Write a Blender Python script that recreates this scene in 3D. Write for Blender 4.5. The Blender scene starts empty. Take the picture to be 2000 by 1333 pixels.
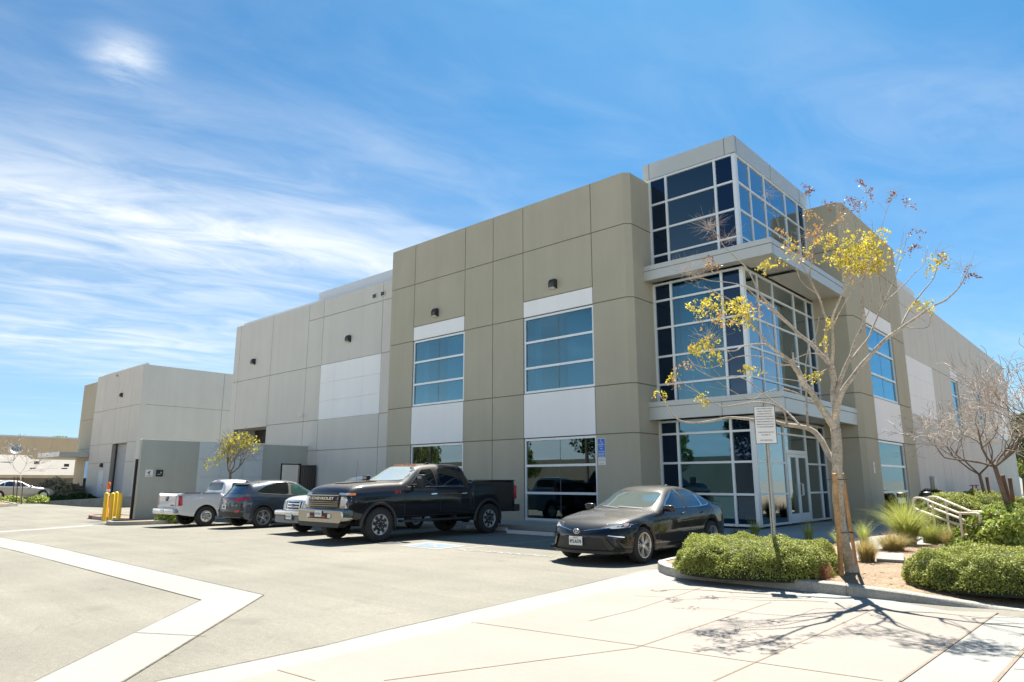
import bpy, bmesh, math, random
import numpy as np
from mathutils import Vector, Matrix
from mathutils.bvhtree import BVHTree
random.seed(7); rng = np.random.default_rng(7)
R = math.radians
scene = bpy.context.scene
col = scene.collection

# ------------------------------------------------------------------ camera
YAW, PITCH, ROLL, EYE, FPX = R(42.144), R(11.538), R(0.0668), 1.52, 1341.7
_r = Vector((math.cos(YAW), math.sin(YAW), 0))
_f = Vector((-math.sin(YAW)*math.cos(PITCH), math.cos(YAW)*math.cos(PITCH), math.sin(PITCH)))
_d = _f.cross(_r)
_r2 = _r*math.cos(ROLL) + _d*math.sin(ROLL)
_d2 = -_r*math.sin(ROLL) + _d*math.cos(ROLL)
cam_data = bpy.data.cameras.new('camera'); cam = bpy.data.objects.new('camera', cam_data); col.objects.link(cam)
m = Matrix.Identity(4)
for i in range(3):
    m[i][0] = _r2[i]; m[i][1] = -_d2[i]; m[i][2] = -_f[i]
m[2][3] = EYE
cam.matrix_world = m
cam_data.sensor_width = 36; cam_data.lens = FPX/2000*36
cam_data.clip_end = 6000; cam_data.clip_start = 0.05
scene.camera = cam

# survey helpers: turn a sight line of the photograph into a world point on a known level / plane
def ray(px, py): return _r2*((px-1000)/FPX) + _d2*((py-666.5)/FPX) + _f
def at(px, py, z=0.0):
    d = ray(px, py); return Vector((0, 0, EYE)) + d*((z-EYE)/d.z)
def dep(px, py, t): return Vector((0, 0, EYE)) + ray(px, py)*t

# ------------------------------------------------------------------ world, sun, exposure
SUN = Vector((-.245, .52, 1)).normalized()
SUN_EL = math.asin(SUN.z); SUN_AZ = math.atan2(SUN.x, SUN.y)
world = bpy.data.worlds.new('World'); scene.world = world; world.use_nodes = True
def build_world():
    nt = world.node_tree; N = nt.nodes; L = nt.links
    bg = N['Background']
    sky = N.new('ShaderNodeTexSky'); sky.sky_type = 'NISHITA'; sky.sun_disc = False
    sky.sun_elevation = SUN_EL; sky.sun_rotation = SUN_AZ
    sky.air_density = 1.0; sky.dust_density = 0.6; sky.ozone_density = 2.6
    tc = N.new('ShaderNodeTexCoord'); sep = N.new('ShaderNodeSeparateXYZ'); L.new(tc.outputs['Generated'], sep.inputs[0])
    def M(op, a, b=None, c=None, clamp=False):
        n = N.new('ShaderNodeMath'); n.operation = op; n.use_clamp = clamp
        for i, v in enumerate((a, b, c)):
            if v is None: continue
            if isinstance(v, (int, float)): n.inputs[i].default_value = v
            else: L.new(v, n.inputs[i])
        return n.outputs[0]
    z = M('MAXIMUM', sep.outputs[2], 0.02)
    zz = M('ADD', z, 0.04)
    u = M('DIVIDE', sep.outputs[0], zz); v = M('DIVIDE', sep.outputs[1], zz)
    s = M('ADD', M('MULTIPLY', u, .26), M('MULTIPLY', v, .965))
    t = M('SUBTRACT', M('MULTIPLY', u, .965), M('MULTIPLY', v, .26))
    def noise(su, sv, scale, detail=8, rough=.6, dist=0.6, off=0.0):
        c = N.new('ShaderNodeCombineXYZ')
        L.new(M('MULTIPLY_ADD', s, su, off), c.inputs[0]); L.new(M('MULTIPLY_ADD', t, sv, off*.7), c.inputs[1]); c.inputs[2].default_value = off
        n = N.new('ShaderNodeTexNoise'); n.inputs['Scale'].default_value = scale; n.inputs['Detail'].default_value = detail
        n.inputs['Roughness'].default_value = rough; n.inputs['Distortion'].default_value = dist
        L.new(c.outputs[0], n.inputs['Vector']); return n.outputs[0]
    def ramp(x, lo, hi):
        n = N.new('ShaderNodeMapRange'); n.interpolation_type = 'SMOOTHSTEP'
        L.new(x, n.inputs[0]); n.inputs[1].default_value = lo; n.inputs[2].default_value = hi
        return n.outputs[0]
    def blob(s0, ws, t0, wt):
        a = M('DIVIDE', M('SUBTRACT', s, s0), ws); b = M('DIVIDE', M('SUBTRACT', t, t0), wt)
        r2 = M('ADD', M('MULTIPLY', a, a), M('MULTIPLY', b, b))
        return M('EXPONENT', M('MULTIPLY', r2, -1.0))
    wisps = ramp(noise(.55, 1.25, 1.5, 9, .56, .8), .46, .90)
    broad = ramp(noise(.4, .8, .9, 5, .55, .4, 3.7), .40, .80)
    fine = ramp(noise(1.1, 2.2, 1.8, 10, .60, .7, 9.1), .28, .78)
    fine2 = ramp(noise(1.0, 2.0, 2.6, 12, .66, .5, 5.3), .34, .70)
    dens = M('ADD', M('MULTIPLY', M('MULTIPLY', wisps, M('ADD', broad, .25)), .40), M('MULTIPLY', broad, .08))
    band = M('ADD', M('MULTIPLY', blob(.35, .95, -2.60, .22), .42), M('MULTIPLY', blob(-.1, 1.1, -2.85, .60), .42))
    puff = M('MULTIPLY', blob(.02, .065, -1.63, .10), M('MULTIPLY', fine2, .80))
    low = M('ADD', M('MULTIPLY', blob(.3, 1.8, -3.4, 1.2), .22), M('ADD', M('MULTIPLY', blob(.1, 1.6, -4.6, 1.0), .55), M('MULTIPLY', blob(1.1, .9, -5.9, .35), .8)))
    veil = M('ADD', M('MULTIPLY', blob(.6, 1.6, -2.3, .8), .30), M('MULTIPLY', blob(1.9, 1.2, -.8, .5), .16))
    tex = M('MULTIPLY_ADD', fine, .75, .25)
    hand = M('MULTIPLY', M('ADD', band, M('ADD', low, veil)), tex)
    dens = M('ADD', M('ADD', dens, hand), puff)
    dens = M('MULTIPLY', M('MINIMUM', M('MULTIPLY', dens, .88), .86), ramp(sep.outputs[2], 0.0, 0.10))
    # low bright cloud added out of view to fill shaded facades; thin haze all round
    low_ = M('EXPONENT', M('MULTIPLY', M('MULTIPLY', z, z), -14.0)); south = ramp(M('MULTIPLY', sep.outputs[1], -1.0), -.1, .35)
    fill_bank = M('MULTIPLY', M('MULTIPLY', low_, south), M('MULTIPLY_ADD', broad, .3, .7))
    haze_ = M('MULTIPLY', M('EXPONENT', M('MULTIPLY', z, -6.0)), .66)
    dens = M('MINIMUM', M('ADD', dens, M('ADD', fill_bank, haze_)), .97)
    tint = N.new('ShaderNodeMix'); tint.data_type = 'RGBA'; tint.blend_type = 'MULTIPLY'; tint.inputs[0].default_value = 1.0
    L.new(sky.outputs[0], tint.inputs[6]); tint.inputs[7].default_value = SKY_TINT
    mx = N.new('ShaderNodeMix'); mx.data_type = 'RGBA'; L.new(dens, mx.inputs[0])
    L.new(tint.outputs[2], mx.inputs[6])
    cs = N.new('ShaderNodeVectorMath'); cs.operation = 'SCALE'; cs.inputs[0].default_value = CLOUD[:3]; L.new(M('MULTIPLY_ADD', fill_bank, 1.0, 1.0), cs.inputs['Scale']); L.new(cs.outputs[0], mx.inputs[7])
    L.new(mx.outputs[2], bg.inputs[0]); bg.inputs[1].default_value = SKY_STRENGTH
SKY_STRENGTH = 0.085
SKY_TINT = (.045, .280, .40, 1)
CLOUD = (3.2, 3.35, 3.45, 1)
build_world()
sun_data = bpy.data.lights.new('sun', 'SUN'); sun_data.energy = 3.65; sun_data.angle = R(.5); sun_data.color = (1, .955, .87)
sun = bpy.data.objects.new('sun', sun_data); col.objects.link(sun)
sun.rotation_euler = SUN.to_track_quat('Z', 'Y').to_euler(); sun.location = (0, 0, 60)
vs = scene.view_settings; vs.view_transform = 'Standard'; vs.look = 'None'; vs.exposure = 1.98; vs.gamma = 1
scene.cycles.max_bounces = 8; scene.cycles.transparent_max_bounces = 16

# ------------------------------------------------------------------ bookkeeping
def tag(o, label=None, cat=None, group=None, kind=None):
    if label: o['label'] = label
    if cat: o['category'] = cat
    if group: o['group'] = group
    if kind: o['kind'] = kind
    return o
def empty(name, loc=(0, 0, 0), rz=0.0):
    o = bpy.data.objects.new(name, None); col.objects.link(o); o.location = loc; o.rotation_euler = (0, 0, rz); o.empty_display_size = .2
    return o
def children(o): return [c for c in bpy.data.objects if c.parent == o]
def copy_tree(o, parent=None):
    c = o.copy(); col.objects.link(c); c.parent = parent
    for ch in children(o): copy_tree(ch, c)
    return c

class MB:
    def __init__(s): s.v = []; s.f = []; s.mi = []
    def add(s, vs, fs, mi=0):
        b = len(s.v); s.v += [tuple(p) for p in vs]; s.f += [tuple(i+b for i in f) for f in fs]; s.mi += [mi]*len(fs); return s
    def box(s, a, b, mi=0):
        x0, y0, z0 = a; x1, y1, z1 = b
        x0, x1 = min(x0, x1), max(x0, x1); y0, y1 = min(y0, y1), max(y0, y1); z0, z1 = min(z0, z1), max(z0, z1)
        return s.add([(x0,y0,z0),(x1,y0,z0),(x1,y1,z0),(x0,y1,z0),(x0,y0,z1),(x1,y0,z1),(x1,y1,z1),(x0,y1,z1)],
                     [(3,2,1,0),(4,5,6,7),(0,1,5,4),(1,2,6,5),(2,3,7,6),(3,0,4,7)], mi)
    def bbox(s, a, b, r=.01, mi=0):          # bevelled box
        bm = bmesh.new(); bmesh.ops.create_cube(bm, size=1)
        c = [(a[i]+b[i])/2 for i in range(3)]; d = [abs(a[i]-b[i]) for i in range(3)]
        for v in bm.verts: v.co = Vector((c[0]+v.co.x*d[0], c[1]+v.co.y*d[1], c[2]+v.co.z*d[2]))
        bmesh.ops.bevel(bm, geom=bm.edges[:], offset=min(r, min(d)*.45), segments=2, affect='EDGES', profile=.6)
        return s.frombm(bm, mi)
    def frombm(s, bm, mi=0, mat=None):
        bm.verts.ensure_lookup_table(); bm.verts.index_update()
        s.add([(mat @ v.co if mat else v.co) for v in bm.verts], [[v.index for v in f.verts] for f in bm.faces], mi); bm.free(); return s
    def prism(s, pts, axis, a, b, mi=0):     # polygon in the plane normal to axis, from a to b
        n = len(pts)
        def P(p, t): return {'x': (t, p[0], p[1]), 'y': (p[0], t, p[1]), 'z': (p[0], p[1], t)}[axis]
        vs = [P(p, a) for p in pts] + [P(p, b) for p in pts]
        fs = [tuple(range(n-1, -1, -1)), tuple(range(n, 2*n))] + [(i, (i+1) % n, n+(i+1) % n, n+i) for i in range(n)]
        return s.add(vs, fs, mi)
    def tube(s, pts, rad, n=8, mi=0, cap=True):
        pts = [Vector(p) for p in pts]; k = len(pts)
        if isinstance(rad, (int, float)): rad = [rad]*k
        b = len(s.v); up = None
        for i, p in enumerate(pts):
            t = (pts[min(i+1, k-1)] - pts[max(i-1, 0)])
            if t.length < 1e-9: t = Vector((0, 0, 1))
            t.normalize()
            if up is None: up = t.orthogonal().normalized()
            up = (up - t*up.dot(t))
            if up.length < 1e-6: up = t.orthogonal()
            up.normalize(); w = t.cross(up)
            for j in range(n):
                a = 2*math.pi*j/n
                q = p + (up*math.cos(a) + w*math.sin(a))*rad[i]; s.v.append(tuple(q))
        for i in range(k-1):
            for j in range(n):
                s.f.append((b+i*n+j, b+i*n+(j+1) % n, b+(i+1)*n+(j+1) % n, b+(i+1)*n+j)); s.mi.append(mi)
        if cap:
            s.f.append(tuple(b+j for j in range(n-1, -1, -1))); s.mi.append(mi)
            s.f.append(tuple(b+(k-1)*n+j for j in range(n))); s.mi.append(mi)
        return s
    def lathe(s, prof, n=32, axis='x', mi=0, c=(0, 0, 0)):   # prof: (t along axis, radius)
        b = len(s.v); k = len(prof)
        for (t, r) in prof:
            for j in range(n):
                a = 2*math.pi*j/n; ca, sa = r*math.cos(a), r*math.sin(a)
                p = {'x': (t, ca, sa), 'y': (ca, t, sa), 'z': (ca, sa, t)}[axis]
                s.v.append((p[0]+c[0], p[1]+c[1], p[2]+c[2]))
        for i in range(k-1):
            for j in range(n):
                s.f.append((b+i*n+j, b+i*n+(j+1) % n, b+(i+1)*n+(j+1) % n, b+(i+1)*n+j)); s.mi.append(mi)
        return s
    def xf(s, M, start=0):
        for i in range(start, len(s.v)): s.v[i] = tuple(M @ Vector(s.v[i]))
        return s
    def build(s, name, mats, parent=None, smooth=False, ang=None):
        me = bpy.data.meshes.new(name); me.from_pydata(s.v, [], s.f)
        if not isinstance(mats, (list, tuple)): mats = [mats]
        for mt in mats: me.materials.append(mt)
        me.polygons.foreach_set('material_index', s.mi)
        if smooth or ang: me.polygons.foreach_set('use_smooth', [True]*len(me.polygons))
        me.update()
        if ang:
            try: me.set_sharp_from_angle(angle=R(ang))
            except Exception: pass
        o = bpy.data.objects.new(name, me); col.objects.link(o); o.parent = parent
        return o
def islands(mb, gap=.06):
    """cluster the boxes of a builder into touching groups, one builder per group"""
    par = list(range(len(mb.v)))
    def fd(i):
        while par[i] != i: par[i] = par[par[i]]; i = par[i]
        return i
    for f in mb.f:
        for k in f[1:]: par[fd(k)] = fd(f[0])
    comp = {}
    for i in range(len(mb.v)): comp.setdefault(fd(i), []).append(i)
    keys = list(comp); bb = {k: (np.min([mb.v[i] for i in comp[k]], 0)-gap/2, np.max([mb.v[i] for i in comp[k]], 0)+gap/2) for k in keys}
    grp = {k: k for k in keys}
    def gd(k):
        while grp[k] != k: k = grp[k]
        return k
    for i, a in enumerate(keys):
        for b in keys[i+1:]:
            if np.all(bb[a][0] <= bb[b][1]) and np.all(bb[b][0] <= bb[a][1]): grp[gd(b)] = gd(a)
    out = {}
    for f, m_ in zip(mb.f, mb.mi): out.setdefault(gd(fd(f[0])), []).append((f, m_))
    res = []
    for fs in out.values():
        ids = sorted({i for f, _ in fs for i in f}); mp = {i: j for j, i in enumerate(ids)}; n = MB(); n.v = [mb.v[i] for i in ids]; n.f = [tuple(mp[i] for i in f) for f, _ in fs]; n.mi = [m_ for _, m_ in fs]; res.append(n)
    return res
def fast_mesh(name, V, F, mat, parent=None, smooth=False):
    """V (n,3) array, F (m,k) array of equal sized faces"""
    me = bpy.data.meshes.new(name); V = np.asarray(V, np.float32); F = np.asarray(F, np.int32)
    k = F.shape[1]
    me.vertices.add(len(V)); me.vertices.foreach_set('co', V.ravel())
    me.loops.add(F.size); me.loops.foreach_set('vertex_index', F.ravel())
    me.polygons.add(len(F)); me.polygons.foreach_set('loop_start', np.arange(0, F.size, k, dtype=np.int32))
    me.polygons.foreach_set('loop_total', np.full(len(F), k, np.int32))
    if smooth: me.polygons.foreach_set('use_smooth', np.ones(len(F), bool))
    me.update(calc_edges=True); me.validate(); me.materials.append(mat)
    o = bpy.data.objects.new(name, me); col.objects.link(o); o.parent = parent; return o
def text_mesh(body, size, mat, parent, name, M, ext=.002, align='CENTER', bold=0.0, xs=1.0):
    cu = bpy.data.curves.new('t', 'FONT'); cu.body = body; cu.size = size; cu.align_x = align; cu.align_y = 'CENTER'
    cu.extrude = ext; cu.offset = bold; cu.resolution_u = 3; cu.space_line = .95
    o = bpy.data.objects.new('t', cu); me = bpy.data.meshes.new_from_object(o)
    me.transform(M @ Matrix.Diagonal((xs, 1, 1, 1))); me.materials.clear(); me.materials.append(mat)
    bpy.data.objects.remove(o); bpy.data.curves.remove(cu)
    me.name = name; q = bpy.data.objects.new(name, me); col.objects.link(q); q.parent = parent; return q
def frameM(o, ux, uy):   # local x->ux, y->uy
    ux = Vector(ux).normalized(); uy = Vector(uy).normalized(); uz = ux.cross(uy)
    M = Matrix.Identity(4)
    for i in range(3): M[i][0] = ux[i]; M[i][1] = uy[i]; M[i][2] = uz[i]; M[i][3] = o[i]
    return M

# ------------------------------------------------------------------ materials
def _mat(name):
    m = bpy.data.materials.new(name); m.use_nodes = True; return m, m.node_tree, m.node_tree.nodes['Principled BSDF']
def plain(name, c, rough=.6, metal=0, spec=.5, coat=0, bump=0, bscale=40, var=0, vscale=3, emit=None):
    m, nt, p = _mat(name); N = nt.nodes; L = nt.links
    p.inputs['Base Color'].default_value = (*c, 1); p.inputs['Roughness'].default_value = rough
    p.inputs['Metallic'].default_value = metal; p.inputs['Specular IOR Level'].default_value = spec
    p.inputs['Coat Weight'].default_value = coat; p.inputs['Coat Roughness'].default_value = .03
    tc = N.new('ShaderNodeTexCoord')
    if var:
        n = N.new('ShaderNodeTexNoise'); n.inputs['Scale'].default_value = vscale; n.inputs['Detail'].default_value = 8; n.inputs['Roughness'].default_value = .65
        L.new(tc.outputs['Object'], n.inputs['Vector'])
        r = N.new('ShaderNodeMapRange'); r.inputs[1].default_value = .3; r.inputs[2].default_value = .7; r.inputs[3].default_value = 1-var; r.inputs[4].default_value = 1+var
        L.new(n.outputs[0], r.inputs[0])
        x = N.new('ShaderNodeVectorMath'); x.operation = 'SCALE'; x.inputs[0].default_value = c; L.new(r.outputs[0], x.inputs['Scale'])
        L.new(x.outputs[0], p.inputs['Base Color'])
    if bump:
        n = N.new('ShaderNodeTexNoise'); n.inputs['Scale'].default_value = bscale; n.inputs['Detail'].default_value = 5
        L.new(tc.outputs['Object'], n.inputs['Vector'])
        b = N.new('ShaderNodeBump'); b.inputs['Strength'].default_value = bump; b.inputs['Distance'].default_value = .01
        L.new(n.outputs[0], b.inputs['Height']); L.new(b.outputs[0], p.inputs['Normal'])
    if emit:
        p.inputs['Emission Color'].default_value = (*emit[0], 1); p.inputs['Emission Strength'].default_value = emit[1]
    return m
def ground_mat(name, c, speck=.3, sscale=120, patch=.12, pscale=.35, rough=.9, stains=0, grit=.3, crack=0, tracks=0):
    m, nt, p = _mat(name); N = nt.nodes; L = nt.links; p.inputs['Roughness'].default_value = rough; p.inputs['Specular IOR Level'].default_value = .25
    tc = N.new('ShaderNodeTexCoord')
    def nz(scale, detail=6, rgh=.6, vec=None):
        n = N.new('ShaderNodeTexNoise'); n.inputs['Scale'].default_value = scale; n.inputs['Detail'].default_value = detail; n.inputs['Roughness'].default_value = rgh
        L.new(vec or tc.outputs['Object'], n.inputs['Vector']); return n.outputs[0]
    def mr(x, a, b, lo, hi):
        r = N.new('ShaderNodeMapRange'); r.inputs[1].default_value = a; r.inputs[2].default_value = b; r.inputs[3].default_value = lo; r.inputs[4].default_value = hi
        L.new(x, r.inputs[0]); return r.outputs[0]
    def mul(a, b):
        r = N.new('ShaderNodeMath'); r.operation = 'MULTIPLY'; L.new(a, r.inputs[0]); L.new(b, r.inputs[1]); return r.outputs[0]
    f = mr(nz(sscale, 3, .7), .3, .7, 1-speck, 1+speck)
    f = mul(f, mr(nz(sscale*.22, 5, .7), .3, .7, 1-speck*.45, 1+speck*.45))
    f = mul(f, mr(nz(pscale, 8, .62), .35, .68, 1-patch, 1+patch))
    if tracks:
        mp = N.new('ShaderNodeMapping'); mp.inputs['Scale'].default_value = (.08, 1.4, 1); mp.inputs['Rotation'].default_value = (0, 0, R(-14)); L.new(tc.outputs['Object'], mp.inputs['Vector'])
        f = mul(f, mr(nz(1.2, 7, .6, mp.outputs[0]), .35, .7, 1-tracks, 1+tracks))
    if stains:
        f = mul(f, mr(nz(1.1, 4, .5), .64, .80, 1, 1-stains)); f = mul(f, mr(nz(2.6, 3, .5), .70, .76, 1, 1-stains*.9))
    if crack:
        v = N.new('ShaderNodeTexVoronoi'); v.feature = 'DISTANCE_TO_EDGE'; v.inputs['Scale'].default_value = .16
        wv = N.new('ShaderNodeVectorMath'); wv.operation = 'MULTIPLY_ADD'
        n2 = N.new('ShaderNodeTexNoise'); n2.inputs['Scale'].default_value = 1.2; n2.inputs['Detail'].default_value = 6; L.new(tc.outputs['Object'], n2.inputs['Vector'])
        L.new(n2.outputs['Color'], wv.inputs[0]); wv.inputs[1].default_value = (1.4, 1.4, 0); L.new(tc.outputs['Object'], wv.inputs[2]); L.new(wv.outputs[0], v.inputs['Vector'])
        f = mul(f, mr(v.outputs['Distance'], 0.0, .0022, 1-crack, 1))
    x = N.new('ShaderNodeVectorMath'); x.operation = 'SCALE'; x.inputs[0].default_value = c; L.new(f, x.inputs['Scale']); L.new(x.outputs[0], p.inputs['Base Color'])
    b = N.new('ShaderNodeBump'); b.inputs['Strength'].default_value = grit; b.inputs['Distance'].default_value = .006
    L.new(nz(sscale*.8, 3, .7), b.inputs['Height']); L.new(b.outputs[0], p.inputs['Normal'])
    return m
def stucco(name, c, streak=.05):
    m, nt, p = _mat(name); N = nt.nodes; L = nt.links; p.inputs['Roughness'].default_value = .92; p.inputs['Specular IOR Level'].default_value = .2
    tc = N.new('ShaderNodeTexCoord')
    def nz(scale, detail, vec=None):
        n = N.new('ShaderNodeTexNoise'); n.inputs['Scale'].default_value = scale; n.inputs['Detail'].default_value = detail; n.inputs['Roughness'].default_value = .6
        L.new(vec or tc.outputs['Object'], n.inputs['Vector']); return n.outputs[0]
    def mr(x, a, b, lo, hi):
        r = N.new('ShaderNodeMapRange'); r.inputs[1].default_value = a; r.inputs[2].default_value = b; r.inputs[3].default_value = lo; r.inputs[4].default_value = hi
        L.new(x, r.inputs[0]); return r.outputs[0]
    mp = N.new('ShaderNodeMapping'); mp.inputs['Scale'].default_value = (1.6, 1.6, .12); L.new(tc.outputs['Object'], mp.inputs['Vector'])
    a = mr(nz(1.0, 6, mp.outputs[0]), .3, .7, 1-streak, 1+streak); b2 = mr(nz(.5, 5), .3, .7, 1-streak, 1+streak); c3 = mr(nz(55, 2), .3, .7, .95, 1.05)
    mu = N.new('ShaderNodeMath'); mu.operation = 'MULTIPLY'; L.new(a, mu.inputs[0]); L.new(b2, mu.inputs[1])
    mu2 = N.new('ShaderNodeMath'); mu2.operation = 'MULTIPLY'; L.new(mu.outputs[0], mu2.inputs[0]); L.new(c3, mu2.inputs[1])
    x = N.new('ShaderNodeVectorMath'); x.operation = 'SCALE'; x.inputs[0].default_value = c; L.new(mu2.outputs[0], x.inputs['Scale']); L.new(x.outputs[0], p.inputs['Base Color'])
    b = N.new('ShaderNodeBump'); b.inputs['Strength'].default_value = .25; b.inputs['Distance'].default_value = .01; L.new(nz(70, 4), b.inputs['Height']); L.new(b.outputs[0], p.inputs['Normal'])
    return m
def glass_mat(name, tint=(.18, .42, .5), refl=(.75, .9, 1), fmin=.10, fmax=.9, opaque=None, wob=.0):
    """reflective architectural glass: sharp reflection over tinted see-through (or over an opaque back-painted body)"""
    m = bpy.data.materials.new(name); m.use_nodes = True; nt = m.node_tree; N = nt.nodes; L = nt.links; N.clear()
    out = N.new('ShaderNodeOutputMaterial'); mix = N.new('ShaderNodeMixShader'); gl = N.new('ShaderNodeBsdfGlossy'); gl.inputs['Roughness'].default_value = .012; gl.inputs['Color'].default_value = (*refl, 1)
    if opaque: body = N.new('ShaderNodeBsdfDiffuse'); body.inputs['Color'].default_value = (*opaque, 1)
    else: body = N.new('ShaderNodeBsdfTransparent'); body.inputs['Color'].default_value = (*tint, 1)
    lw = N.new('ShaderNodeLayerWeight'); lw.inputs['Blend'].default_value = .5
    pw = N.new('ShaderNodeMath'); pw.operation = 'POWER'; pw.inputs[1].default_value = 3.0; L.new(lw.outputs['Facing'], pw.inputs[0])
    r = N.new('ShaderNodeMapRange'); r.inputs[3].default_value = fmin; r.inputs[4].default_value = fmax; L.new(pw.outputs[0], r.inputs[0])
    L.new(r.outputs[0], mix.inputs[0]); L.new(body.outputs[0], mix.inputs[1]); L.new(gl.outputs[0], mix.inputs[2]); L.new(mix.outputs[0], out.inputs[0])
    if wob:
        tc = N.new('ShaderNodeTexCoord'); n = N.new('ShaderNodeTexNoise'); n.inputs['Scale'].default_value = .9; n.inputs['Detail'].default_value = 1; L.new(tc.outputs['Object'], n.inputs['Vector'])
        b = N.new('ShaderNodeBump'); b.inputs['Strength'].default_value = wob; b.inputs['Distance'].default_value = .02; L.new(n.outputs[0], b.inputs['Height']); L.new(b.outputs[0], gl.inputs['Normal'])
    return m
def leaf_mat(name, cols, trans=.35, rough=.55):
    m = bpy.data.materials.new(name); m.use_nodes = True; nt = m.node_tree; N = nt.nodes; L = nt.links; p = N['Principled BSDF']
    g = N.new('ShaderNodeNewGeometry'); cr = N.new('ShaderNodeValToRGB'); L.new(g.outputs['Random Per Island'], cr.inputs[0])
    e = cr.color_ramp.elements
    while len(e) < len(cols): e.new(.5)
    for i, c in enumerate(cols): e[i].position = i/(len(cols)-1); e[i].color = (*c, 1)
    L.new(cr.outputs[0], p.inputs['Base Color']); p.inputs['Roughness'].default_value = rough; p.inputs['Specular IOR Level'].default_value = .3
    t = N.new('ShaderNodeBsdfTranslucent'); L.new(cr.outputs[0], t.inputs[0]); mx = N.new('ShaderNodeMixShader'); mx.inputs[0].default_value = trans
    L.new(p.outputs[0], mx.inputs[1]); L.new(t.outputs[0], mx.inputs[2]); L.new(mx.outputs[0], N['Material Output'].inputs[0])
    return m
M = {}
M['asphalt'] = ground_mat('asphalt', (.186, .175, .143), speck=.30, sscale=75, patch=.13, stains=.24, grit=.7, crack=.25, tracks=.08)
M['concrete'] = ground_mat('concrete', (.25, .246, .226), speck=.06, sscale=60, patch=.06, stains=.06, grit=.15, tracks=.03)
M['concrete_pink'] = ground_mat('salmon_concrete', (.256, .226, .195), speck=.05, sscale=60, patch=.05, stains=.05, grit=.12, tracks=.03)
M['walk'] = ground_mat('sidewalk_concrete', (.34, .33, .30), speck=.08, sscale=50, patch=.08, grit=.15)
M['curb'] = ground_mat('curb_concrete', (.34, .325, .28), speck=.22, sscale=40, patch=.14, pscale=2.5, grit=.4)
M['joint'] = ground_mat('joint_sealant', (.215, .175, .13), speck=.2, sscale=40)
M['joint_dirt'] = ground_mat('edge_dirt', (.12, .105, .08), speck=.5, sscale=30)
M['soil'] = ground_mat('bare_soil', (.235, .165, .105), speck=.5, sscale=28, patch=.2, pscale=2.0, grit=1.0)
M['road_paint'] = plain('worn_road_paint', (.265, .26, .24), .85, var=.18, vscale=14)
M['blue_paint'] = plain('worn_blue_paint', (.135, .185, .25), .85, var=.22, vscale=10)
M['tan'] = stucco('tan_stucco', (.44, .412, .315), .045)
M['grey'] = stucco('warm_grey_stucco', (.62, .605, .545), .03)
M['white_wall'] = stucco('white_stucco', (.86, .87, .85), .02)
M['joint_dark'] = plain('reveal_joint', (.20, .185, .145), .9)
M['joint_white'] = plain('white_reveal_joint', (.84, .84, .82), .9)
M['joint_grey'] = plain('reveal_joint_grey', (.32, .31, .27), .9)
M['alu'] = plain('silver_aluminium', (.56, .60, .61), .35, .35)
M['frame_white'] = plain('window_frame', (.70, .75, .76), .35, .15)
M['alu_panel'] = plain('aluminium_panel', (.50, .52, .49), .42, .25, var=.03)
M['seam'] = plain('panel_seam', (.16, .16, .15), .8)
M['roof'] = plain('roofing', (.5, .5, .5), .9)
M['coping'] = plain('pale_coping', (.62, .66, .70), .6)
M['glass_vision'] = glass_mat('vision_glass', (.16, .56, .68), (.45, .80, 1), .10, .95, wob=.02)
M['glass_side'] = glass_mat('side_glass', (.10, .22, .26), (.74, .90, 1), .26, .98, wob=.05)
M['glass_dark'] = glass_mat('spandrel_glass', opaque=(.003, .008, .022), refl=(.28, .45, .68), fmin=.10, fmax=.95, wob=.02)
M['glass_store'] = glass_mat('ground_floor_glass', (.20, .38, .42), (.5, .64, .70), .16, .95, wob=.05)
M['blind'] = plain('roller_blind', (.62, .66, .62), .9)
M['blind_blue'] = plain('blue_partition', (.10, .17, .22), .8)
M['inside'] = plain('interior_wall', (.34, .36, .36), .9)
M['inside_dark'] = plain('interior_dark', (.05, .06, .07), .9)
M['black_metal'] = plain('black_metal', (.018, .018, .02), .45)
M['bronze'] = plain('dark_bronze', (.045, .042, .04), .45, .3)
M['galv'] = plain('galvanised_steel', (.42, .43, .40), .45, .6, var=.12, vscale=20)
M['rollup'] = plain('rollup_door_steel', (.44, .46, .47), .5, .2)
M['yellow'] = plain('safety_yellow', (.80, .52, .03), .45, var=.06)
M['orange'] = plain('cone_orange', (.85, .16, .02), .5)
M['white'] = plain('white_paint', (.78, .78, .76), .5)
M['sign_blue'] = plain('sign_blue', (.015, .17, .62), .45)
M['red_curb'] = plain('faded_red_curb', (.25, .075, .07), .85, var=.2, vscale=5)
M['black_text'] = plain('black_lettering', (.02, .02, .02), .6)
M['grey_text'] = plain('faded_grey_lettering', (.16, .16, .17), .6)
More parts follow.
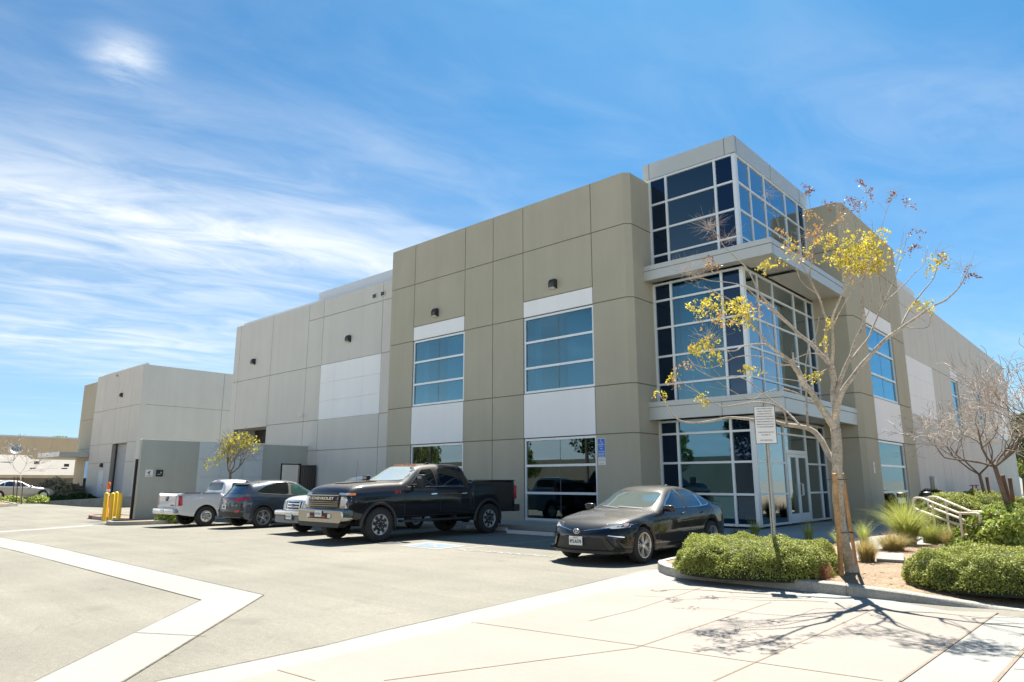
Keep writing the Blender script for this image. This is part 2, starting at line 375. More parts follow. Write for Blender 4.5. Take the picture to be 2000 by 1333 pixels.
# ------------------------------------------------------------------ ground
def sm(t): t = max(0., min(1., t)); return t*t*(3-2*t)
def H(x, y):
    h = -.15*sm((-18-x)/13)
    l = sm((-42-x)/8); s = sm((y-13)/5)
    return h + l*(.25*(1-s) - .15*s)
def sheet(name, pts, eps, mat, label=None, cat=None, kind='structure', step=2.0, parent=None, thick=0, group=None):
    bm = bmesh.new(); vs_ = [bm.verts.new((p[0], p[1], 0)) for p in pts]; bm.faces.new(vs_)
    xs = [p[0] for p in pts]; ys = [p[1] for p in pts]
    if min(xs) < -17:
        for a in np.arange(math.floor(min(xs)), min(max(xs), -16), step): bmesh.ops.bisect_plane(bm, geom=bm.verts[:]+bm.edges[:]+bm.faces[:], plane_co=(a, 0, 0), plane_no=(1, 0, 0))
        for a in np.arange(math.floor(min(ys)), max(ys), step):
            if min(xs) < -42: bmesh.ops.bisect_plane(bm, geom=bm.verts[:]+bm.edges[:]+bm.faces[:], plane_co=(0, a, 0), plane_no=(0, 1, 0))
    if thick:
        r = bmesh.ops.extrude_face_region(bm, geom=bm.faces[:]); up = set(v for v in r['geom'] if isinstance(v, bmesh.types.BMVert))
        for v in bm.verts: v.co.z = H(v.co.x, v.co.y) + (eps if v in up else eps-thick)
    else:
        for v in bm.verts: v.co.z = H(v.co.x, v.co.y) + eps
    bmesh.ops.recalc_face_normals(bm, faces=bm.faces[:])
    if not thick:
        for f in bm.faces:
            if f.normal.z < 0: f.normal_flip()
    o = MB().frombm(bm).build(name, mat, parent)
    if parent is None: tag(o, label, cat, group, kind)
    return o
xs = [-1500, -600, -250, -140] + list(np.arange(-120, 21, 2.0)) + [60, 200, 700, 1500]
ys = [-900, -300, -100, -40] + list(np.arange(-20, 61, 2.0)) + [120, 300, 900, 1800]
g = MB(); g.v = [(x, y, H(x, y)) for y in ys for x in xs]; nx = len(xs)
g.f = [(j*nx+i, j*nx+i+1, (j+1)*nx+i+1, (j+1)*nx+i) for j in range(len(ys)-1) for i in range(nx-1)]; g.mi = [0]*len(g.f)
tag(g.build('ground', M['asphalt']), 'sunlit pale asphalt of the parking lot', 'parking lot', kind='structure')

def gp(px, py): p = at(px, py, 0); return (p.x, p.y)
# V-shaped concrete drainage gutter
tip = (-9.14, 5.05); inn = (-9.37, 4.30)
sheet('concrete_gutter', [tip, (-14, 5.14), (-25.4, 5.44), (-60, 6.2), (-60, 5.2), (-20.6, 4.45), (-14, 4.36), inn, (-6.6, 1.77), (-4.5, -.2), (-3.6, .1), (-6.08, 2.23)], .004, M['concrete'], 'pale concrete valley gutter that bends in a sharp V across the asphalt', 'gutter')
for (a, b) in (((265, 1237), (400, 1244)), ((180, 1098), (118, 1107))):
    pa, pb = gp(*a), gp(*b)
jg = MB()
def wline(pts, w=.018, z=.0075):
    for a, b in zip(pts, pts[1:]):
        n_ = max(1, int((Vector(b)-Vector(a)).length/1.0)); A = Vector(a); B = Vector(b); d = (B-A).normalized(); nn_ = Vector((-d.y, d.x))
        for k in range(n_):
            p = A.lerp(B, k/n_); q_ = A.lerp(B, (k+1)/n_); wa = w*(.5+rng.random()); jg.add([(p.x-nn_.x*wa/2, p.y-nn_.y*wa/2, H(p.x, p.y)+z), (q_.x-nn_.x*wa/2, q_.y-nn_.y*wa/2, H(q_.x, q_.y)+z), (q_.x+nn_.x*wa/2, q_.y+nn_.y*wa/2, H(q_.x, q_.y)+z), (p.x+nn_.x*wa/2, p.y+nn_.y*wa/2, H(p.x, p.y)+z)], [(0, 1, 2, 3)])
wline([(-25.4, 5.44), (-14, 5.14), tip, (-6.08, 2.23), (-4.2, .5)]); wline([(-20.6, 4.45), (-14, 4.36), inn, (-6.6, 1.77)], .012)
wline([gp(265, 1237), gp(404, 1244)], .010); wline([(-14, 4.36), (-14, 5.14)], .008); wline([(-19, 4.43), (-19, 5.27)], .008)
wline([gp(*p) for p in ((1284, 1112), (1190, 1131), (1114, 1149.5), (1000, 1176), (896, 1200), (760, 1231), (635, 1262), (470, 1297), (300, 1333))], .014)
tag(jg.build('dirt_edge', M['joint_dirt']), 'thin line of dirt along the edges of the concrete strips', 'joint', kind='structure')
# narrow white band running to the gate wall
a1, a2, b1, b2 = at(-60, 1043, -.1), at(-60, 1040, -.1), at(262, 1022, -.14), at(250, 1019.5, -.14)
sheet('concrete_band', [(a1.x, a1.y), (b1.x, b1.y), (b2.x, b2.y), (a2.x, a2.y)], .004, M['concrete'], 'thin pale concrete strip leading to the end of the grey gate wall', 'concrete strip')
# driveway apron
outer = [gp(*p) for p in ((1284, 1112), (1260, 1114), (1190, 1131), (1114, 1149.5), (1000, 1176), (896, 1200), (760, 1231), (635, 1262), (470, 1297), (300, 1333))]
drive = outer + [(-4.6, .6), (-3.0, -1.2), (6, -4), (9, 6), (9, 10.6), (-2, 9.9), (-4.0, 10.9), (-5.8, 11.6)]
sheet('driveway', drive, .004, M['concrete'], 'pale concrete driveway apron beside the curb', 'driveway')
pk = [gp(*p) for p in ((1290, 1143), (1180, 1158), (1013, 1200), (920, 1220), (780, 1254), (640, 1288), (542, 1311), (455, 1333))] + [(-3.9, .7), (-2.6, -1.0)] + [gp(*p) for p in ((1760, 1332), (1948, 1198), (1880, 1196), (1764, 1190), (1640, 1177), (1510, 1163), (1380, 1148))]
sheet('salmon_slab', pk, .008, M['concrete_pink'], 'salmon tinted concrete panels of the driveway', 'driveway')
jm = MB()
def gline(p, q, w=.017, z=.011, ext=0):
    a = at(*p, 0); b = at(*q, 0); d = (b-a).normalized(); a -= d*ext; b += d*ext; n = Vector((-d.y, d.x, 0))*w/2
    a.z = b.z = z; jm.add([a-n, b-n, b+n, a+n], [(0, 1, 2, 3)])
gline((1506, 1178), (1240, 1268)); gline((1240, 1268), (750, 1332)); gline((1712, 1189), (1394, 1333)); gline((920, 1217), (1240, 1262), .014); gline((1240, 1262), (1640, 1320), .014)
gline((1640, 1320), (1724, 1332), .014); gline((1240, 1193), (1392, 1142), .014); gline((542, 1311), (615, 1332), .014); gline((1948, 1198), (1760, 1332), .022, ext=.02); gline((2000, 1272), (1945, 1333), .032, ext=1.5); gline((1240, 1193), (1150, 1215), .012)
gline((1240, 1165), (1330, 1170), .012); gline((1980, 1308), (2010, 1310), .014, .0065)
tag(jm.build('expansion_joint', M['joint']), 'thin brown control joints crossing the driveway slabs', 'joint', kind='structure')
# sidewalk along the facade, plaza, planting bed
sheet('sidewalk', [(-24.6, 17.0), (-11.2, 17.0), (-11.2, 18.7), (-11.75, 18.7), (-11.75, 20.1), (-24.6, 20.1)], .15, M['walk'], 'raised concrete sidewalk along the foot of the tan facade', 'sidewalk', thick=.4)
sheet('entrance_plaza', [(-11.19, 16.2), (-6.5, 16.2), (-3.4, 17.5), (-1.5, 22), (-1.5, 26), (-7.0, 27.5), (-8.6, 27.0), (-8.6, 20.0), (-11.19, 20.0)], .145, M['walk'], 'shaded concrete paving in front of the glass entrance doors', 'paving', thick=.4)
# planting bed island with curb
edge = [at(px, py, 0) for px, py in ((1284, 1112), (1287, 1118), (1300, 1124), (1320, 1129), (1376, 1135), (1510, 1149), (1640, 1163), (1764, 1176), (1860, 1185), (2000, 1194.5), (2200, 1207))]
edge = [Vector((-6.75, 16.3, 0)), Vector((-6.72, 13.5, 0)), Vector((-6.66, 11.6, 0)), Vector((-6.6, 11.2, 0))] + edge
hts = [.155]*9 + [.155, .15, .12, .08, .01, .0]
def offset(pts, w):
    out = []
    for i, p in enumerate(pts):
        d = (pts[min(i+1, len(pts)-1)] - pts[max(i-1, 0)]); d.z = 0; d.normalize(); out.append(p + Vector((-d.y, d.x, 0))*w)
    return out
while len(hts) < len(edge): hts.insert(0, .155)
inn_ = offset(edge, .15)
cb = MB(); n = len(edge)
prof = []
for i, (a, b) in enumerate(zip(edge, inn_)):
    h = max(hts[i], .004); d = (b-a).normalized()
    prof.append([a + Vector((0, 0, -.05)), a + Vector((0, 0, .001)) + d*.0, a + d*.015 + Vector((0, 0, max(h-.02, .002))), a + d*.04 + Vector((0, 0, h)), b + Vector((0, 0, h)), b + Vector((0, 0, -.05))])
V_ = [tuple(p) for r in prof for p in r]
cb.add(V_, [(i*6+j, (i+1)*6+j, (i+1)*6+j+1, i*6+j+1) for i in range(n-1) for j in range(5)])
curb = tag(cb.build('curb', M['curb'], ang=40), 'rounded concrete curb around the planting bed', 'curb', kind='structure')
for px, py in ((1377, 1135), (1654, 1164.5)):
    p = at(px, py, 0); jq = MB(); q = min(range(n), key=lambda i: (edge[i]-p).length)
    d = (edge[min(q+1, n-1)] - edge[q-1]).normalized(); nn = Vector((-d.y, d.x, 0))
    a = p - nn*.004
    jq.add([a-d*.006, a+d*.006, a+d*.006+nn*.012+Vector((0, 0, .14)), a-d*.006+nn*.012+Vector((0, 0, .14))], [(0, 1, 2, 3)]); jq.build('curb_joint', M['joint_dark'], curb)
soil = [(p.x, p.y) for p in offset(edge, .12)] + [(9, 12), (9, 60), (-1.4, 60), (-7.5, 60), (-7.5, 27.6), (-6.9, 27.4), (-1.4, 26.1), (-1.4, 22), (-3.3, 17.4), (-6.4, 16.15)]
so = MB(); bm = bmesh.new(); bm.faces.new([bm.verts.new((x, y, 0)) for x, y in soil])
for a in np.arange(-8, 9, .5): bmesh.ops.bisect_plane(bm, geom=bm.verts[:]+bm.edges[:]+bm.faces[:], plane_co=(a, 0, 0), plane_no=(1, 0, 0))
for a in np.arange(9, 30, .5): bmesh.ops.bisect_plane(bm, geom=bm.verts[:]+bm.edges[:]+bm.faces[:], plane_co=(0, a, 0), plane_no=(0, 1, 0))
from mathutils import noise as mnoise
def soilz(x, y):
    P_ = Vector((x, y, 0)); best = None
    for i in range(len(edge)-1):
        a, b = edge[i], edge[i+1]; t = max(0, min(1, (P_-a).dot(b-a)/(b-a).length_squared)); d_ = (P_-(a+(b-a)*t)).length
        if best is None or d_ < best[0]: best = (d_, hts[i]*(1-t)+hts[i+1]*t)
    dmin = best[0]; k_ = sm((dmin-.2)/1.5); hh = (best[1]-.012)*(1-k_) + .135*k_
    return hh + min(.05, max(0, dmin-.25)*.05) + .02*mnoise.noise(Vector((x*2, y*2, 0)))*min(1, dmin)
for v in bm.verts: v.co.z = soilz(v.co.x, v.co.y)
bmesh.ops.recalc_face_normals(bm, faces=bm.faces[:])
for f in bm.faces:
    if f.normal.z < 0: f.normal_flip()
so.frombm(bm); tag(so.build('planting_bed', M['soil'], smooth=True), 'dry brown soil of the planting bed', 'soil', kind='structure')
# sunlit path slabs in the bed
pth = [at(px, py, .17) for px, py in ((1648, 1068), (1700, 1050), (1768, 1043), (1800, 1052), (1752, 1073), (1702, 1080), (1672, 1095))]
sheet('garden_path', [(p.x, p.y) for p in pth], .19, M['concrete'], 'sunlit concrete path between the grass clumps', 'path', thick=.1)
st = [at(px, py, .2) for px, py in ((1718, 1083), (1765, 1085), (1766, 1099), (1712, 1096))]
sb = MB(); sb.add([(p.x, p.y, .235) for p in st] + [(p.x, p.y, .1) for p in st], [(3, 2, 1, 0), (0, 1, 5, 4), (1, 2, 6, 5), (2, 3, 7, 6), (3, 0, 4, 7)])
tag(sb.build('stepping_slab', M['concrete']), 'square pale concrete stepping slab beside the clipped hedge on the right', 'slab')
# parking markings
mk = MB()
def stripe(x, y0, y1, w=.10, z=.005): mk.add([(x-w/2, y0, z+H(x, y0)), (x+w/2, y0, z+H(x, y0)), (x+w/2, y1, z+H(x, y1)), (x-w/2, y1, z+H(x, y1))], [(0, 1, 2, 3)])
for x in (-11.9, -17.35, -20.6, -26.1, -29.0): stripe(x, 11.3, 16.9)
mk.add([(-14.6, 16.6, .005), (-9.2, 16.6, .005), (-9.2, 16.7, .005), (-14.6, 16.7, .005)], [(0, 1, 2, 3)])
tag(mk.build('parking_line', M['road_paint']), 'faded white parking stall lines', 'road marking', kind='structure')
c4 = [at(*p, 0) for p in ((782, 1066.5), (838, 1059), (913, 1067), (850, 1074))]
mk = MB(); mk.add([(p.x, p.y, .005) for p in c4], [(0, 1, 2, 3)])
hc = tag(empty('accessible_marking'), 'worn blue and white wheelchair symbol square painted on the asphalt', 'road marking'); hc['kind'] = 'structure'
mk.build('white_square', M['road_paint'], hc)
cc = sum(c4, Vector())/4; mk = MB(); mk.add([tuple(cc + (p-cc)*.78 + Vector((0, 0, .008))) for p in c4], [(0, 1, 2, 3)]); mk.build('blue_square', M['blue_paint'], hc)
def wheelchair(mb, o, ux, uy, s, nrm):
    o, ux, uy, nrm = Vector(o), Vector(ux), Vector(uy), Vector(nrm)
    P = lambda x, y: tuple(o + ux*x*s + uy*y*s + nrm)
    def strip(pts, w):
        for (a, b) in zip(pts, pts[1:]):
            d = Vector((b[0]-a[0], b[1]-a[1])).normalized(); n_ = Vector((-d.y, d.x))*w/2; e = d*w*.3
            mb.add([P(a[0]-n_.x-e.x, a[1]-n_.y-e.y), P(b[0]-n_.x+e.x, b[1]-n_.y+e.y), P(b[0]+n_.x+e.x, b[1]+n_.y+e.y), P(a[0]+n_.x-e.x, a[1]+n_.y-e.y)], [(0, 1, 2, 3)])
    hd = [(-.12+.085*math.cos(a), .40+.085*math.sin(a)) for a in np.linspace(0, 2*math.pi, 12, endpoint=False)]
    mb.add([P(*p) for p in hd], [tuple(range(12))])
    strip([(-.12, .30), (-.09, -.02), (.16, -.02), (.26, -.30), (.36, -.27)], .075); strip([(-.10, .14), (.12, .14)], .055)
    strip([(-.06+.27*math.cos(a), -.14+.27*math.sin(a)) for a in np.linspace(R(125), R(350), 14)], .06)
d1 = (c4[1]-c4[0]).normalized(); d2 = (c4[3]-c4[0]).normalized()
mk = MB(); wheelchair(mk, cc, d2, d1, 1.0, (0, 0, .011)); mk.build('wheelchair_symbol', M['road_paint'], hc)
# NO PARKING lettering by the access aisle
p0 = at(985, 1081, 0)
np_ = text_mesh('NO PARKING', .32, M['road_paint'], None, 'painted_lettering', frameM((p0.x, p0.y, .006), (.99, .12, 0), (-.12, .99, 0)), ext=0, bold=.006, xs=1.3)
tag(np_, 'faded white NO PARKING lettering on the asphalt between the cars', 'road marking', kind='structure')

# ------------------------------------------------------------------ main building
bld = tag(empty('warehouse_building', (-11.6, 18.6, 0)), 'large two storey concrete warehouse with tan corner, white panels and glass entrance tower', 'building')
OFF = Vector((11.6, -18.6, 0))
def put(mb, name, mats, parent=bld, **k):
    for i, v in enumerate(mb.v): mb.v[i] = (v[0]+OFF.x, v[1]+OFF.y, v[2])
    if name in SPLIT:
        for g_ in islands(mb): o = g_.build(name, mats, parent, **k)
        return o
    return mb.build(name, mats, parent, **k)
SPLIT = {'white_panel', 'spandrel_pane', 'parapet', 'blind', 'partition', 'desk', 'office_chair', 'roof', 'panel_seam', 'canopy_seam', 'lobby', 'pane', 'soffit'}
G = .016      # half width of a reveal joint
RC = .035     # depth of a reveal joint
def panel_wall(axis, pos, a_edges, z_edges, skip, colour, mbs, depth=.3, out=-1, back='back', G=.016):
    """panels of a tilt-up wall with real reveal joints; out = direction the face looks along the axis"""
    for i in range(len(a_edges)-1):
        for j in range(len(z_edges)-1):
            if (i, j) in skip: continue
            c = colour(i, j)
            a0, a1, z0, z1 = a_edges[i], a_edges[i+1], z_edges[j], z_edges[j+1]
            g0 = G; g1 = G
            h0 = 0 if j == 0 else G; h1 = 0 if j == len(z_edges)-2 else G
            d0, d1 = pos, pos - out*RC
            if axis == 'y': mbs[c].box((a0+g0, d0, z0+h0), (a1-g1, d1, z1-h1)); mbs[back].box((a0, d1-out*.001, z0), (a1, pos-out*depth, z1))
            else: mbs[c].box((d0, a0+g0, z0+h0), (d1, a1-g1, z1-h1)); mbs[back].box((d1-out*.001, a0, z0), (pos-out*depth, a1, z1))
YF = 18.6; XR = -7.1; TOPZ = 11.78
ZR = [.0, 3.01, 4.59, 7.42, 8.03, 9.95, TOPZ]
mbs = {k: MB() for k in ('tan', 'white', 'back')}
XC = [-24.17, -22.55, -19.4, -17.83, -16.27, -13.13, -11.764]
def colf(i, j): return 'white' if i in (1, 4) and j in (1, 3) else 'tan'
panel_wall('y', YF, XC[:2], [.0, 3.01, 4.59, 7.42, 9.95, TOPZ], (), lambda i, j: 'tan', mbs)
for k in (1, 4):
    panel_wall('y', YF, XC[k:k+2], ZR, {(0, 0), (0, 2)}, lambda i, j: 'white' if j in (1, 3) else 'tan', mbs)
    mbs['tan'].box((XC[k], YF, 0), (XC[k+1], YF+.3, .2))
for k in (2, 3, 5): panel_wall('y', YF, XC[k:k+2], [.0, 3.01, 4.59, 7.42, 9.95, TOPZ], (), lambda i, j: 'tan', mbs)
for x in XC[1:6]: mbs['back'].box((x-G, YF+.034, 0), (x+G, YF+.29, TOPZ-.01))
# vertical joints between columns: carve by tiny gaps -> overlay dark slot strips set in the gap
# chamfered corner and inner return of the left pier
def rows(mb_key, poly_fn, zs):
    for j in range(len(zs)-1):
        z0, z1 = zs[j]+(G if j else 0), zs[j+1]-(G if j < len(zs)-2 else 0)
        mbs[mb_key].prism(poly_fn(0), 'z', z0, z1)
    mbs['back'].prism(poly_fn(RC), 'z', zs[0], zs[-1]-.01)
ZT = [.0, 3.01, 4.59, 7.42, 9.95, TOPZ]
rows('tan', lambda e: [(-11.78, YF+e), (-11.78+e*.4, YF+e), (-11.60-e, YF+.18+e*.4), (-11.60-e, 19.98), (-11.95, 19.98), (-11.95, YF+.3), (-11.78, YF+.3)], ZT)
mbs['tan'].box((-24.17, YF+.3, 0), (-23.87, 21.5, TOPZ)); mbs['tan'].box((-11.95, 20.1, 0), (-11.65, 23, TOPZ))
put(mbs['tan'], 'tan_wall', M['tan']); put(mbs['white'], 'white_panel', M['white_wall']); put(mbs['back'], 'joint_backing', M['joint_dark'])
# right pier facing the garden
mbs = {k: MB() for k in ('tan', 'white', 'back')}
YC = [26.314, 27.88, 31.6, 33.55]
panel_wall('x', XR, YC[:2], ZT, (), lambda i, j: 'tan', mbs, out=1)
panel_wall('x', XR, YC[1:3], ZR, {(0, 0), (0, 2)}, lambda i, j: 'white' if j in (1, 3) else 'tan', mbs, out=1)
panel_wall('x', XR, YC[2:], ZT, (), lambda i, j: 'tan', mbs, out=1)
rows('tan', lambda e: [(XR-.3, 26.33), (XR-e, 26.33), (XR-e, 26.33-e*.4), (XR-.17-e*.4, 26.15+e), (-8.42, 26.15+e), (-8.42, 26.6), (XR-.3, 26.6)], ZT)
for y in YC[1:3]: mbs['back'].box((XR-.034, y-G, 0), (XR-.29, y+G, TOPZ-.01))
mbs['tan'].box((XR-.6, 33.25, 0), (XR-.3, 33.55, TOPZ))
mbs['tan'].box((-9.5, 26.6, 0), (-8.42, 26.9, TOPZ))
put(mbs['tan'], 'tan_wall', M['tan']); put(mbs['white'], 'white_panel', M['white_wall']); put(mbs['back'], 'joint_backing', M['joint_dark'])
# grey side wing facing the lot
YG = 19.4; TG = 10.9
mbs = {k: MB() for k in ('grey', 'white', 'back', 'wback')}
XA = -40.6
panel_wall('y', YG, [XA, -39.95], [-.3, 7.42, TG], (), lambda i, j: 'grey', mbs)
panel_wall('y', YG, [-39.95, -36.1], [4.55, 7.42, TG], (), lambda i, j: 'grey', mbs)
panel_wall('y', YG, [-36.1, -32.3], [-.3, 4.59, 7.42, TG], (), lambda i, j: 'grey', mbs)
panel_wall('y', YG, [-32.3, -30.9], [-.3, 3.05, 4.59, 7.42, 9.98, TG], (), lambda i, j: 'grey', mbs)
panel_wall('y', YG, [-30.9, -25.85], [-.3, 3.05, 4.59], (), lambda i, j: 'grey', mbs)
panel_wall('y', YG, [-30.9, -29.6, -27.2, -25.85], [4.6, 5.53, 6.47, 7.41], (), lambda i, j: 'white', mbs, back='wback', G=.004)
panel_wall('y', YG, [-30.9, -25.85], [7.43, 9.98, TG], (), lambda i, j: 'grey', mbs)
panel_wall('y', YG, [-25.85, -24.0], [-.3, 3.05, 4.59, 7.42, 9.98, TG], (), lambda i, j: 'grey', mbs)
for x, t in ((-39.95, TG), (-36.1, TG), (-32.3, TG)): mbs['back'].box((x-.012, YG-.002, 0 if x != -39.95 else 4.6), (x+.012, YG+.1, t-.01))
mbs['grey'].box((XA, YG+.3, -.3), (XA+.3, 60, TG))
mbs['grey'].box((-40.0, YG+.3, -.3), (-39.8, YG+2.5, 4.6)); mbs['grey'].box((-36.2, YG+.3, -.3), (-36.0, YG+2.5, 4.6)); mbs['grey'].box((-40, YG+.3, 4.56), (-36, YG+2.5, 4.75))
put(mbs['grey'], 'grey_wall', M['grey']); put(mbs['white'], 'white_panel', M['white_wall']); put(mbs['back'], 'joint_backing', M['joint_grey']); put(mbs['wback'], 'white_backing', M['joint_white'])
q = MB(); q.box((-39.8, YG+1.3, -.3), (-36.2, YG+1.4, 4.56))
for k in range(16): q.box((-39.8, YG+1.27, -.2+k*.3), (-36.2, YG+1.3, -.02+k*.3))
put(q, 'dock_door', M['bronze'])
# long grey side facing the garden
XG = -7.7
mbs = {k: MB() for k in ('grey', 'white', 'back', 'wback')}
GC = [33.3, 36.2, 41.9, 46.75, 48.8, 55.1, 57.1, 62.0, 67.2, 70.3]
panel_wall('x', XG, GC[:2], [0, 4.59, 7.42, 9.95, TG], (), lambda i, j: 'grey', mbs, out=1)
panel_wall('x', XG, GC[1:3], [0, 4.59], (), lambda i, j: 'grey', mbs, out=1)
panel_wall('x', XG, GC[1:3], [4.6, 5.53, 6.47, 7.41], (), lambda i, j: 'white', mbs, out=1, back='wback', G=.004)
panel_wall('x', XG, GC[1:3], [7.42, 9.95, TG], (), lambda i, j: 'grey', mbs, out=1)
for k in (2, 4, 6, 8): panel_wall('x', XG, GC[k:k+2], [0, 4.59, 7.42, TG], (), lambda i, j: 'grey', mbs, out=1)
for k in (3, 5):
    panel_wall('x', XG, GC[k:k+2], [0, 4.59], (), lambda i, j: 'grey', mbs, out=1)
    panel_wall('x', XG, GC[k:k+2], [7.42, 8.05], (), lambda i, j: 'white', mbs, out=1); panel_wall('x', XG, GC[k:k+2], [8.06, TG], (), lambda i, j: 'grey', mbs, out=1)
panel_wall('x', XG, GC[7:9], [0, 4.59], (), lambda i, j: 'grey', mbs, out=1); panel_wall('x', XG, GC[7:9], [4.6, 7.41], (), lambda i, j: 'white', mbs, out=1); panel_wall('x', XG, GC[7:9], [7.42, TG], (), lambda i, j: 'grey', mbs, out=1)
for y in (43.6, 50.7, 58.6, 61): mbs['back'].box((XG+.002, y-.012, 0), (XG-.1, y+.012, TG-.01))
mbs['grey'].box((-40.3, 70.0, 0), (XG-.3, 70.3, TG))
put(mbs['grey'], 'grey_wall', M['grey']); put(mbs['white'], 'white_panel', M['white_wall']); put(mbs['back'], 'joint_backing', M['joint_grey']); put(mbs['wback'], 'white_backing', M['joint_white'])
# roofs and set back copings
q = MB(); q.box((-40.3, 27, 10.2), (-12.0, 70, 10.35)); q.box((-12.0, 33.6, 10.2), (-8.0, 70, 10.35)); q.box((-24.2, 21.5, 10.2), (-23.9, 27, 10.35)); q.box((-40.3, 23, 10.2), (-24.2, 27, 10.35)); q.box((-40.3, YG+.3, 10.2), (-24.2, 23, 10.35)); q.box((-23.87, YF+.3, 11.1), (-11.95, 26.9, 11.25)); q.box((-11.95, 26.9, 11.1), (-7.4, 33.25, 11.25)); q.box((-11.95, 21, 11.1), (-8.6, 26.9, 11.3))
q.box((-23.87, 26.9, 10.3), (-23.6, 27.0, 11.7)); q.box((-11.95, 33.0, 10.3), (-7.4, 33.25, 11.7))
put(q, 'roof', M['roof'])
q = MB(); q.box((-32.0, YG+.32, 10.5), (-24.2, YG+.5, 11.56)); q.box((-40.3, YG+.32, 10.5), (-32.0, YG+.5, 11.16))
q.box((XG-.5, 33.6, 10.5), (XG-.32, 41.5, 11.6)); q.box((XG-.5, 41.5, 10.5), (XG-.32, 70, 11.2))
put(q, 'parapet', M['coping'])
# punched windows -------------------------------------------------
def window(axis, pos, a0, a1, z0, z1, rows_, cols_=(), out=-1, fw=.075, rec=.09, glass='glass_vision', inner=None, parent=bld, gap=.0):
    """frame with horizontal bars (rows_) and butt joints (cols_), pane behind"""
    fr = MB(); pn = MB()
    def bx(mb, p, q_, d0, d1):
        if axis == 'y': mb.box((p[0], pos-out*d0, p[1]), (q_[0], pos-out*d1, q_[1]))
        else: mb.box((pos-out*d0, p[0], p[1]), (pos-out*d1, q_[0], q_[1]))
    A0, A1, Z0, Z1 = a0+gap, a1-gap, z0+gap, z1-gap
    bx(fr, (A0, Z0), (A0+fw, Z1), rec-.05, rec+.07); bx(fr, (A1-fw, Z0), (A1, Z1), rec-.05, rec+.07)
    bx(fr, (A0+fw, Z0), (A1-fw, Z0+fw), rec-.05, rec+.07); bx(fr, (A0+fw, Z1-fw), (A1-fw, Z1), rec-.05, rec+.07)
    for z in rows_: bx(fr, (A0+fw, z-.04), (A1-fw, z+.04), rec-.05, rec+.07)
    f = put(fr, 'frame', M['frame_white'], None)
    bx(pn, (A0+fw*.5, Z0+fw*.5), (A1-fw*.5, Z1-fw*.5), rec+.0, rec+.012)
    w = put(pn, 'pane', M[glass], None)
    e = MB()
    for a in cols_: bx(e, (a-.008, Z0+fw), (a+.008, Z1-fw), rec-.004, rec+.0)
    win = empty('window'); win.parent = parent
    f.parent = win; w.parent = win
    if e.v: put(e, 'glazing_joint', M['seam'], win)
    if inner: inner(win)
    return win
def room(axis, pos, a0, a1, z0, z1, depth, out, matname, ceil=True):
    q = MB()
    if axis == 'y':
        y0, y1 = pos-out*.3, pos-out*depth
        q.add([(a0, y0, z0), (a1, y0, z0), (a1, y1, z0), (a0, y1, z0), (a0, y0, z1), (a1, y0, z1), (a1, y1, z1), (a0, y1, z1)], [(0, 1, 2, 3), (4, 7, 6, 5), (2, 3, 7, 6), (1, 2, 6, 5), (0, 4, 7, 3)])
    else:
        x0, x1 = pos-out*.3, pos-out*depth
        q.add([(x0, a0, z0), (x0, a1, z0), (x1, a1, z0), (x1, a0, z0), (x0, a0, z1), (x0, a1, z1), (x1, a1, z1), (x1, a0, z1)], [(0, 1, 2, 3), (4, 7, 6, 5), (2, 3, 7, 6), (1, 2, 6, 5), (0, 4, 7, 3)])
    return q
def blinds(x0, x1, z0, z1):
    def f(win):
        q = MB(); mid = (x0+x1)/2
        q.box((x0+.02, YF+.55, z0), (x0+.30, YF+.57, z1)); q.box((mid+.08, YF+.50, z0), (x1-.05, YF+.52, z1)); put(q, 'blind', M['blind'], win)
        q = MB(); q.box((mid-.05, YF+.3, z0), (mid+.03, YF+.6, z1)); q.box((x0+.30, YF+1.3, z0), (mid+.1, YF+1.32, z1)); put(q, 'partition', M['blind_blue'], win)
        put(room('y', YF, x0, x1, z0-.05, z1+.05, 2.0, -1, ''), 'room', M['inside'], win)
    return f
for (x0, x1) in ((-22.55, -19.4), (-16.27, -13.13)):
    mid = (x0+x1)/2
    window('y', YF, x0, x1, 4.61, 7.40, (5.52, 6.47), (mid,), inner=blinds(x0+.1, x1-.1, 4.63, 7.38))
def desk_room(x0, x1):
    def f(win):
        put(room('y', YF, x0, x1, .2, 3.0, 4.2, -1, ''), 'room', M['inside'], win)
        q = MB(); q.box((x0+.2, YF+1.3, .9), (x1-.9, YF+2.0, .95)); q.box((x0+.25, YF+1.4, .2), (x0+.3, YF+1.9, .9)); q.box((x1-1.0, YF+1.4, .2), (x1-.95, YF+1.9, .9)); q.box((x0+.9, YF+1.6, .98), (x0+1.5, YF+1.64, 1.35)); put(q, 'desk', M['inside_dark'], win)
        q = MB(); q.box((x1-1.0, YF+.55, .2), (x1-.1, YF+.6, .95)); put(q, 'cubicle_screen', M['blind_blue'], win)
        q = MB()
        for cx in (x0+.75, x0+1.75): q.bbox((cx-.22, YF+.8, .62), (cx+.22, YF+1.25, .7), .03); q.bbox((cx-.2, YF+.75, .75), (cx+.2, YF+.8, 1.3), .02); q.tube([(cx, YF+1, .25), (cx, YF+1, .62)], .03); q.box((cx-.25, YF+.97, .24), (cx+.25, YF+1.03, .28))
        put(q, 'office_chair', M['alu'], win)
    return f
window('y', YF, -22.55, -19.4, .2, 2.99, (1.12, 2.05), (-20.97,), glass='glass_store', inner=desk_room(-22.45, -19.5))
window('y', YF, -16.27, -13.13, .2, 2.99, (1.12, 2.05), (-14.7,), glass='glass_store', inner=desk_room(-16.17, -13.23))
window('x', XR, 27.88, 31.6, 4.61, 7.40, (5.5, 6.46), (29.7,), out=1, inner=lambda w: put(room('x', XR, 27.95, 31.5, 4.6, 7.4, 2, 1, ''), 'room', M['inside'], w))
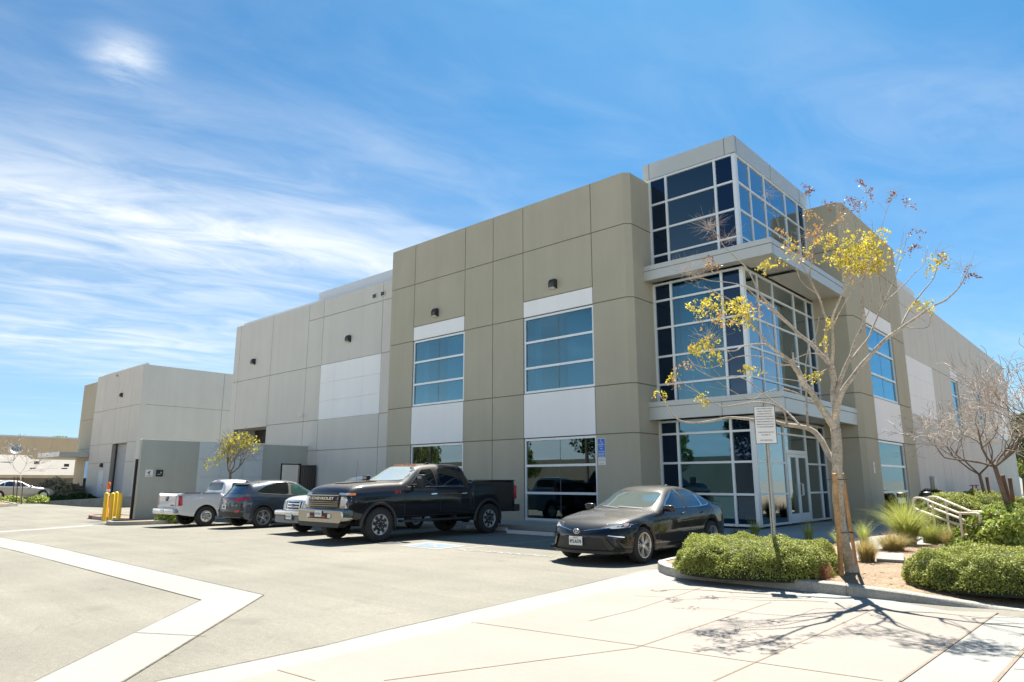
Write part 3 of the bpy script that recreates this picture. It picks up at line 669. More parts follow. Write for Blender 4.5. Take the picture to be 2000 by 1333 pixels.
window('x', XR, 27.88, 31.6, .2, 2.99, (1.11, 2.07), (), out=1, glass='glass_store', inner=lambda w: put(room('x', XR, 27.95, 31.5, .15, 3.0, 3, 1, ''), 'room', M['inside_dark'], w))
for y in (46.75, 55.1): window('x', XG, y, y+2.05, 4.6, 7.4, (5.5, 6.46), (), out=1, rec=.12)
# glass tower ---------------------------------------------------------
XT = -8.43; YT = 20.0; XL = -11.6; YE = 26.15
post = .11
tower = bld
levels = [(8.57, 11.9, (9.07, 10.0, 10.94)), (4.01, 8.08, (4.63, 5.56, 6.53, 7.47)), (.2, 3.44, (1.13, 2.08, 3.0))]
fv = (-10.93, -9.14); sv = (21.08, 22.30, 24.2, 25.45)
for li, (z0, z1, rz) in enumerate(levels):
    fr = MB(); t = .075
    def fb(x0, x1, za, zb, d0=-.03, d1=.12): fr.box((x0, YT+d0, za), (x1, YT+d1, zb))
    fb(XL, XL+t, z0, z1); fb(XT-.12, XT, z0, z1, -.0, .12)
    for x in fv: fb(x-.038, x+.038, z0, z1)
    rr = list(rz)
    for z in [z0+.04] + rr + [z1-.04]:
        xsr = [XL+t, fv[0]-.038, fv[0]+.038, fv[1]-.038, fv[1]+.038, XT-.12]
        for k in range(0, 6, 2): fb(xsr[k], xsr[k+1], z-.033, z+.033, -.025)
    f1 = put(fr, 'frame', M['frame_white'], None)
    pd = MB(); pv = MB(); gt = 'glass_vision'
    pd.box((XL+.05, YT+.03, z0), (fv[0], YT+.042, z1)); pd.box((fv[1], YT+.03, z0), (XT-.06, YT+.042, z1))
    pv0 = pv; pv.box((fv[0]+.0, YT+.03, z0), (fv[1]-.0, YT+.042, z1))
    win = empty('window'); win.parent = bld; f1.parent = win
    put(pd, 'spandrel_pane', M['glass_dark'], win)
    if li: put(pv, 'pane', M['glass_vision'], win)
    else: put(pv0, 'pane', M['glass_store'], win)
    # side face
    fr = MB()
    def sbx(y0, y1, za, zb, d0=-.012, d1=.05): fr.box((XT-max(d0, -.014), y0, za), (XT-d1, y1, zb))
    sbx(YT+.121, YT+.15, z0, z1); sbx(YE-.07, YE, z0, z1)
    door = li == 2
    for y in sv: sbx(y-.03, y+.03, z0, z1)
    ysr = [YT+.15] + [v for y in sv for v in (y-.03, y+.03)] + [YE-.07]
    for z in [z0+.04] + rr + [z1-.04]:
        for k in range(0, 10, 2):
            if door and k == 4 and z < 2.5: continue
            sbx(ysr[k], ysr[k+1], z-.03, z+.03, -.010)
    if door: sbx(sv[1]+.03, sv[2]-.03, 2.38, 2.50, -.010)
    f2 = put(fr, 'frame', M['frame_white'], None)
    win = empty('window'); win.parent = bld; f2.parent = win
    pv = MB(); pd = MB()
    pd.box((XT-.03, sv[3], z0), (XT-.042, YE-.04, z1))
    if door: pv.box((XT-.03, YT+.1, z0), (XT-.042, sv[1], z1)); pv.box((XT-.03, sv[1], 2.44), (XT-.042, sv[2], z1)); pv.box((XT-.03, sv[2], z0), (XT-.042, sv[3], z1))
    else: pv.box((XT-.03, YT+.1, z0), (XT-.042, sv[3], z1))
    put(pv, 'pane', M['glass_side'], win); put(pd, 'spandrel_pane', M['glass_dark'], win)
# interior of the tower seen through the glass
q = room('y', YT, XL+.02, XT-.1, .19, 3.5, 6.0, -1, '')
put(q, 'lobby', M['inside'])
q = MB(); q.box((fv[0]+.05, YT+.5, 3.98), (-9.95, YT+.53, 8.08)); q.box((-9.7, YT+1.1, 3.98), (-8.7, YT+1.13, 8.08)); q.box((XL, YT+.4, 3.55), (XT-.1, 26, 3.98))
put(q, 'blind', M['blind'])
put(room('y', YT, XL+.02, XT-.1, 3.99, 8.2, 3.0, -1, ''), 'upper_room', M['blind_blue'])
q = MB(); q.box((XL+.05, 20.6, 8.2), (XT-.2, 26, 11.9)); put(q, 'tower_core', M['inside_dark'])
# top fascia
q = MB(); q.box((-24+12.2, YT-.03, 11.9), (XT+.03, YT+.2, 12.5)); q.box((XT+.03, YT+.2, 11.9), (XT-.2, 26.5, 12.5)); q.box((-11.8, YT+.2, 12.1), (-11.6, 26.5, 12.5)); q.box((-11.6, 26.3, 11.7), (XT-.2, 26.5, 12.5)); q.box((-11.6, YT+.2, 11.95), (XT-.2, 26.3, 12.05))
put(q, 'tower_fascia', M['alu_panel'])
q = MB()
for x in (-11.55, -8.75): q.box((x-.01, YT-.034, 11.92), (x+.01, YT-.02, 12.49))
for y in (20.1, 22.9, 25.7): q.box((XT+.02, y-.01, 11.92), (XT+.034, y+.01, 12.49))
q.box((-11.6, YT-.036, 11.895), (XT+.036, YT+.0, 11.905)); put(q, 'panel_seam', M['seam'])
# wrap around canopies
for (z0, z1) in ((8.08, 8.57), (3.44, 4.01)):
    ca = empty('canopy'); ca.parent = bld; yf = 19.39; xe = -7.26; th = .25
    q = MB(); zs_ = z1-.17
    for (a, b, e) in ((z0, zs_-.008, 0), (zs_+.008, z1, .02)):
        q.box((-11.595, yf-e, a), (xe+e, yf+.12, b)); q.box((xe-.12, yf+.12, a), (xe+e, 26.14, b))
    q.box((-11.595, yf+.12, zs_), (xe-.12, YT-.05, z1-.05)); q.box((XT+.05, YT-.05, zs_), (xe-.12, 26.14, z1-.05))
    put(q, 'canopy_fascia', M['alu_panel'], ca)
    q = MB(); q.box((-11.59, yf+.012, z0+.02), (xe-.012, yf+.1, z1-.02)); q.box((-9.1-.008, yf-.003, z0), (-9.1+.008, yf+.01, z1)); q.box((xe-.01, 22.6, z0), (xe+.003, 22.62, z1)); q.box((xe-.01, 19.5, z0), (xe+.003, 19.515, z1)); put(q, 'canopy_seam', M['seam'], ca)
    q = MB(); q.box((-11.59, yf+.12, z0+.06), (XT+.03, YT-.04, z0+.08)); q.box((XT+.03, yf+.12, z0+.06), (xe-.12, 20.6, z0+.08)); q.box((XT+.03, 22.0, z0+.06), (xe-.12, 26.14, z0+.08)); q.box((XT+.03, 20.6, z0+.16), (xe-.12, 22.0, z0+.18)); put(q, 'soffit', M['alu_panel'], ca)
# entrance doors
for k, (y0, y1) in enumerate(((22.36, 23.24), (23.26, 24.14))):
    q = MB(); x0, x1 = XT+.02, XT-.05
    q.box((x0, y0, .22), (x1, y0+.07, 2.37)); q.box((x0, y1-.07, .22), (x1, y1, 2.37)); q.box((x0, y0+.07, 2.27), (x1, y1-.07, 2.37)); q.box((x0, y0+.07, .22), (x1, y1-.07, .50))
    d = empty('door'); d.parent = bld
    put(q, 'door_frame', M['frame_white'], d)
    q = MB(); q.box((XT-.01, y0+.06, .48), (XT-.02, y1-.06, 2.29)); put(q, 'pane', M['glass_side'], d)
    if k == 1:
        q = MB(); q.tube([(XT+.02, y0+.06, 1.05), (XT+.09, y0+.06, 1.07), (XT+.09, y0+.06, 1.42), (XT+.02, y0+.06, 1.44)], .016); q.tube([(XT+.02, y0+.16, 1.05), (XT+.09, y0+.16, 1.07), (XT+.09, y0+.16, 1.42), (XT+.02, y0+.16, 1.44)], .012); put(q, 'handle', M['alu'], d)
# wall lights, vents, camera, address plate
def wall_light(x, y, z, rz=0):
    e = empty('wall_light', (x, y, z), rz); s = MB(); s.bbox((-.13, -.02, -.17), (.13, 0, .17), .008)
    s.prism([(-.02, -.17), (-.20, -.13), (-.22, .02), (-.14, .17), (-.02, .17)], 'x', -.12, .12)
    s.build('housing', M['bronze'], e); s = MB(); s.prism([(-.03, -.175), (-.19, -.14), (-.19, -.132), (-.03, -.165)], 'x', -.1, .1); s.build('lens', M['blind'], e)
    return e
for i, (x, y, z, lab) in enumerate(((-21.08, YF, 8.42, 'over the narrower upper window left of the tower'), (-14.78, YF, 8.42, 'over the wider upper window nearest the glass tower'), (-28.45, YG, 8.46, 'above the white wall panel of the grey wing'), (-38.0, YG, 8.42, 'near the far left end of the grey wing'))):
    tag(wall_light(x, y-.002, z), 'dark bronze wall pack light mounted ' + lab, 'wall light', 'wall lights on the facades')
for i, x in enumerate((-26.5, -25.85)):
    s = MB(); s.bbox((-.17, -.04, -.13), (.17, -.003, .13), .01); s.box((-.13, -.05, -.09), (.13, -.041, .09), 1)
    o = s.build('overflow_scupper', [M['grey'], M['bronze']]); o.location = (x, YG, 10.31)
    tag(o, ('left' if i == 0 else 'right') + ' one of two small bronze overflow scuppers high on the grey wall', 'scupper', 'scuppers below the roof edge')
e = tag(empty('security_camera', (-32.3, YG, 4.92)), 'small white dome camera on the joint of the grey wall', 'camera'); s = MB(); s.bbox((-.05, -.25, .0), (.05, -.003, .05), .01); s.build('bracket', M['white'], e)
s = MB(); s.lathe([(.0, .001), (-.0, .08), (-.05, .085), (-.1, .06), (-.13, .001)], 14, 'z', c=(0, -.2, 0)); s.build('dome', M['white'], e, smooth=True)
s = MB(); s.bbox((0, -.075, -.19), (.012, .075, .19), .004); e = s.build('address_plate', M['white']); e.location = (XR+.003, 26.95, 1.98); tag(e, 'narrow white plate with an arrow fixed beside the garden window', 'plate')
s = MB(); s.prism([(-.03, .05), (0, .12), (.03, .05)], 'x', .012, .015); s.box((.012, -.008, -.02), (.015, .008, .06)); s.box((.012, -.04, -.1), (.015, .04, -.09)); s.box((.012, -.04, -.13), (.015, .03, -.12)); s.build('arrow', M['grey_text'], e)
# ------------------------------------------------------------------ vehicles
def paint(name, c, metal=.0, rough=.35, coat=1.0, dust=0.0, dustc=(.32, .28, .21)):
    m, nt, p = _mat(name); N = nt.nodes; L = nt.links
    p.inputs['Metallic'].default_value = metal; p.inputs['Roughness'].default_value = rough; p.inputs['Coat Weight'].default_value = coat; p.inputs['Coat Roughness'].default_value = .04
    p.inputs['Base Color'].default_value = (*c, 1); p.inputs['Specular IOR Level'].default_value = .12 if metal == 0 else .4
    if dust:      # fine dust settled on the upward facing panels
        g = N.new('ShaderNodeNewGeometry'); s = N.new('ShaderNodeSeparateXYZ'); L.new(g.outputs['Normal'], s.inputs[0])
        r = N.new('ShaderNodeMapRange'); r.inputs[1].default_value = .74; r.inputs[2].default_value = 1.0; r.inputs[4].default_value = dust; L.new(s.outputs[2], r.inputs[0])
        tc = N.new('ShaderNodeTexCoord'); n = N.new('ShaderNodeTexNoise'); n.inputs['Scale'].default_value = 2.2; n.inputs['Detail'].default_value = 8; L.new(tc.outputs['Object'], n.inputs['Vector'])
        r2 = N.new('ShaderNodeMapRange'); r2.inputs[1].default_value = .3; r2.inputs[2].default_value = .7; r2.inputs[3].default_value = .55; r2.inputs[4].default_value = 1.0; L.new(n.outputs[0], r2.inputs[0])
        mu = N.new('ShaderNodeMath'); mu.operation = 'MULTIPLY'; L.new(r.outputs[0], mu.inputs[0]); L.new(r2.outputs[0], mu.inputs[1])
        mx = N.new('ShaderNodeMix'); mx.data_type = 'RGBA'; L.new(mu.outputs[0], mx.inputs[0]); mx.inputs[6].default_value = (*c, 1); mx.inputs[7].default_value = (*dustc, 1); L.new(mx.outputs[2], p.inputs['Base Color'])
        r3 = N.new('ShaderNodeMapRange'); r3.inputs[2].default_value = dust; r3.inputs[3].default_value = .04; r3.inputs[4].default_value = .16; L.new(mu.outputs[0], r3.inputs[0]); L.new(r3.outputs[0], p.inputs['Coat Roughness'])
    return m
M['paint_black'] = paint('black_car_paint', (.006, .006, .007), 0, .5, dust=.18)
M['paint_truck'] = paint('dark_truck_paint', (.008, .008, .010), 0, .5, dust=.45, dustc=(.30, .235, .165))
M['paint_slate'] = paint('slate_car_paint', (.045, .060, .078), .45, .34, dust=.25)
M['paint_white'] = paint('white_car_paint', (.62, .63, .64), 0, .35)
M['paint_silver'] = paint('silver_car_paint', (.42, .40, .36), .5, .35)
M['car_glass'] = glass_mat('car_glass', opaque=(.008, .011, .012), refl=(.85, .95, 1), fmin=.10, fmax=.95)
M['car_glass_tint'] = glass_mat('tinted_car_glass', opaque=(.006, .007, .008), refl=(.6, .7, .75), fmin=.08, fmax=.8)
M['windshield'] = glass_mat('windshield_glass', opaque=(.10, .125, .115), refl=(.85, .95, 1), fmin=.12, fmax=.95)
M['sunshade_glass'] = glass_mat('sunshade_behind_glass', opaque=(.34, .38, .36), refl=(.85, .95, 1), fmin=.12, fmax=.95)
M['chrome'] = plain('chrome', (.75, .76, .77), .12, 1)
M['trim'] = plain('black_plastic', (.022, .022, .023), .55)
M['mesh_grille'] = plain('grille_mesh', (.012, .012, .013), .5, bump=.8, bscale=90)
M['tyre'] = plain('tyre_rubber', (.028, .027, .026), .85, bump=.3, bscale=60)
M['rim_silver'] = plain('machined_alloy', (.62, .63, .64), .28, .85)
M['rim_black'] = plain('black_alloy', (.015, .015, .016), .35)
M['lamp'] = plain('headlamp_lens', (.55, .58, .60), .12, .2, coat=1)
M['lamp_dark'] = plain('headlamp_dark', (.16, .18, .19), .1, .3, coat=1)
M['amber'] = plain('amber_lens', (.75, .22, .05), .2, coat=1)
M['red_lens'] = plain('red_lens', (.45, .008, .012), .15, coat=1)
M['red_hook'] = plain('red_tow_hook', (.55, .03, .02), .5)
M['plate_white'] = plain('licence_plate', (.72, .72, .70), .5)
M['underbody'] = plain('underbody', (.012, .012, .012), .95)
def interp(tab, x): return float(np.interp(x, [t[0] for t in tab], [t[1] for t in tab]))
def rounded(poly, it=2, keep=.25):
    for _ in range(it):
        out = []
        for i in range(len(poly)):
            a = Vector(poly[i]); b = Vector(poly[(i+1) % len(poly)]); out += [tuple(a.lerp(b, keep)), tuple(a.lerp(b, 1-keep))]
        poly = out; keep = .25
    return poly
def shrink(poly, d):
    c = sum((Vector(p) for p in poly), Vector((0, 0)))/len(poly); n = len(poly); out = []
    area = sum(poly[i][0]*poly[(i+1) % n][1]-poly[(i+1) % n][0]*poly[i][1] for i in range(n)); sg = 1 if area > 0 else -1
    for i in range(n):
        a, b, e = Vector(poly[i-1]), Vector(poly[i]), Vector(poly[(i+1) % n])
        n1 = (b-a).normalized(); n2 = (e-b).normalized(); v = Vector((-(n1.y+n2.y), n1.x+n2.x))
        if v.length < 1e-6: v = Vector((-n1.y, n1.x))
        v.normalize(); out.append(tuple(b + v*d*sg))
    return out
class Car:
    def __init__(s, name, S, mat):
        s.S = S; s.root = empty(name); W, sill, belt, top = S['W'], S['sill'], S['belt'], S['top']; Lc = S['L']
        ys = set(S['ys']); arches = S['arch']
        for (yc, hz, ra) in arches: ys = {y for y in ys if not (yc-ra-.03 < y < yc+ra+.03)}
        st = [(y, None) for y in ys]
        for (yc, hz, ra) in arches:
            for c in (-1.03, -1.0, -.90, -.68, -.36, 0, .36, .68, .90, 1.0, 1.03):
                st.append((yc+c*ra, None if abs(c) > 1.01 else hz + ra*math.sqrt(max(0, 1-c*c)) if abs(c) < .99 else hz+.10*ra))
        st.sort(); rows = 8; V = []; F = []
        wmax = max(w for _, w in W)
        def sec(y, az):
            w, zb, zt, s0 = interp(W, y), interp(belt, y), interp(top, y), interp(sill, y)
            zs = s0 if az is None else max(az, s0); h = zt-zb
            z1 = max(zs+.035, s0+.13*(zb-s0)); zm = max(z1+.03, s0+S.get('mid', .62)*(zb-s0)); z3 = max(zm+.02, zb-.075)
            fl = interp(S['flare'], y) if 'flare' in S else 0
            k = S.get('k', .42); r5 = w-.065-max(k*(h-.05), .06)
            return [(w-.045+fl, zs), (w-.008+fl, z1), (w+.004, zm), (w-.018, z3), (w-.062, max(zb, z3+.02)), (r5, zt-min(.055, max(.02, .12*h+.02))), (r5*.6, zt-.012), (0, zt)]
        def bowed(x, y, z, row):
            u = (x/wmax)**2
            y2 = y + S['bf']*u*math.exp(-max(y, 0)/.45) - S['br']*u*math.exp(-(Lc-y)/.45)
            y2 += interp(S['nose'], z)*math.exp(-y/.16) - interp(S['tail'], z)*math.exp(-(Lc-y)/.16)
            if row >= 4 and 'ws' in S:
                for (yc, sg, amp) in S['ws']: y2 += amp*u*math.exp(-((y-yc)/sg)**2)
            return (x, y2, z)
        secs = [sec(y, a) for y, a in st]
        for (y, a), sc in zip(st, secs):
            for i, (x, z) in enumerate(sc): V.append(bowed(x, y, z, i))
            for i in range(rows-2, -1, -1): x, z = sc[i]; V.append(bowed(-x, y, z, i))
        n = 2*rows-1; m_ = len(st)
        for k in range(m_-1):
            for i in range(n-1): F.append((k*n+i, k*n+i+1, (k+1)*n+i+1, (k+1)*n+i))
        def cap(k, flip):
            sc = secs[k]; y = st[k][0]; base = len(V); xs_ = [sc[5][0], sc[6][0], 0, -sc[6][0], -sc[5][0]]
            idx = []
            for i in range(4):
                rowi = [k*n+i]
                for x in xs_: V.append(bowed(x, y, sc[i][1], i)); rowi.append(len(V)-1)
                rowi.append(k*n+n-1-i); idx.append(rowi)
            idx.append([k*n+4, k*n+5, k*n+6, k*n+7, k*n+8, k*n+9, k*n+10])
            for i in range(4):
                for j in range(6):
                    f = (idx[i][j], idx[i][j+1], idx[i+1][j+1], idx[i+1][j]); F.append(f if flip else f[::-1])
        cap(0, True); cap(m_-1, False)
        mb = MB(); mb.v = V; mb.f = F; mb.mi = [0]*len(F)
        o = mb.build('body', mat); 
        bm = bmesh.new(); bm.from_mesh(o.data); bmesh.ops.recalc_face_normals(bm, faces=bm.faces[:]); bm.normal_update()
        if sum(f.normal.z*f.calc_area() for f in bm.faces) < 0: bmesh.ops.reverse_faces(bm, faces=bm.faces[:])
        cl = bm.edges.layers.float.get('crease_edge') or bm.edges.layers.float.new('crease_edge')
        for e in bm.edges:
            if e.is_boundary: e[cl] = 1.0
            else:
                a_, b_ = e.verts[0].index, e.verts[1].index
                if a_ < m_*n and b_ < m_*n and a_ % n == b_ % n and (a_ % n) in (4, n-5) and S.get('beltcrease', .25): e[cl] = S.get('beltcrease', .25)
        bm.to_mesh(o.data); bm.free()
        md = o.modifiers.new('s', 'SUBSURF'); md.levels = 2; md.render_levels = 2
        dg = bpy.context.evaluated_depsgraph_get(); me = bpy.data.meshes.new_from_object(o.evaluated_get(dg)); old = o.data
        o.modifiers.clear(); o.data = me; bpy.data.meshes.remove(old); me.name = 'body'
        me.polygons.foreach_set('use_smooth', [True]*len(me.polygons))
        o.parent = s.root; s.body = o
        bm = bmesh.new(); bm.from_mesh(me); s.bvh = BVHTree.FromBMesh(bm); bm.free(); s.L = Lc
        s.build_under(arches, wmax)
    def build_under(s, arches, wmax):
        q = MB(); z0 = min(z for _, z in s.S['sill']) + .06
        edges = [.25] + sorted(v for yc, hz, ra in arches for v in (yc-ra, yc+ra)) + [s.L-.25]
        for a, b in zip(edges[::2], edges[1::2]): q.box((-wmax+.1, a, z0), (wmax-.1, b, z0+.05))
        for yc, hz, ra in arches: q.box((-wmax+.34, yc-ra, z0+.05), (wmax-.34, yc+ra, z0+.1))
        for (yc, hz, ra) in arches:
            for sg in (1, -1):
                w = interp(s.S['W'], yc); xa, xb = sg*(w-.03), sg*(w-.36); n = 14; b = len(q.v)
                for i in range(n+1):
                    a = math.pi*i/n; y = yc+math.cos(a)*ra*1.0; z = hz+math.sin(a)*ra*1.0
                    q.v += [(xa, y, z), (xb, y, z)]
                for i in range(n): q.f.append((b+2*i, b+2*i+1, b+2*i+3, b+2*i+2)); q.mi.append(0)
                q.v.append((xb, yc, hz)); c = len(q.v)-1
                for i in range(n): q.f.append((c, b+2*i+1, b+2*i+3)); q.mi.append(0)
                q.v += [(xb, yc-ra, z0), (xb, yc+ra, z0)]; q.f.append((b+1, c, b+2*n+1, c+1, c+2)[0:3]); q.mi.append(0)
                q.f.append((c+1, c+2, b+1, b+2*n+1)); q.mi.append(0)
        q.build('underbody', M['underbody'], s.root)
    def hit(s, view, a, b):
        o, d = {'R': ((3, a, b), (-1, 0, 0)), 'L': ((-3, a, b), (1, 0, 0)), 'F': ((a, -2, b), (0, 1, 0)), 'B': ((a, s.L+2, b), (0, -1, 0)), 'T': ((a, b, 4), (0, 0, -1))}[view]
        o = Vector(o); d = Vector(d); loc, nrm, i, t = s.bvh.ray_cast(o, d)
        if loc is None:
            mid = o + d*(2 if view in 'FB' else 2.05 if view in 'RL' else 2.5)
            loc, nrm, i, t = s.bvh.find_nearest(mid)
            w = {'R': 0, 'L': 0, 'F': 1, 'B': 1, 'T': 2}[view]; p = Vector(mid); p[w] = loc[w]; return p, d
        return loc, d
    def decal(s, name, poly, view, mat, off=.004, thick=.02, res=.07, parent=None, label=None, both=False):
        bm = bmesh.new(); bm.faces.new([bm.verts.new((p[0], p[1], 0)) for p in poly])
        xs_ = [p[0] for p in poly]; ys_ = [p[1] for p in poly]
        for ax, lo, hi in ((0, min(xs_), max(xs_)), (1, min(ys_), max(ys_))):
            nn = max(1, int((hi-lo)/res))
            for i in range(1, nn):
                no = [0, 0, 0]; no[ax] = 1; co = [0, 0, 0]; co[ax] = lo+(hi-lo)*i/nn
                bmesh.ops.bisect_plane(bm, geom=bm.verts[:]+bm.edges[:]+bm.faces[:], plane_co=co, plane_no=no)
        bmesh.ops.dissolve_degenerate(bm, edges=bm.edges[:], dist=.0004)
        top = {}
        for v in bm.verts:
            p, d = s.hit(view, v.co.x, v.co.y); v.co = p - d*off; top[v] = d.copy()
        bd = [e for e in bm.edges if e.is_boundary]
        if thick:
            r = bmesh.ops.extrude_edge_only(bm, edges=bd); dd = Vector(top[next(iter(top))])
            for g_ in r['geom']:
                if isinstance(g_, bmesh.types.BMVert): g_.co += dd*thick
        bmesh.ops.recalc_face_normals(bm, faces=bm.faces[:])
        o = MB().frombm(bm).build(name, mat, parent or s.root, smooth=True)
        o.data.set_sharp_from_angle(angle=R(35))
        if label: o['label'] = label
        return o
    def sides(s, name, poly, mat, **k): return s.decal(name, poly, 'R', mat, **k), s.decal(name, poly, 'L', mat, **k)
    def fpair(s, name, poly, view, mat, **k): return s.decal(name, poly, view, mat, **k), s.decal(name, [(-x, z) for x, z in poly], view, mat, **k)
    def line(s, pts, w, name='door_seam', mat=None, off=.0025, view='R'):   # thin strip following pts
        pts = [Vector(p) for p in pts]; a = []; b = []
        for i, p in enumerate(pts):
            t = (pts[min(i+1, len(pts)-1)]-pts[max(i-1, 0)]).normalized(); n_ = Vector((-t.y, t.x))*w/2; a.append(tuple(p+n_)); b.append(tuple(p-n_))
        poly = a + b[::-1]
        if view == 'R': return s.sides(name, poly, mat or M['trim'], off=off, thick=.004, res=.12)
        return s.decal(name, poly, view, mat or M['trim'], off=off, thick=.004, res=.12)
    def arch_flare(s, yc, hz, ra, w, mat, off, a0=-8, a1=188):
        ang = [R(a) for a in np.linspace(a0, a1, 17)]
        poly = [(yc+math.cos(a)*(ra+.005), hz+math.sin(a)*(ra+.005)) for a in ang] + [(yc+math.cos(a)*(ra+w), hz+math.sin(a)*(ra+w)) for a in ang[::-1]]
        for sg in (1, -1):
            q = MB(); b = 0; n = len(ang)
            for rr, o_ in ((ra+.002, -.05), (ra+.002, off), (ra+w*.7, off), (ra+w, -.0)):
                for a in ang:
                    y, z = yc+math.cos(a)*rr, hz+math.sin(a)*rr; p, d = s.hit('R' if sg > 0 else 'L', y, z+.001)
                    x = max(p.x*sg, interp(s.S['W'], y)-.06); q.v.append((sg*(x+o_), y, z))
            for k in range(3):
                for i in range(n-1): q.f.append((k*n+i, k*n+i+1, (k+1)*n+i+1, (k+1)*n+i)); q.mi.append(0)
            q.build('wheel_arch_trim', mat, s.root, smooth=True)
    def wheel(s, x, y, z, r, rimr, w, style, side):
        e = empty('wheel', (side*x, y, z), 0 if side > 0 else math.pi); e.parent = s.root
        q = MB(); q.lathe([(-.02, rimr-.005), (0, rimr+.012), (.004, (rimr+r)/2), (-.012, r-.018), (-.04, r), (-w+.04, r), (-w+.012, r-.018), (-w-.004, (r+rimr)/2), (-w+.01, rimr)], 48)
        if style == 'truck':
            for k in range(30):
                a = 2*math.pi*k/30; b = len(q.v)
                q.bbox((-.075, -.022, r-.02), (.004, .022, r+.008), .006); q.bbox((-.165, -.02+.0, r-.01), (-.095, .02, r+.008), .006); q.bbox((-.005, -.016, r-.075), (.010, .016, r-.012), .004)
                q.xf(Matrix.Rotation(a, 4, 'X'), b)
        t = q.build('tyre', M['tyre'], e, ang=30)
        q = MB(); q.lathe([(-.02, rimr), (-.004, rimr-.003), (-.006, rimr-.02), (-.03, rimr-.03), (-w+.03, rimr-.035)], 40)
        dk = MB(); dk.lathe([(-.10, rimr-.03), (-.10, .001)], 40)
        def spoke(a, r0, r1, w0, w1, d0, d1, mb=None, th=.03):
            mb = mb or q; b = len(mb.v)
            mb.add([(d0, -w0, r0), (d0, w0, r0), (d1, w1, r1), (d1, -w1, r1), (d0-th, -w0*1.1, r0), (d0-th, w0*1.1, r0), (d1-th, w1*1.1, r1), (d1-th, -w1*1.1, r1)], [(0, 1, 2, 3), (7, 6, 5, 4), (0, 4, 5, 1), (2, 6, 7, 3), (1, 5, 6, 2), (3, 7, 4, 0)])
            mb.xf(Matrix.Rotation(a, 4, 'X'), b)
        if style == 'truck':
            dk.lathe([(-.035, rimr-.03), (-.02, rimr*.72), (-.035, rimr*.45), (-.012, rimr*.3), (-.0, .06), (0, .001)], 40)
            for k in range(8): spoke(2*math.pi*k/8+.2, rimr*.60, rimr*.94, .022, .046, -.012, -.012, th=.015)
            for k in range(8):
                a = 2*math.pi*k/8; q.lathe([(-.01, .012), (.012, .011), (.014, .001)], 8, c=(0, .085*math.cos(a), .085*math.sin(a)))
            q.f = q.f; rm = 'rim_silver'
        elif style == 'multi':
            for k in range(5):
                for dlt in (-.16, .16): spoke(2*math.pi*k/5+dlt*.55+.3, .035, rimr-.012, .0075, .006, -.03, -.012); spoke(2*math.pi*k/5+dlt*2.0+.3, .06, rimr-.012, .0045, .005, -.032, -.013)
            q.lathe([(-.02, .062), (-.012, .05), (-.008, .001)], 20)
        elif style == 'suv':
            for k in range(5):
                a = 2*math.pi*k/5+.1; spoke(a-.10, .04, rimr-.012, .013, .008, -.03, -.012); spoke(a+.10, .04, rimr-.012, .013, .008, -.03, -.012); spoke(a-.38, .08, rimr-.012, .004, .005, -.036, -.016); spoke(a+.38, .08, rimr-.012, .004, .005, -.036, -.016)
            q.lathe([(-.02, .06), (-.012, .05), (-.008, .001)], 20)
        else:
            q.lathe([(-.006, rimr-.02), (-.03, rimr*.86), (-.012, rimr*.62), (-.018, rimr*.36), (.0, rimr*.28), (.0, .001)], 36)
            for k in range(7):
                a = 2*math.pi*k/7; dk.lathe([(-.008, .001), (-.008, .022)], 10, c=(0, rimr*.60*math.cos(a), rimr*.60*math.sin(a)))
        if style == 'steel': dk.xf(Matrix.Translation((.006, 0, 0)))
        q.build('rim', M['rim_silver'], e, ang=30); dk.build('rim_backing', M['rim_black'], e, ang=30)
        return e
    def wheels(s, x, r, rimr, w, style):
        for (yc, hz, ra) in s.S['arch']:
            for sd in (1, -1): s.wheel(x, yc, hz, r, rimr, w, style, sd)
    def mirror(s, x, y, z, sx, sy, sz, mat, arm=.12, back=None):
        for sg in (1, -1):
            q = MB(); b = 0; bm = bmesh.new(); bmesh.ops.create_cube(bm, size=1)
            bmesh.ops.subdivide_edges(bm, edges=bm.edges[:], cuts=2, use_grid_fill=True)
            for v in bm.verts:
                c = v.co*2; k = (abs(c.x)**3+abs(c.y)**3+abs(c.z)**3)**(1/3) or 1
                v.co = Vector((sg*(x+arm)+c.x/k*sx*max(1, k*.9), y+c.y/k*sy, z+c.z/k*sz))
            q.frombm(bm); o = q.build('mirror', mat, s.root, smooth=True)
            q = MB(); q.tube([(sg*(x-.06), y, z-sz*.6), (sg*(x+arm), y, z-sz*.3)], .028); q.build('mirror_arm', M['trim'], o)
    def text(s, body, size, mat, name, a, b, view='F', off=.006, xs=1.2, parent=None, bold=.004):
        p, d = s.hit(view, a, b); p = p - d*off
        if view == 'F': Mx = frameM(p, (1, 0, 0), (0, 0, 1))
        elif view == 'B': Mx = frameM(p, (-1, 0, 0), (0, 0, 1))
        elif view == 'R': Mx = frameM(p, (0, 1, 0), (0, 0, 1))
        else: Mx = frameM(p, (0, -1, 0), (0, 0, 1))
        return text_mesh(body, size, mat, parent or s.root, name, Mx, ext=.003, bold=bold, xs=xs)
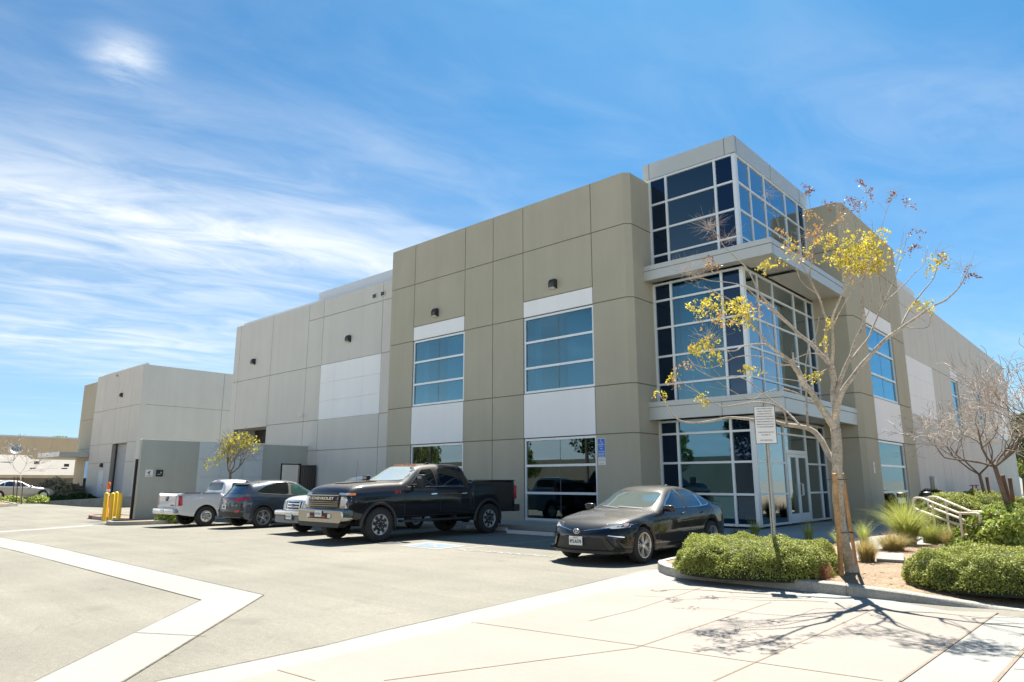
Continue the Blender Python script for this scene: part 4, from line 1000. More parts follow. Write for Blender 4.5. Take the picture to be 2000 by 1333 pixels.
    def plate(s, x, z, view, body, off=.02, w=.305, h=.155):
        p, d = s.hit(view, x, z); y = p.y - d.y*off; q = MB(); q.bbox((x-w/2, y-.006, z-h/2), (x+w/2, y+.006, z+h/2), .004)
        o = q.build('licence_plate', M['plate_white'], s.root); sg = -1 if view == 'F' else 1
        ux = (1, 0, 0) if view == 'F' else (-1, 0, 0)
        text_mesh(body, .085, M['black_text'], o, 'plate_number', frameM((x, y+sg*.008, z-.012), ux, (0, 0, 1)), ext=.001, bold=.002, xs=.82)
        text_mesh('California', .032, M['red_hook'], o, 'plate_heading', frameM((x, y+sg*.008, z+.055), ux, (0, 0, 1)), ext=.001)
        return o
def ellipse_ring(mb, c, a, b, w, th, ux=(1, 0, 0), uz=(0, 0, 1), n=20, yd=(0, -1, 0)):
    c = Vector(c); ux = Vector(ux); uz = Vector(uz); pts = [c + ux*a*math.cos(t) + uz*b*math.sin(t) for t in np.linspace(0, 2*math.pi, n+1)]
    mb.tube(pts, w/2, 6, cap=False)

# --- black pickup truck with lifted off-road tyres
def ys_(L, extra=(), step=.4): return sorted(set([0, .04, .12, .25, L-.25, L-.12, L-.04, L] + [round(v, 3) for v in np.arange(.45, L-.3, step)] + list(extra)))
def black_truck():
    S = dict(L=6.33, W=[(0, .95), (.15, .99), (.5, 1.005), (1.6, 1.01), (5.6, 1.01), (6.2, .985), (6.33, .95)], sill=[(0, .62), (.5, .55), (6.33, .62)],
        belt=[(0, 1.20), (.25, 1.27), (1.0, 1.31), (1.9, 1.34), (4.30, 1.37), (4.36, 1.38), (4.43, 1.53), (6.33, 1.55)],
        top=[(0, 1.24), (.05, 1.33), (.2, 1.43), (.6, 1.49), (1.3, 1.525), (1.74, 1.535), (1.78, 1.55), (2.1, 1.74), (2.42, 1.94), (2.62, 2.0), (3.1, 2.035), (3.8, 2.035), (4.16, 2.02), (4.23, 1.98), (4.36, 1.58), (4.40, 1.50), (4.46, 1.47), (6.33, 1.47)],
        ys=ys_(6.33, (1.74, 1.79, 2.1, 2.42, 2.6, 4.05, 4.16, 4.20, 4.23, 4.30, 4.36, 4.40, 4.44, 4.50)), arch=[(1.03, .435, .50), (5.06, .435, .50)], k=.40, bf=.06, br=.03, nose=[(0, .05), (.8, 0), (1.1, .01), (1.3, .05)], tail=[(0, .05), (.7, 0), (1.6, 0)], ws=[(2.0, .4, .10)], mid=.6, beltcrease=.5, flare=[(0, 0), (6.4, 0)])
    c = Car('pickup_truck', S, M['paint_truck'])
    tag(c.root, 'tall black crew cab pickup truck with chunky off-road tyres parked beside the tan wall', 'pickup truck')
    c.decal('windshield', rounded([(-.80, 1.55), (.80, 1.55), (.66, 1.93), (-.66, 1.93)], 2, .12), 'F', M['sunshade_glass'], off=.006)
    fw = [(2.07, 1.41), (2.36, 1.66), (2.60, 1.86), (3.02, 1.89), (3.06, 1.41)]; rw = [(3.20, 1.41), (3.17, 1.89), (3.80, 1.88), (3.98, 1.41)]
    for p in (fw, rw):
        c.sides('side_window_trim', rounded(p, 1, .08), M['trim'], off=.004, thick=.01); c.sides('side_window', rounded(shrink(p, .022), 1, .08), M['car_glass_tint'], off=.008)
    c.line([(1.98, 1.375), (3.0, 1.385), (4.05, 1.39)], .022, 'belt_moulding', M['chrome'], off=.008)
    c.sides('quarter_trim', [(4.07, 1.45), (4.12, 1.40), (4.02, 1.80), (3.98, 1.84)], M['trim'], off=.006)
    for pts in ([(1.86, .62), (1.83, 1.0), (1.95, 1.36)], [(3.13, .60), (3.13, 1.37)], [(4.30, .62), (4.32, .9), (4.22, 1.37)], [(4.42, .62), (4.42, 1.5)], [(1.86, .62), (4.3, .62)]): c.line(pts, .014)
    for y in (2.86, 4.02): c.sides('door_handle', rounded([(y-.11, 1.16), (y+.11, 1.17), (y+.11, 1.205), (y-.11, 1.195)], 1), M['chrome'], off=.035, thick=.03)
    c.sides('fuel_door', rounded([(4.62, 1.05), (4.80, 1.05), (4.80, 1.24), (4.62, 1.24)], 1), M['paint_truck'], off=.004, thick=.006)
    for sg in (1, -1): c.line([(sg*.78, .30), (sg*.84, 1.0), (sg*.84, 1.68)], .012, 'hood_seam', view='T')
    # lower rocker, running boards
    for sg in (1, -1):
        q = MB(); q.bbox((sg*.88, 1.72, .46), (sg*1.09, 4.25, .52), .02); q.bbox((sg*.8, 2.0, .52), (sg*.95, 2.1, .60), .01); q.bbox((sg*.8, 3.7, .52), (sg*.95, 3.8, .60), .01); q.build('running_board', M['trim'], c.root, ang=30)
        q = MB(); q.bbox((sg*.80, 1.56, .28), (sg*.98, 1.58, .62), .008); q.build('mud_flap', M['trim'], c.root); q = MB(); q.bbox((sg*.80, 5.60, .26), (sg*.98, 5.62, .66), .008); q.build('mud_flap', M['trim'], c.root)
    for a in S['arch']: c.arch_flare(a[0], a[1], a[2], .085, M['trim'], .05, a0=-4, a1=184)
    c.wheels(1.045, .425, .262, .29, 'truck')
    # front
    q = MB(); q.prism([(.985, .84), (1.0, .60), (.90, .46), (-.90, .46), (-1.0, .60), (-.985, .84)], 'y', -.12, .25); 
    o = q.build('front_bumper', M['bumper_chrome'], c.root, ang=30)
    b_ = o.modifiers.new('b', 'BEVEL'); b_.width = .05; b_.segments = 3
    q = MB(); q.prism([(.42, .74), (.50, .60), (-.50, .60), (-.42, .74)], 'y', -.125, -.10); q.build('bumper_opening', M['trim'], c.root)
    q = MB(); q.prism([(.96, .50), (.86, .40), (-.86, .40), (-.96, .50)], 'y', -.135, .1); q.build('air_dam', M['trim'], c.root)
    for sg in (1, -1):
        q = MB(); q.bbox((sg*.20, -.165, .635), (sg*.34, -.125, .675), .01); q.build('tow_hook', M['red_hook'], c.root)
        q = MB(); q.bbox((sg*.40, -.14, .62), (sg*.54, -.12, .72), .015); q.build('fog_lamp', M['lamp'], c.root)
    q = MB(); q.bbox((-.155, -.15, .64), (.155, -.135, .80), .006); pl = q.build('licence_plate', M['plate_white'], c.root); text_mesh('8X72461', .07, M['grey_text'], pl, 'plate_number', frameM((0, -.153, .715), (1, 0, 0), (0, 0, 1)), ext=.001)
    c.decal('grille', rounded([(-.66, .88), (.66, .88), (.70, 1.22), (-.70, 1.22)], 1, .06), 'F', M['mesh_grille'], off=.02, thick=.05)
    for z in (.915, .965, 1.015, 1.175): c.decal('grille_bar', [(-.64, z-.010), (.64, z-.010), (.64, z+.010), (-.64, z+.010)], 'F', M['bumper_chrome'], off=.042, thick=.02)
    c.decal('grille_bar', [(-.66, 1.055), (.66, 1.055), (.66, 1.135), (-.66, 1.135)], 'F', M['paint_truck'], off=.05, thick=.04)
    c.text('CHEVROLET', .092, M['chrome'], 'grille_lettering', 0, 1.095, 'F', off=.056, xs=1.95, bold=.003)
    c.fpair('headlight', rounded([(.72, .90), (.90, .93), (.95, 1.10), (.74, 1.10)], 1, .15), 'F', M['lamp'], off=.02, thick=.04)
    c.fpair('headlight_surround', rounded([(.67, .86), (.955, .86), (.985, 1.14), (.67, 1.14)], 1, .08), 'F', M['bumper_chrome'], off=.008, thick=.03)
    c.fpair('marker_lamp', rounded([(.62, 1.18), (.93, 1.18), (.95, 1.235), (.62, 1.24)], 1, .1), 'F', M['lamp'], off=.02, thick=.05)
    c.sides('side_marker', rounded([(.10, 1.17), (.30, 1.18), (.30, 1.235), (.10, 1.23)], 1, .1), M['amber'], off=.008)
    c.decal('hood_scoop', rounded([(-.30, .62), (.30, .62), (.26, .50), (-.26, .50)], 1, .1), 'T', M['trim'], off=.012, thick=.02)
    c.decal('hood_bulge', rounded([(-.42, .45), (.42, .45), (.34, 1.5), (-.34, 1.5)], 2, .15), 'T', M['paint_truck'], off=.022, thick=.03, res=.1)
    c.text('Z71', .085, M['red_hook'], 'fender_badge', 1.62, 1.24, 'R', off=.006, xs=1.6)
    for x in (-.42, -.2, 0, .2, .42):
        p, d = c.hit('T', x, 2.62); q = MB(); q.bbox((x-.06, 2.58, p.z-.01), (x+.06, 2.68, p.z+.022), .015); q.build('roof_marker', M['amber'], c.root)
    p, d = c.hit('T', 0.45, 2.95); q = MB(); q.prism([(2.88, p.z-.02), (3.12, p.z-.02), (3.10, p.z+.06), (3.05, p.z+.055)], 'x', .43, .47); q.build('roof_antenna', M['trim'], c.root)
    q = MB(); q.tube([(-.93, 1.62, 1.40), (-.935, 1.66, 2.12)], .004, 5); q.build('mast_antenna', M['trim'], c.root)
    # towing mirrors
    for sg in (1, -1):
        q = MB(); q.bbox((sg*1.10, 2.14, 1.33), (sg*1.36, 2.27, 1.70), .045); o = q.build('mirror', M['trim'], c.root, ang=50); q = MB(); q.tube([(sg*.92, 2.18, 1.42), (sg*1.15, 2.2, 1.42)], .03); q.tube([(sg*.92, 2.18, 1.34), (sg*1.15, 2.2, 1.40)], .022); q.build('mirror_arm', M['trim'], o)
        q = MB(); q.box((sg*1.15, 2.128, 1.60), (sg*1.31, 2.141, 1.62)); q.box((sg*1.15, 2.128, 1.635), (sg*1.31, 2.141, 1.655)); q.build('mirror_lamp', M['lamp'], o)
    # rear
    for sg in (1, -1):
        q = MB(); q.bbox((sg*.86, 6.24, .98), (sg*.985, 6.35, 1.40), .03); q.build('tail_light', M['red_lens'], c.root, ang=50)
    q = MB(); q.bbox((-.98, 6.26, .60), (.98, 6.50, .82), .04); q.build('rear_bumper', M['trim'], c.root, ang=50)
    q = MB(); q.tube([(0, 4.6, .40), (0, 5.06, .43), (0, 5.2, .44)], .05); q.tube([(-.8, 5.06, .435), (.8, 5.06, .435)], .07, 10); q.tube([(-.8, 1.03, .40), (.8, 1.03, .40)], .05, 10); q.lathe([(-.14, .05), (-.1, .15), (.1, .15), (.14, .05)], 14, c=(0, 5.06, .44)); q.bbox((-.55, 4.3, .50), (.6, 4.62, .72), .05); q.build('axles', M['underbody'], c.root)
    for sg in (1, -1):
        q = MB(); q.bbox((sg*.93, 4.46, 1.535), (sg*1.0, 6.26, 1.565), .012); q.build('bed_rail', M['trim'], c.root)
    return c.root
M['bumper_chrome'] = plain('smoked_chrome', (.36, .34, .30), .14, 1.0)
tr = black_truck(); tr.location = (-14.70-1.045, 10.18, 0)

# --- black sedan
def sedan(name, mat, glassm, label, cat='car', detail=True):
    S = dict(L=4.88, W=[(0, .70), (.12, .80), (.35, .875), (.9, .905), (2.4, .915), (4.0, .905), (4.55, .86), (4.88, .74)], sill=[(0, .20), (.4, .19), (4.4, .21), (4.88, .30)],
        belt=[(0, .60), (.25, .70), (.6, .78), (1.3, .885), (1.9, .925), (3.2, .965), (3.9, 1.0), (4.6, .985), (4.88, .90)],
        top=[(0, .62), (.06, .70), (.2, .77), (.6, .855), (1.1, .925), (1.50, .965), (1.56, .985), (1.95, 1.19), (2.25, 1.345), (2.45, 1.405), (2.8, 1.44), (3.2, 1.425), (3.6, 1.345), (4.0, 1.19), (4.28, 1.085), (4.36, 1.07), (4.75, 1.06), (4.84, 1.0), (4.88, .93)],
        ys=ys_(4.88, (1.50, 1.57, 1.95, 2.2, 2.42, 3.2, 3.6, 4.0, 4.30, 4.38), .36), arch=[(.955, .335, .372), (3.78, .335, .372)], k=.50, bf=.42, br=.26, nose=[(0, .10), (.30, .03), (.5, 0), (.62, .05), (.8, .16)], tail=[(0, .1), (.5, 0), (.9, .02), (1.1, .08)], ws=[(1.9, .4, .16), (4.0, .4, -.14)], mid=.60, beltcrease=.15)
    c = Car(name, S, mat); tag(c.root, label, cat)
    c.decal('windshield', rounded([(-.66, 1.0), (.66, 1.0), (.53, 1.36), (-.53, 1.36)], 2, .10), 'F', glassm, off=.005)
    c.decal('rear_window', rounded([(-.60, 1.12), (.60, 1.12), (.50, 1.34), (-.50, 1.34)], 2, .14), 'B', M['car_glass'], off=.005)
    dlo = [(1.86, .97), (2.14, 1.14), (2.42, 1.285), (2.75, 1.372), (3.15, 1.352), (3.50, 1.26), (3.80, 1.08), (3.74, 1.01), (3.3, .985)]
    c.sides('window_trim', rounded(dlo, 1, .15), M['chrome'] if detail else M['trim'], off=.003, thick=.012)
    inn2 = shrink(dlo, .022)
    c.sides('side_window', rounded([inn2[0], inn2[1], inn2[2], (2.66, inn2[3][1]-.008), (2.72, .985)], 1, .08), M['car_glass'], off=.007)
    c.sides('side_window', rounded([(2.82, .988), (2.76, 1.346), inn2[4], (3.36, 1.275), (3.43, 1.005)], 1, .08), M['car_glass'], off=.007)
    c.sides('quarter_window', rounded([(3.49, 1.01), (3.43, 1.25), (3.50, 1.23), inn2[6], (3.72, 1.03)], 1, .08), M['car_glass'], off=.007)
    c.sides('window_pillar', [(2.72, .982), (2.655, 1.352), (2.765, 1.354), (2.825, .986)], M['trim'], off=.0085, thick=.006)
    for pts in ([(1.52, .30), (1.50, .65), (1.60, .89)], [(2.77, .27), (2.77, .96)], [(3.38, .35), (3.56, .62), (3.62, .97)], [(1.52, .27), (3.3, .27)]): c.line(pts, .009)
    c.line([(1.35, .40), (2.4, .345), (3.35, .37)], .022, 'sill_crease', mat, off=.018)
    for y in (2.58, 3.42): c.sides('door_handle', rounded([(y-.10, .845), (y+.10, .865), (y+.10, .90), (y-.10, .88)], 1), mat, off=.03, thick=.028)
    c.mirror(.86, 1.83, .985, .115, .085, .068, mat, arm=.10)
    c.wheels(.915, .335, .238, .225, 'multi' if detail else 'steel')
    c.decal('rear_light', rounded([(.42, .84), (.80, .82), (.86, .98), (.42, .93)], 1, .1), 'B', M['red_lens'], off=.006); c.decal('rear_light', rounded([(-.42, .84), (-.80, .82), (-.86, .98), (-.42, .93)], 1, .1), 'B', M['red_lens'], off=.006)
    c.sides('tail_lamp_side', rounded([(4.42, .90), (4.66, .84), (4.72, .92), (4.56, .99)], 1, .12), M['lamp_dark'] if detail else M['red_lens'], off=.006)
    hl = rounded([(.43, .655), (.62, .635), (.86, .66), (.865, .75), (.70, .735), (.50, .70)], 1, .12)
    c.fpair('headlight_housing', hl, 'F', M['trim'], off=.004, thick=.03, res=.05)
    c.fpair('headlight', rounded([(.50, .668), (.66, .652), (.84, .672), (.855, .735), (.70, .722)], 1, .12), 'F', M['lamp'], off=.008, thick=.03, res=.05)
    c.sides('headlight', rounded([(.30, .66), (.52, .685), (.60, .745), (.48, .755), (.30, .735)], 1, .15), M['lamp'], off=.006, res=.05)
    for sg in (1, -1): c.line([(sg*.60, .42), (sg*.72, .80), (sg*.76, 1.44)], .008, 'hood_seam', view='T')
    if detail:
        c.sides('turn_lens', rounded([(.46, .70), (.56, .715), (.58, .74), (.48, .738)], 1, .15), M['amber_pale'], off=.009, res=.05)
        c.decal('upper_grille', rounded([(-.60, .665), (-.14, .605), (.14, .605), (.60, .665), (.44, .615), (.16, .535), (-.16, .535), (-.44, .615)], 1, .08), 'F', M['trim'], off=.006, thick=.03, res=.06)
        for pts in ([(-.60, .668), (-.30, .635), (-.14, .610)], [(.14, .610), (.30, .635), (.60, .668)]): c.line(pts, .014, 'grille_trim', M['chrome'], off=.014, view='F')
        c.decal('lower_grille', rounded([(-.46, .50), (.46, .50), (.60, .265), (-.60, .265)], 1, .05), 'F', M['mesh_grille'], off=.005, thick=.03)
        c.fpair('side_intake', rounded([(.56, .525), (.80, .485), (.845, .40), (.80, .285), (.70, .30)], 1, .1), 'F', M['mesh_grille'], off=.005, thick=.03)
        c.fpair('bumper_fin', [(.50, .52), (.55, .52), (.72, .28), (.66, .28)], 'F', mat, off=.03, thick=.05)
        c.fpair('bumper_glint', [(.60, .528), (.82, .497), (.82, .512), (.60, .543)], 'F', M['chrome'], off=.012, thick=.02)
        c.decal('front_lip', [(-.74, .22), (.74, .22), (.76, .255), (-.76, .255)], 'F', M['trim'], off=.05, thick=.06)
        p, d = c.hit('F', 0, .60); q = MB(); cc_ = (0, p.y-.03, .598)
        ellipse_ring(q, cc_, .068, .047, .011, .01); ellipse_ring(q, (0, p.y-.031, .613), .040, .020, .008, .01); ellipse_ring(q, (0, p.y-.031, .600), .018, .043, .008, .01); q.build('front_emblem', M['chrome'], c.root, smooth=True)
        c.plate(0, .425, 'F', '8YLA578', off=.03)
        c.line([(-.5, 1.012), (-.05, .985)], .016, 'wiper', M['trim'], off=.02, view='F'); c.line([(-.1, 1.012), (.5, .985)], .016, 'wiper', M['trim'], off=.02, view='F')
        c.sides('rear_scoop', rounded([(3.05, .30), (3.36, .52), (3.42, .40), (3.36, .26)], 1, .1), M['trim'], off=.004)
        p, d = c.hit('T', 0, 3.35); q = MB(); q.prism([(3.25, p.z-.02), (3.48, p.z-.03), (3.45, p.z+.055)], 'x', -.02, .02); q.build('roof_antenna', mat, c.root)
    return c.root
M['amber_pale'] = plain('pale_amber_lens', (.60, .33, .25), .2, coat=1)
sd = sedan('sedan', M['paint_black'], M['windshield'], 'glossy black four door sedan parked nose out beside the clipped hedge')
sd.location = (-7.18-.92, 10.72, 0)

# --- slate crossover, seen from the rear
def crossover():
    S = dict(L=4.66, W=[(0, .72), (.15, .83), (.4, .90), (1.0, .925), (3.4, .925), (4.2, .905), (4.5, .86), (4.66, .78)], sill=[(0, .28), (.4, .27), (4.2, .28), (4.66, .36)],
        belt=[(0, .80), (.3, .90), (1.2, .99), (1.9, 1.03), (3.0, 1.07), (3.9, 1.12), (4.5, 1.10), (4.66, 1.02)],
        top=[(0, .84), (.06, .93), (.3, 1.0), (1.0, 1.08), (1.35, 1.11), (1.42, 1.13), (1.85, 1.38), (2.15, 1.55), (2.4, 1.61), (2.8, 1.645), (3.4, 1.62), (3.9, 1.545), (4.12, 1.50), (4.2, 1.44), (4.45, 1.16), (4.56, 1.08), (4.66, 1.03)],
        ys=ys_(4.66, (1.35, 1.43, 1.85, 2.12, 2.4, 3.4, 3.9, 4.08, 4.14, 4.2, 4.34, 4.45), .36), arch=[(.97, .36, .41), (3.66, .36, .41)], k=.42, bf=.35, br=.30, nose=[(0, .1), (.5, 0), (.9, .08)], tail=[(0, .12), (.5, 0), (.85, .02), (1.1, .10)], ws=[(1.8, .4, .14), (4.25, .25, -.12)], mid=.62, beltcrease=.2)
    c = Car('crossover', S, M['paint_slate']); tag(c.root, 'slate grey crossover seen from its rear, between the white pickup and the nose-out trucks', 'car')
    c.decal('rear_window', rounded([(-.62, 1.17), (.62, 1.17), (.52, 1.44), (-.52, 1.44)], 2, .12), 'B', M['car_glass_blue'], off=.006)
    c.decal('windshield', rounded([(-.68, 1.15), (.68, 1.15), (.55, 1.54), (-.55, 1.54)], 2, .14), 'F', M['windshield'], off=.006)
    dlo = [(1.55, 1.08), (1.9, 1.33), (2.15, 1.48), (2.6, 1.555), (3.1, 1.54), (3.55, 1.43), (3.92, 1.24), (3.75, 1.16), (2.9, 1.11)]
    c.sides('window_trim', rounded(dlo, 1, .12), M['chrome'], off=.003, thick=.012); i2 = shrink(dlo, .022)
    c.sides('side_window', rounded([i2[0], i2[1], i2[2], (2.52, 1.525), (2.60, 1.115)], 1, .08), M['car_glass_green'], off=.007)
    c.sides('side_window', rounded([(2.70, 1.122), (2.64, 1.53), i2[4], i2[5], i2[6], i2[7]], 1, .08), M['car_glass_tint'], off=.007)
    for pts in ([(1.50, .40), (1.46, .8), (1.55, 1.02)], [(2.66, .38), (2.66, 1.08)], [(3.22, .42), (3.36, .8), (3.5, 1.1)], [(1.5, .38), (3.2, .38)]): c.line(pts, .010)
    for y in (2.45, 3.22): c.sides('door_handle', rounded([(y-.10, .96), (y+.10, .98), (y+.10, 1.015), (y-.10, .995)], 1), M['paint_slate'], off=.03, thick=.028)
    c.sides('body_cladding', [(1.42, .27), (3.2, .27), (3.2, .37), (1.42, .37)], M['trim'], off=.006)
    for a in S['arch']: c.arch_flare(a[0], a[1], a[2], .075, M['trim'], .02, a0=-6, a1=186)
    c.mirror(.87, 1.72, 1.10, .12, .08, .075, M['paint_slate'], arm=.10)
    c.wheels(.94, .365, .25, .235, 'suv')
    c.decal('light_bar', rounded([(-.55, .985), (.55, .985), (.55, 1.01), (-.55, 1.01)], 1, .1), 'B', M['red_lens'], off=.016, thick=.03)
    c.fpair('rear_light', rounded([(.44, .93), (.70, .90), (.88, .965), (.87, 1.03), (.60, 1.02)], 1, .1), 'B', M['red_lens'], off=.014, thick=.03)
    c.sides('rear_light', rounded([(4.12, 1.015), (4.46, .92), (4.5, 1.0), (4.3, 1.045)], 1, .12), M['red_lens'], off=.010)
    c.decal('rear_bumper', rounded([(-.80, .30), (.80, .30), (.84, .56), (-.84, .56)], 1, .06), 'B', M['trim'], off=.02, thick=.04)
    c.fpair('reflector', rounded([(.60, .53), (.76, .55), (.76, .62), (.60, .60)], 1, .1), 'B', M['red_lens'], off=.03, thick=.03)
    c.fpair('bumper_vent', [(.78, .58), (.84, .60), (.80, .86), (.76, .86)], 'B', M['trim'], off=.008)
    c.decal('spoiler', rounded([(-.54, 1.475), (.54, 1.475), (.50, 1.53), (-.50, 1.53)], 1, .1), 'B', M['trim'], off=.10, thick=.12)
    c.plate(0, .72, 'B', '7MRP', off=.012); c.text('LEXUS', .055, M['chrome'], 'rear_lettering', 0, .90, 'B', off=.008, xs=1.6)
    for sg in (1, -1):
        q = MB(); pts = []
        for y in np.linspace(2.35, 3.75, 8):
            p, d = c.hit('T', sg*.60, y); pts.append((sg*.60, y, p.z+.035))
        q.tube(pts, .014, 6); q.build('roof_rail', M['trim'], c.root)
    p, d = c.hit('T', 0, 3.8); q = MB(); q.prism([(3.7, p.z-.02), (3.93, p.z-.05), (3.9, p.z+.05)], 'x', -.02, .02); q.build('roof_antenna', M['paint_slate'], c.root)
    return c.root
M['car_glass_green'] = glass_mat('green_car_glass', opaque=(.03, .075, .065), refl=(.8, .9, .95), fmin=.1, fmax=.9)
M['car_glass_blue'] = glass_mat('blue_car_glass', opaque=(.03, .05, .065), refl=(.8, .92, 1), fmin=.14, fmax=.95)
cx = crossover(); cx.rotation_euler = (0, 0, math.pi); cx.location = (-22.75-.93, 11.35+4.66, -.05)

# --- white mid size pickups
def white_pickup(L, ax, label, rear_view):
    f, r = ax; cabr = L-1.72
    S = dict(L=L, W=[(0, .74), (.15, .84), (.5, .90), (1.4, .91), (L-.6, .915), (L-.1, .90), (L, .87)], sill=[(0, .40), (.4, .36), (L-.5, .38), (L, .48)],
        belt=[(0, .95), (.3, 1.0), (1.2, 1.06), (1.7, 1.10), (cabr-.06, 1.13), (cabr, 1.13), (cabr+.07, 1.20), (L, 1.21)],
        top=[(0, .98), (.06, 1.05), (.3, 1.12), (1.2, 1.19), (1.5, 1.20), (1.56, 1.22), (1.9, 1.44), (2.2, 1.64), (2.4, 1.70), (2.8, 1.735), (cabr-.5, 1.73), (cabr-.2, 1.70), (cabr-.12, 1.65), (cabr-.02, 1.25), (cabr+.05, 1.16), (cabr+.1, 1.12), (L, 1.12)],
        ys=ys_(L, (1.5, 1.57, 1.9, 2.2, 2.4, cabr-.3, cabr-.2, cabr-.12, cabr-.04, cabr, cabr+.05, cabr+.1, cabr+.16), .38), arch=[(f, .37, .43), (r, .37, .43)], k=.38, bf=.16, br=.02, nose=[(0, .05), (.6, 0), (1.0, .04)], tail=[(0, .04), (.6, 0)], ws=[(1.85, .35, .10)], mid=.62, beltcrease=.5, flare=[(0, 0), (f, .012), (L, .0)])
    c = Car('pickup_truck', S, M['paint_white']); tag(c.root, label, 'pickup truck')
    c.decal('windshield', rounded([(-.70, 1.24), (.70, 1.24), (.58, 1.63), (-.58, 1.63)], 2, .12), 'F', M['windshield'], off=.006)
    c.decal('rear_window', rounded([(-.60, 1.30), (.60, 1.30), (.55, 1.60), (-.55, 1.60)], 2, .12), 'B', M['car_glass_tint'], off=.006)
    mid = (1.75+cabr)/2+.1
    c.sides('side_window', rounded([(1.78, 1.15), (2.22, 1.56), (2.4, 1.60), (mid-.06, 1.61), (mid-.04, 1.16)], 1, .08), M['car_glass'], off=.006); c.sides('side_window', rounded([(mid+.06, 1.16), (mid+.04, 1.61), (cabr-.42, 1.58), (cabr-.28, 1.17)], 1, .08), M['car_glass_tint'], off=.006)
    for pts in ([(1.55, .5), (1.58, 1.1)], [(mid, .46), (mid, 1.12)], [(cabr-.15, .5), (cabr-.18, 1.12)], [(cabr+.02, .48), (cabr+.02, 1.18)], [(1.55, .46), (cabr-.15, .46)]): c.line(pts, .011)
    for y in (mid-.25, cabr-.42): c.sides('door_handle', rounded([(y-.09, .98), (y+.09, .985), (y+.09, 1.02), (y-.09, 1.015)], 1), M['trim'], off=.03, thick=.025)
    c.mirror(.87, 1.82, 1.22, .10, .07, .10, M['trim'], arm=.12)
    c.wheels(.925, .365, .215, .235, 'steel')
    for sg in (1, -1):
        q = MB(); q.bbox((sg*.84, cabr+.1, 1.205), (sg*.90, L-.06, 1.225), .008); q.build('bed_rail', M['trim'], c.root)
    if rear_view:
        c.fpair('rear_light', rounded([(.76, .76), (.885, .76), (.895, 1.13), (.76, 1.12)], 1, .08), 'B', M['red_lens'], off=.012, thick=.03)
        c.sides('rear_light', rounded([(L-.20, .78), (L-.05, .76), (L-.05, 1.12), (L-.17, 1.12)], 1, .1), M['red_lens'], off=.008)
        c.line([(-.74, 1.15), (-.74, .70), (.74, .70), (.74, 1.15)], .012, 'tailgate_seam', view='B')
        c.decal('tailgate_handle', [(-.20, 1.17), (.20, 1.17), (.10, .93), (-.10, .93)], 'B', M['trim'], off=.010)
        q = MB(); ellipse_ring(q, (0, L+.03, 1.05), .06, .045, .012, .01); q.box((-.06, L+.02, 1.04), (.06, L+.035, 1.06)); q.build('tailgate_emblem', M['chrome'], c.root, smooth=True)
        c.text('FRONTIER', .05, M['grey_text'], 'tailgate_lettering', -.5, .78, 'B', off=.006)
        q = MB(); q.bbox((-.90, L-.08, .46), (.90, L+.14, .66), .04); q.build('rear_bumper', M['chrome_soft'], c.root, ang=50)
        q = MB(); q.bbox((-.16, L+.135, .50), (.16, L+.15, .63), .005); o = q.build('licence_plate', M['plate_white'], c.root)
        p, d = c.hit('B', 0, 1.66); c.decal('brake_light', [(-.16, 1.645), (.16, 1.645), (.16, 1.68), (-.16, 1.68)], 'B', M['red_lens'], off=.01)
    else:
        c.decal('grille', rounded([(-.42, .70), (.42, .70), (.50, 1.0), (-.50, 1.0)], 1, .08), 'F', M['chrome_soft'], off=.02, thick=.05)
        for z in (.765, .85, .935): c.fpair('grille_slot', rounded([(.06 if z == .85 else .005, z-.022), (.30, z-.022), (.31, z+.022), (.06 if z == .85 else .005, z+.022)], 1, .08), 'F', M['trim'], off=.026, thick=.02)
        c.fpair('grille_slot', rounded([(.355, .74), (.40, .74), (.43, .96), (.375, .96)], 1, .08), 'F', M['trim'], off=.026, thick=.02)
        p, d = c.hit('F', 0, .85); q = MB(); q.lathe([(-.01, .001), (-.012, .05), (.01, .055)], 20, 'y'); q.xf(Matrix.Translation((0, p.y-.035, .85)) @ Matrix.Diagonal((1.7, 1, .8, 1))); o = q.build('front_emblem', M['sign_blue'], c.root, smooth=True)
        text_mesh('Ford', .055, M['chrome'], o, 'emblem_lettering', frameM((0, p.y-.052, .85), (1, 0, 0), (0, 0, 1)), ext=.001)
        c.fpair('headlight', rounded([(.54, .76), (.76, .76), (.82, .80), (.80, .98), (.56, .98)], 1, .1), 'F', M['lamp'], off=.012, thick=.04)
        q = MB(); q.bbox((-.86, -.10, .56), (.86, .18, .70), .05); q.build('front_bumper', M['chrome_soft'], c.root, ang=50)
        q = MB(); q.bbox((-.84, -.08, .34), (.84, .18, .555), .05); q.build('bumper_valance', M['bumper_grey'], c.root, ang=50)
        q = MB(); q.box((-.28, -.085, .42), (.28, -.081, .53)); q.build('bumper_opening', M['trim'], c.root)
        q = MB(); q.bbox((-.155, -.115, .45), (.155, -.102, .61), .005); o = q.build('licence_plate', M['plate_white'], c.root); text_mesh('8K43957', .07, M['grey_text'], o, 'plate_number', frameM((0, -.117, .525), (1, 0, 0), (0, 0, 1)), ext=.001)
    return c.root
M['chrome_soft'] = plain('satin_chrome', (.60, .61, .62), .25, .9)
M['bumper_grey'] = plain('grey_bumper_plastic', (.20, .20, .20), .6)
rg = white_pickup(4.95, (.88, 4.0), 'white pickup truck parked nose out, mostly hidden by the black truck', False); rg.location = (-17.95-.925, 11.15, -.02)
wp = white_pickup(5.22, (.95, 4.13), 'white pickup truck parked nose in at the far end of the row', True); wp.rotation_euler = (0, 0, math.pi); wp.location = (-26.0-.925, 10.75+5.22, -.11)
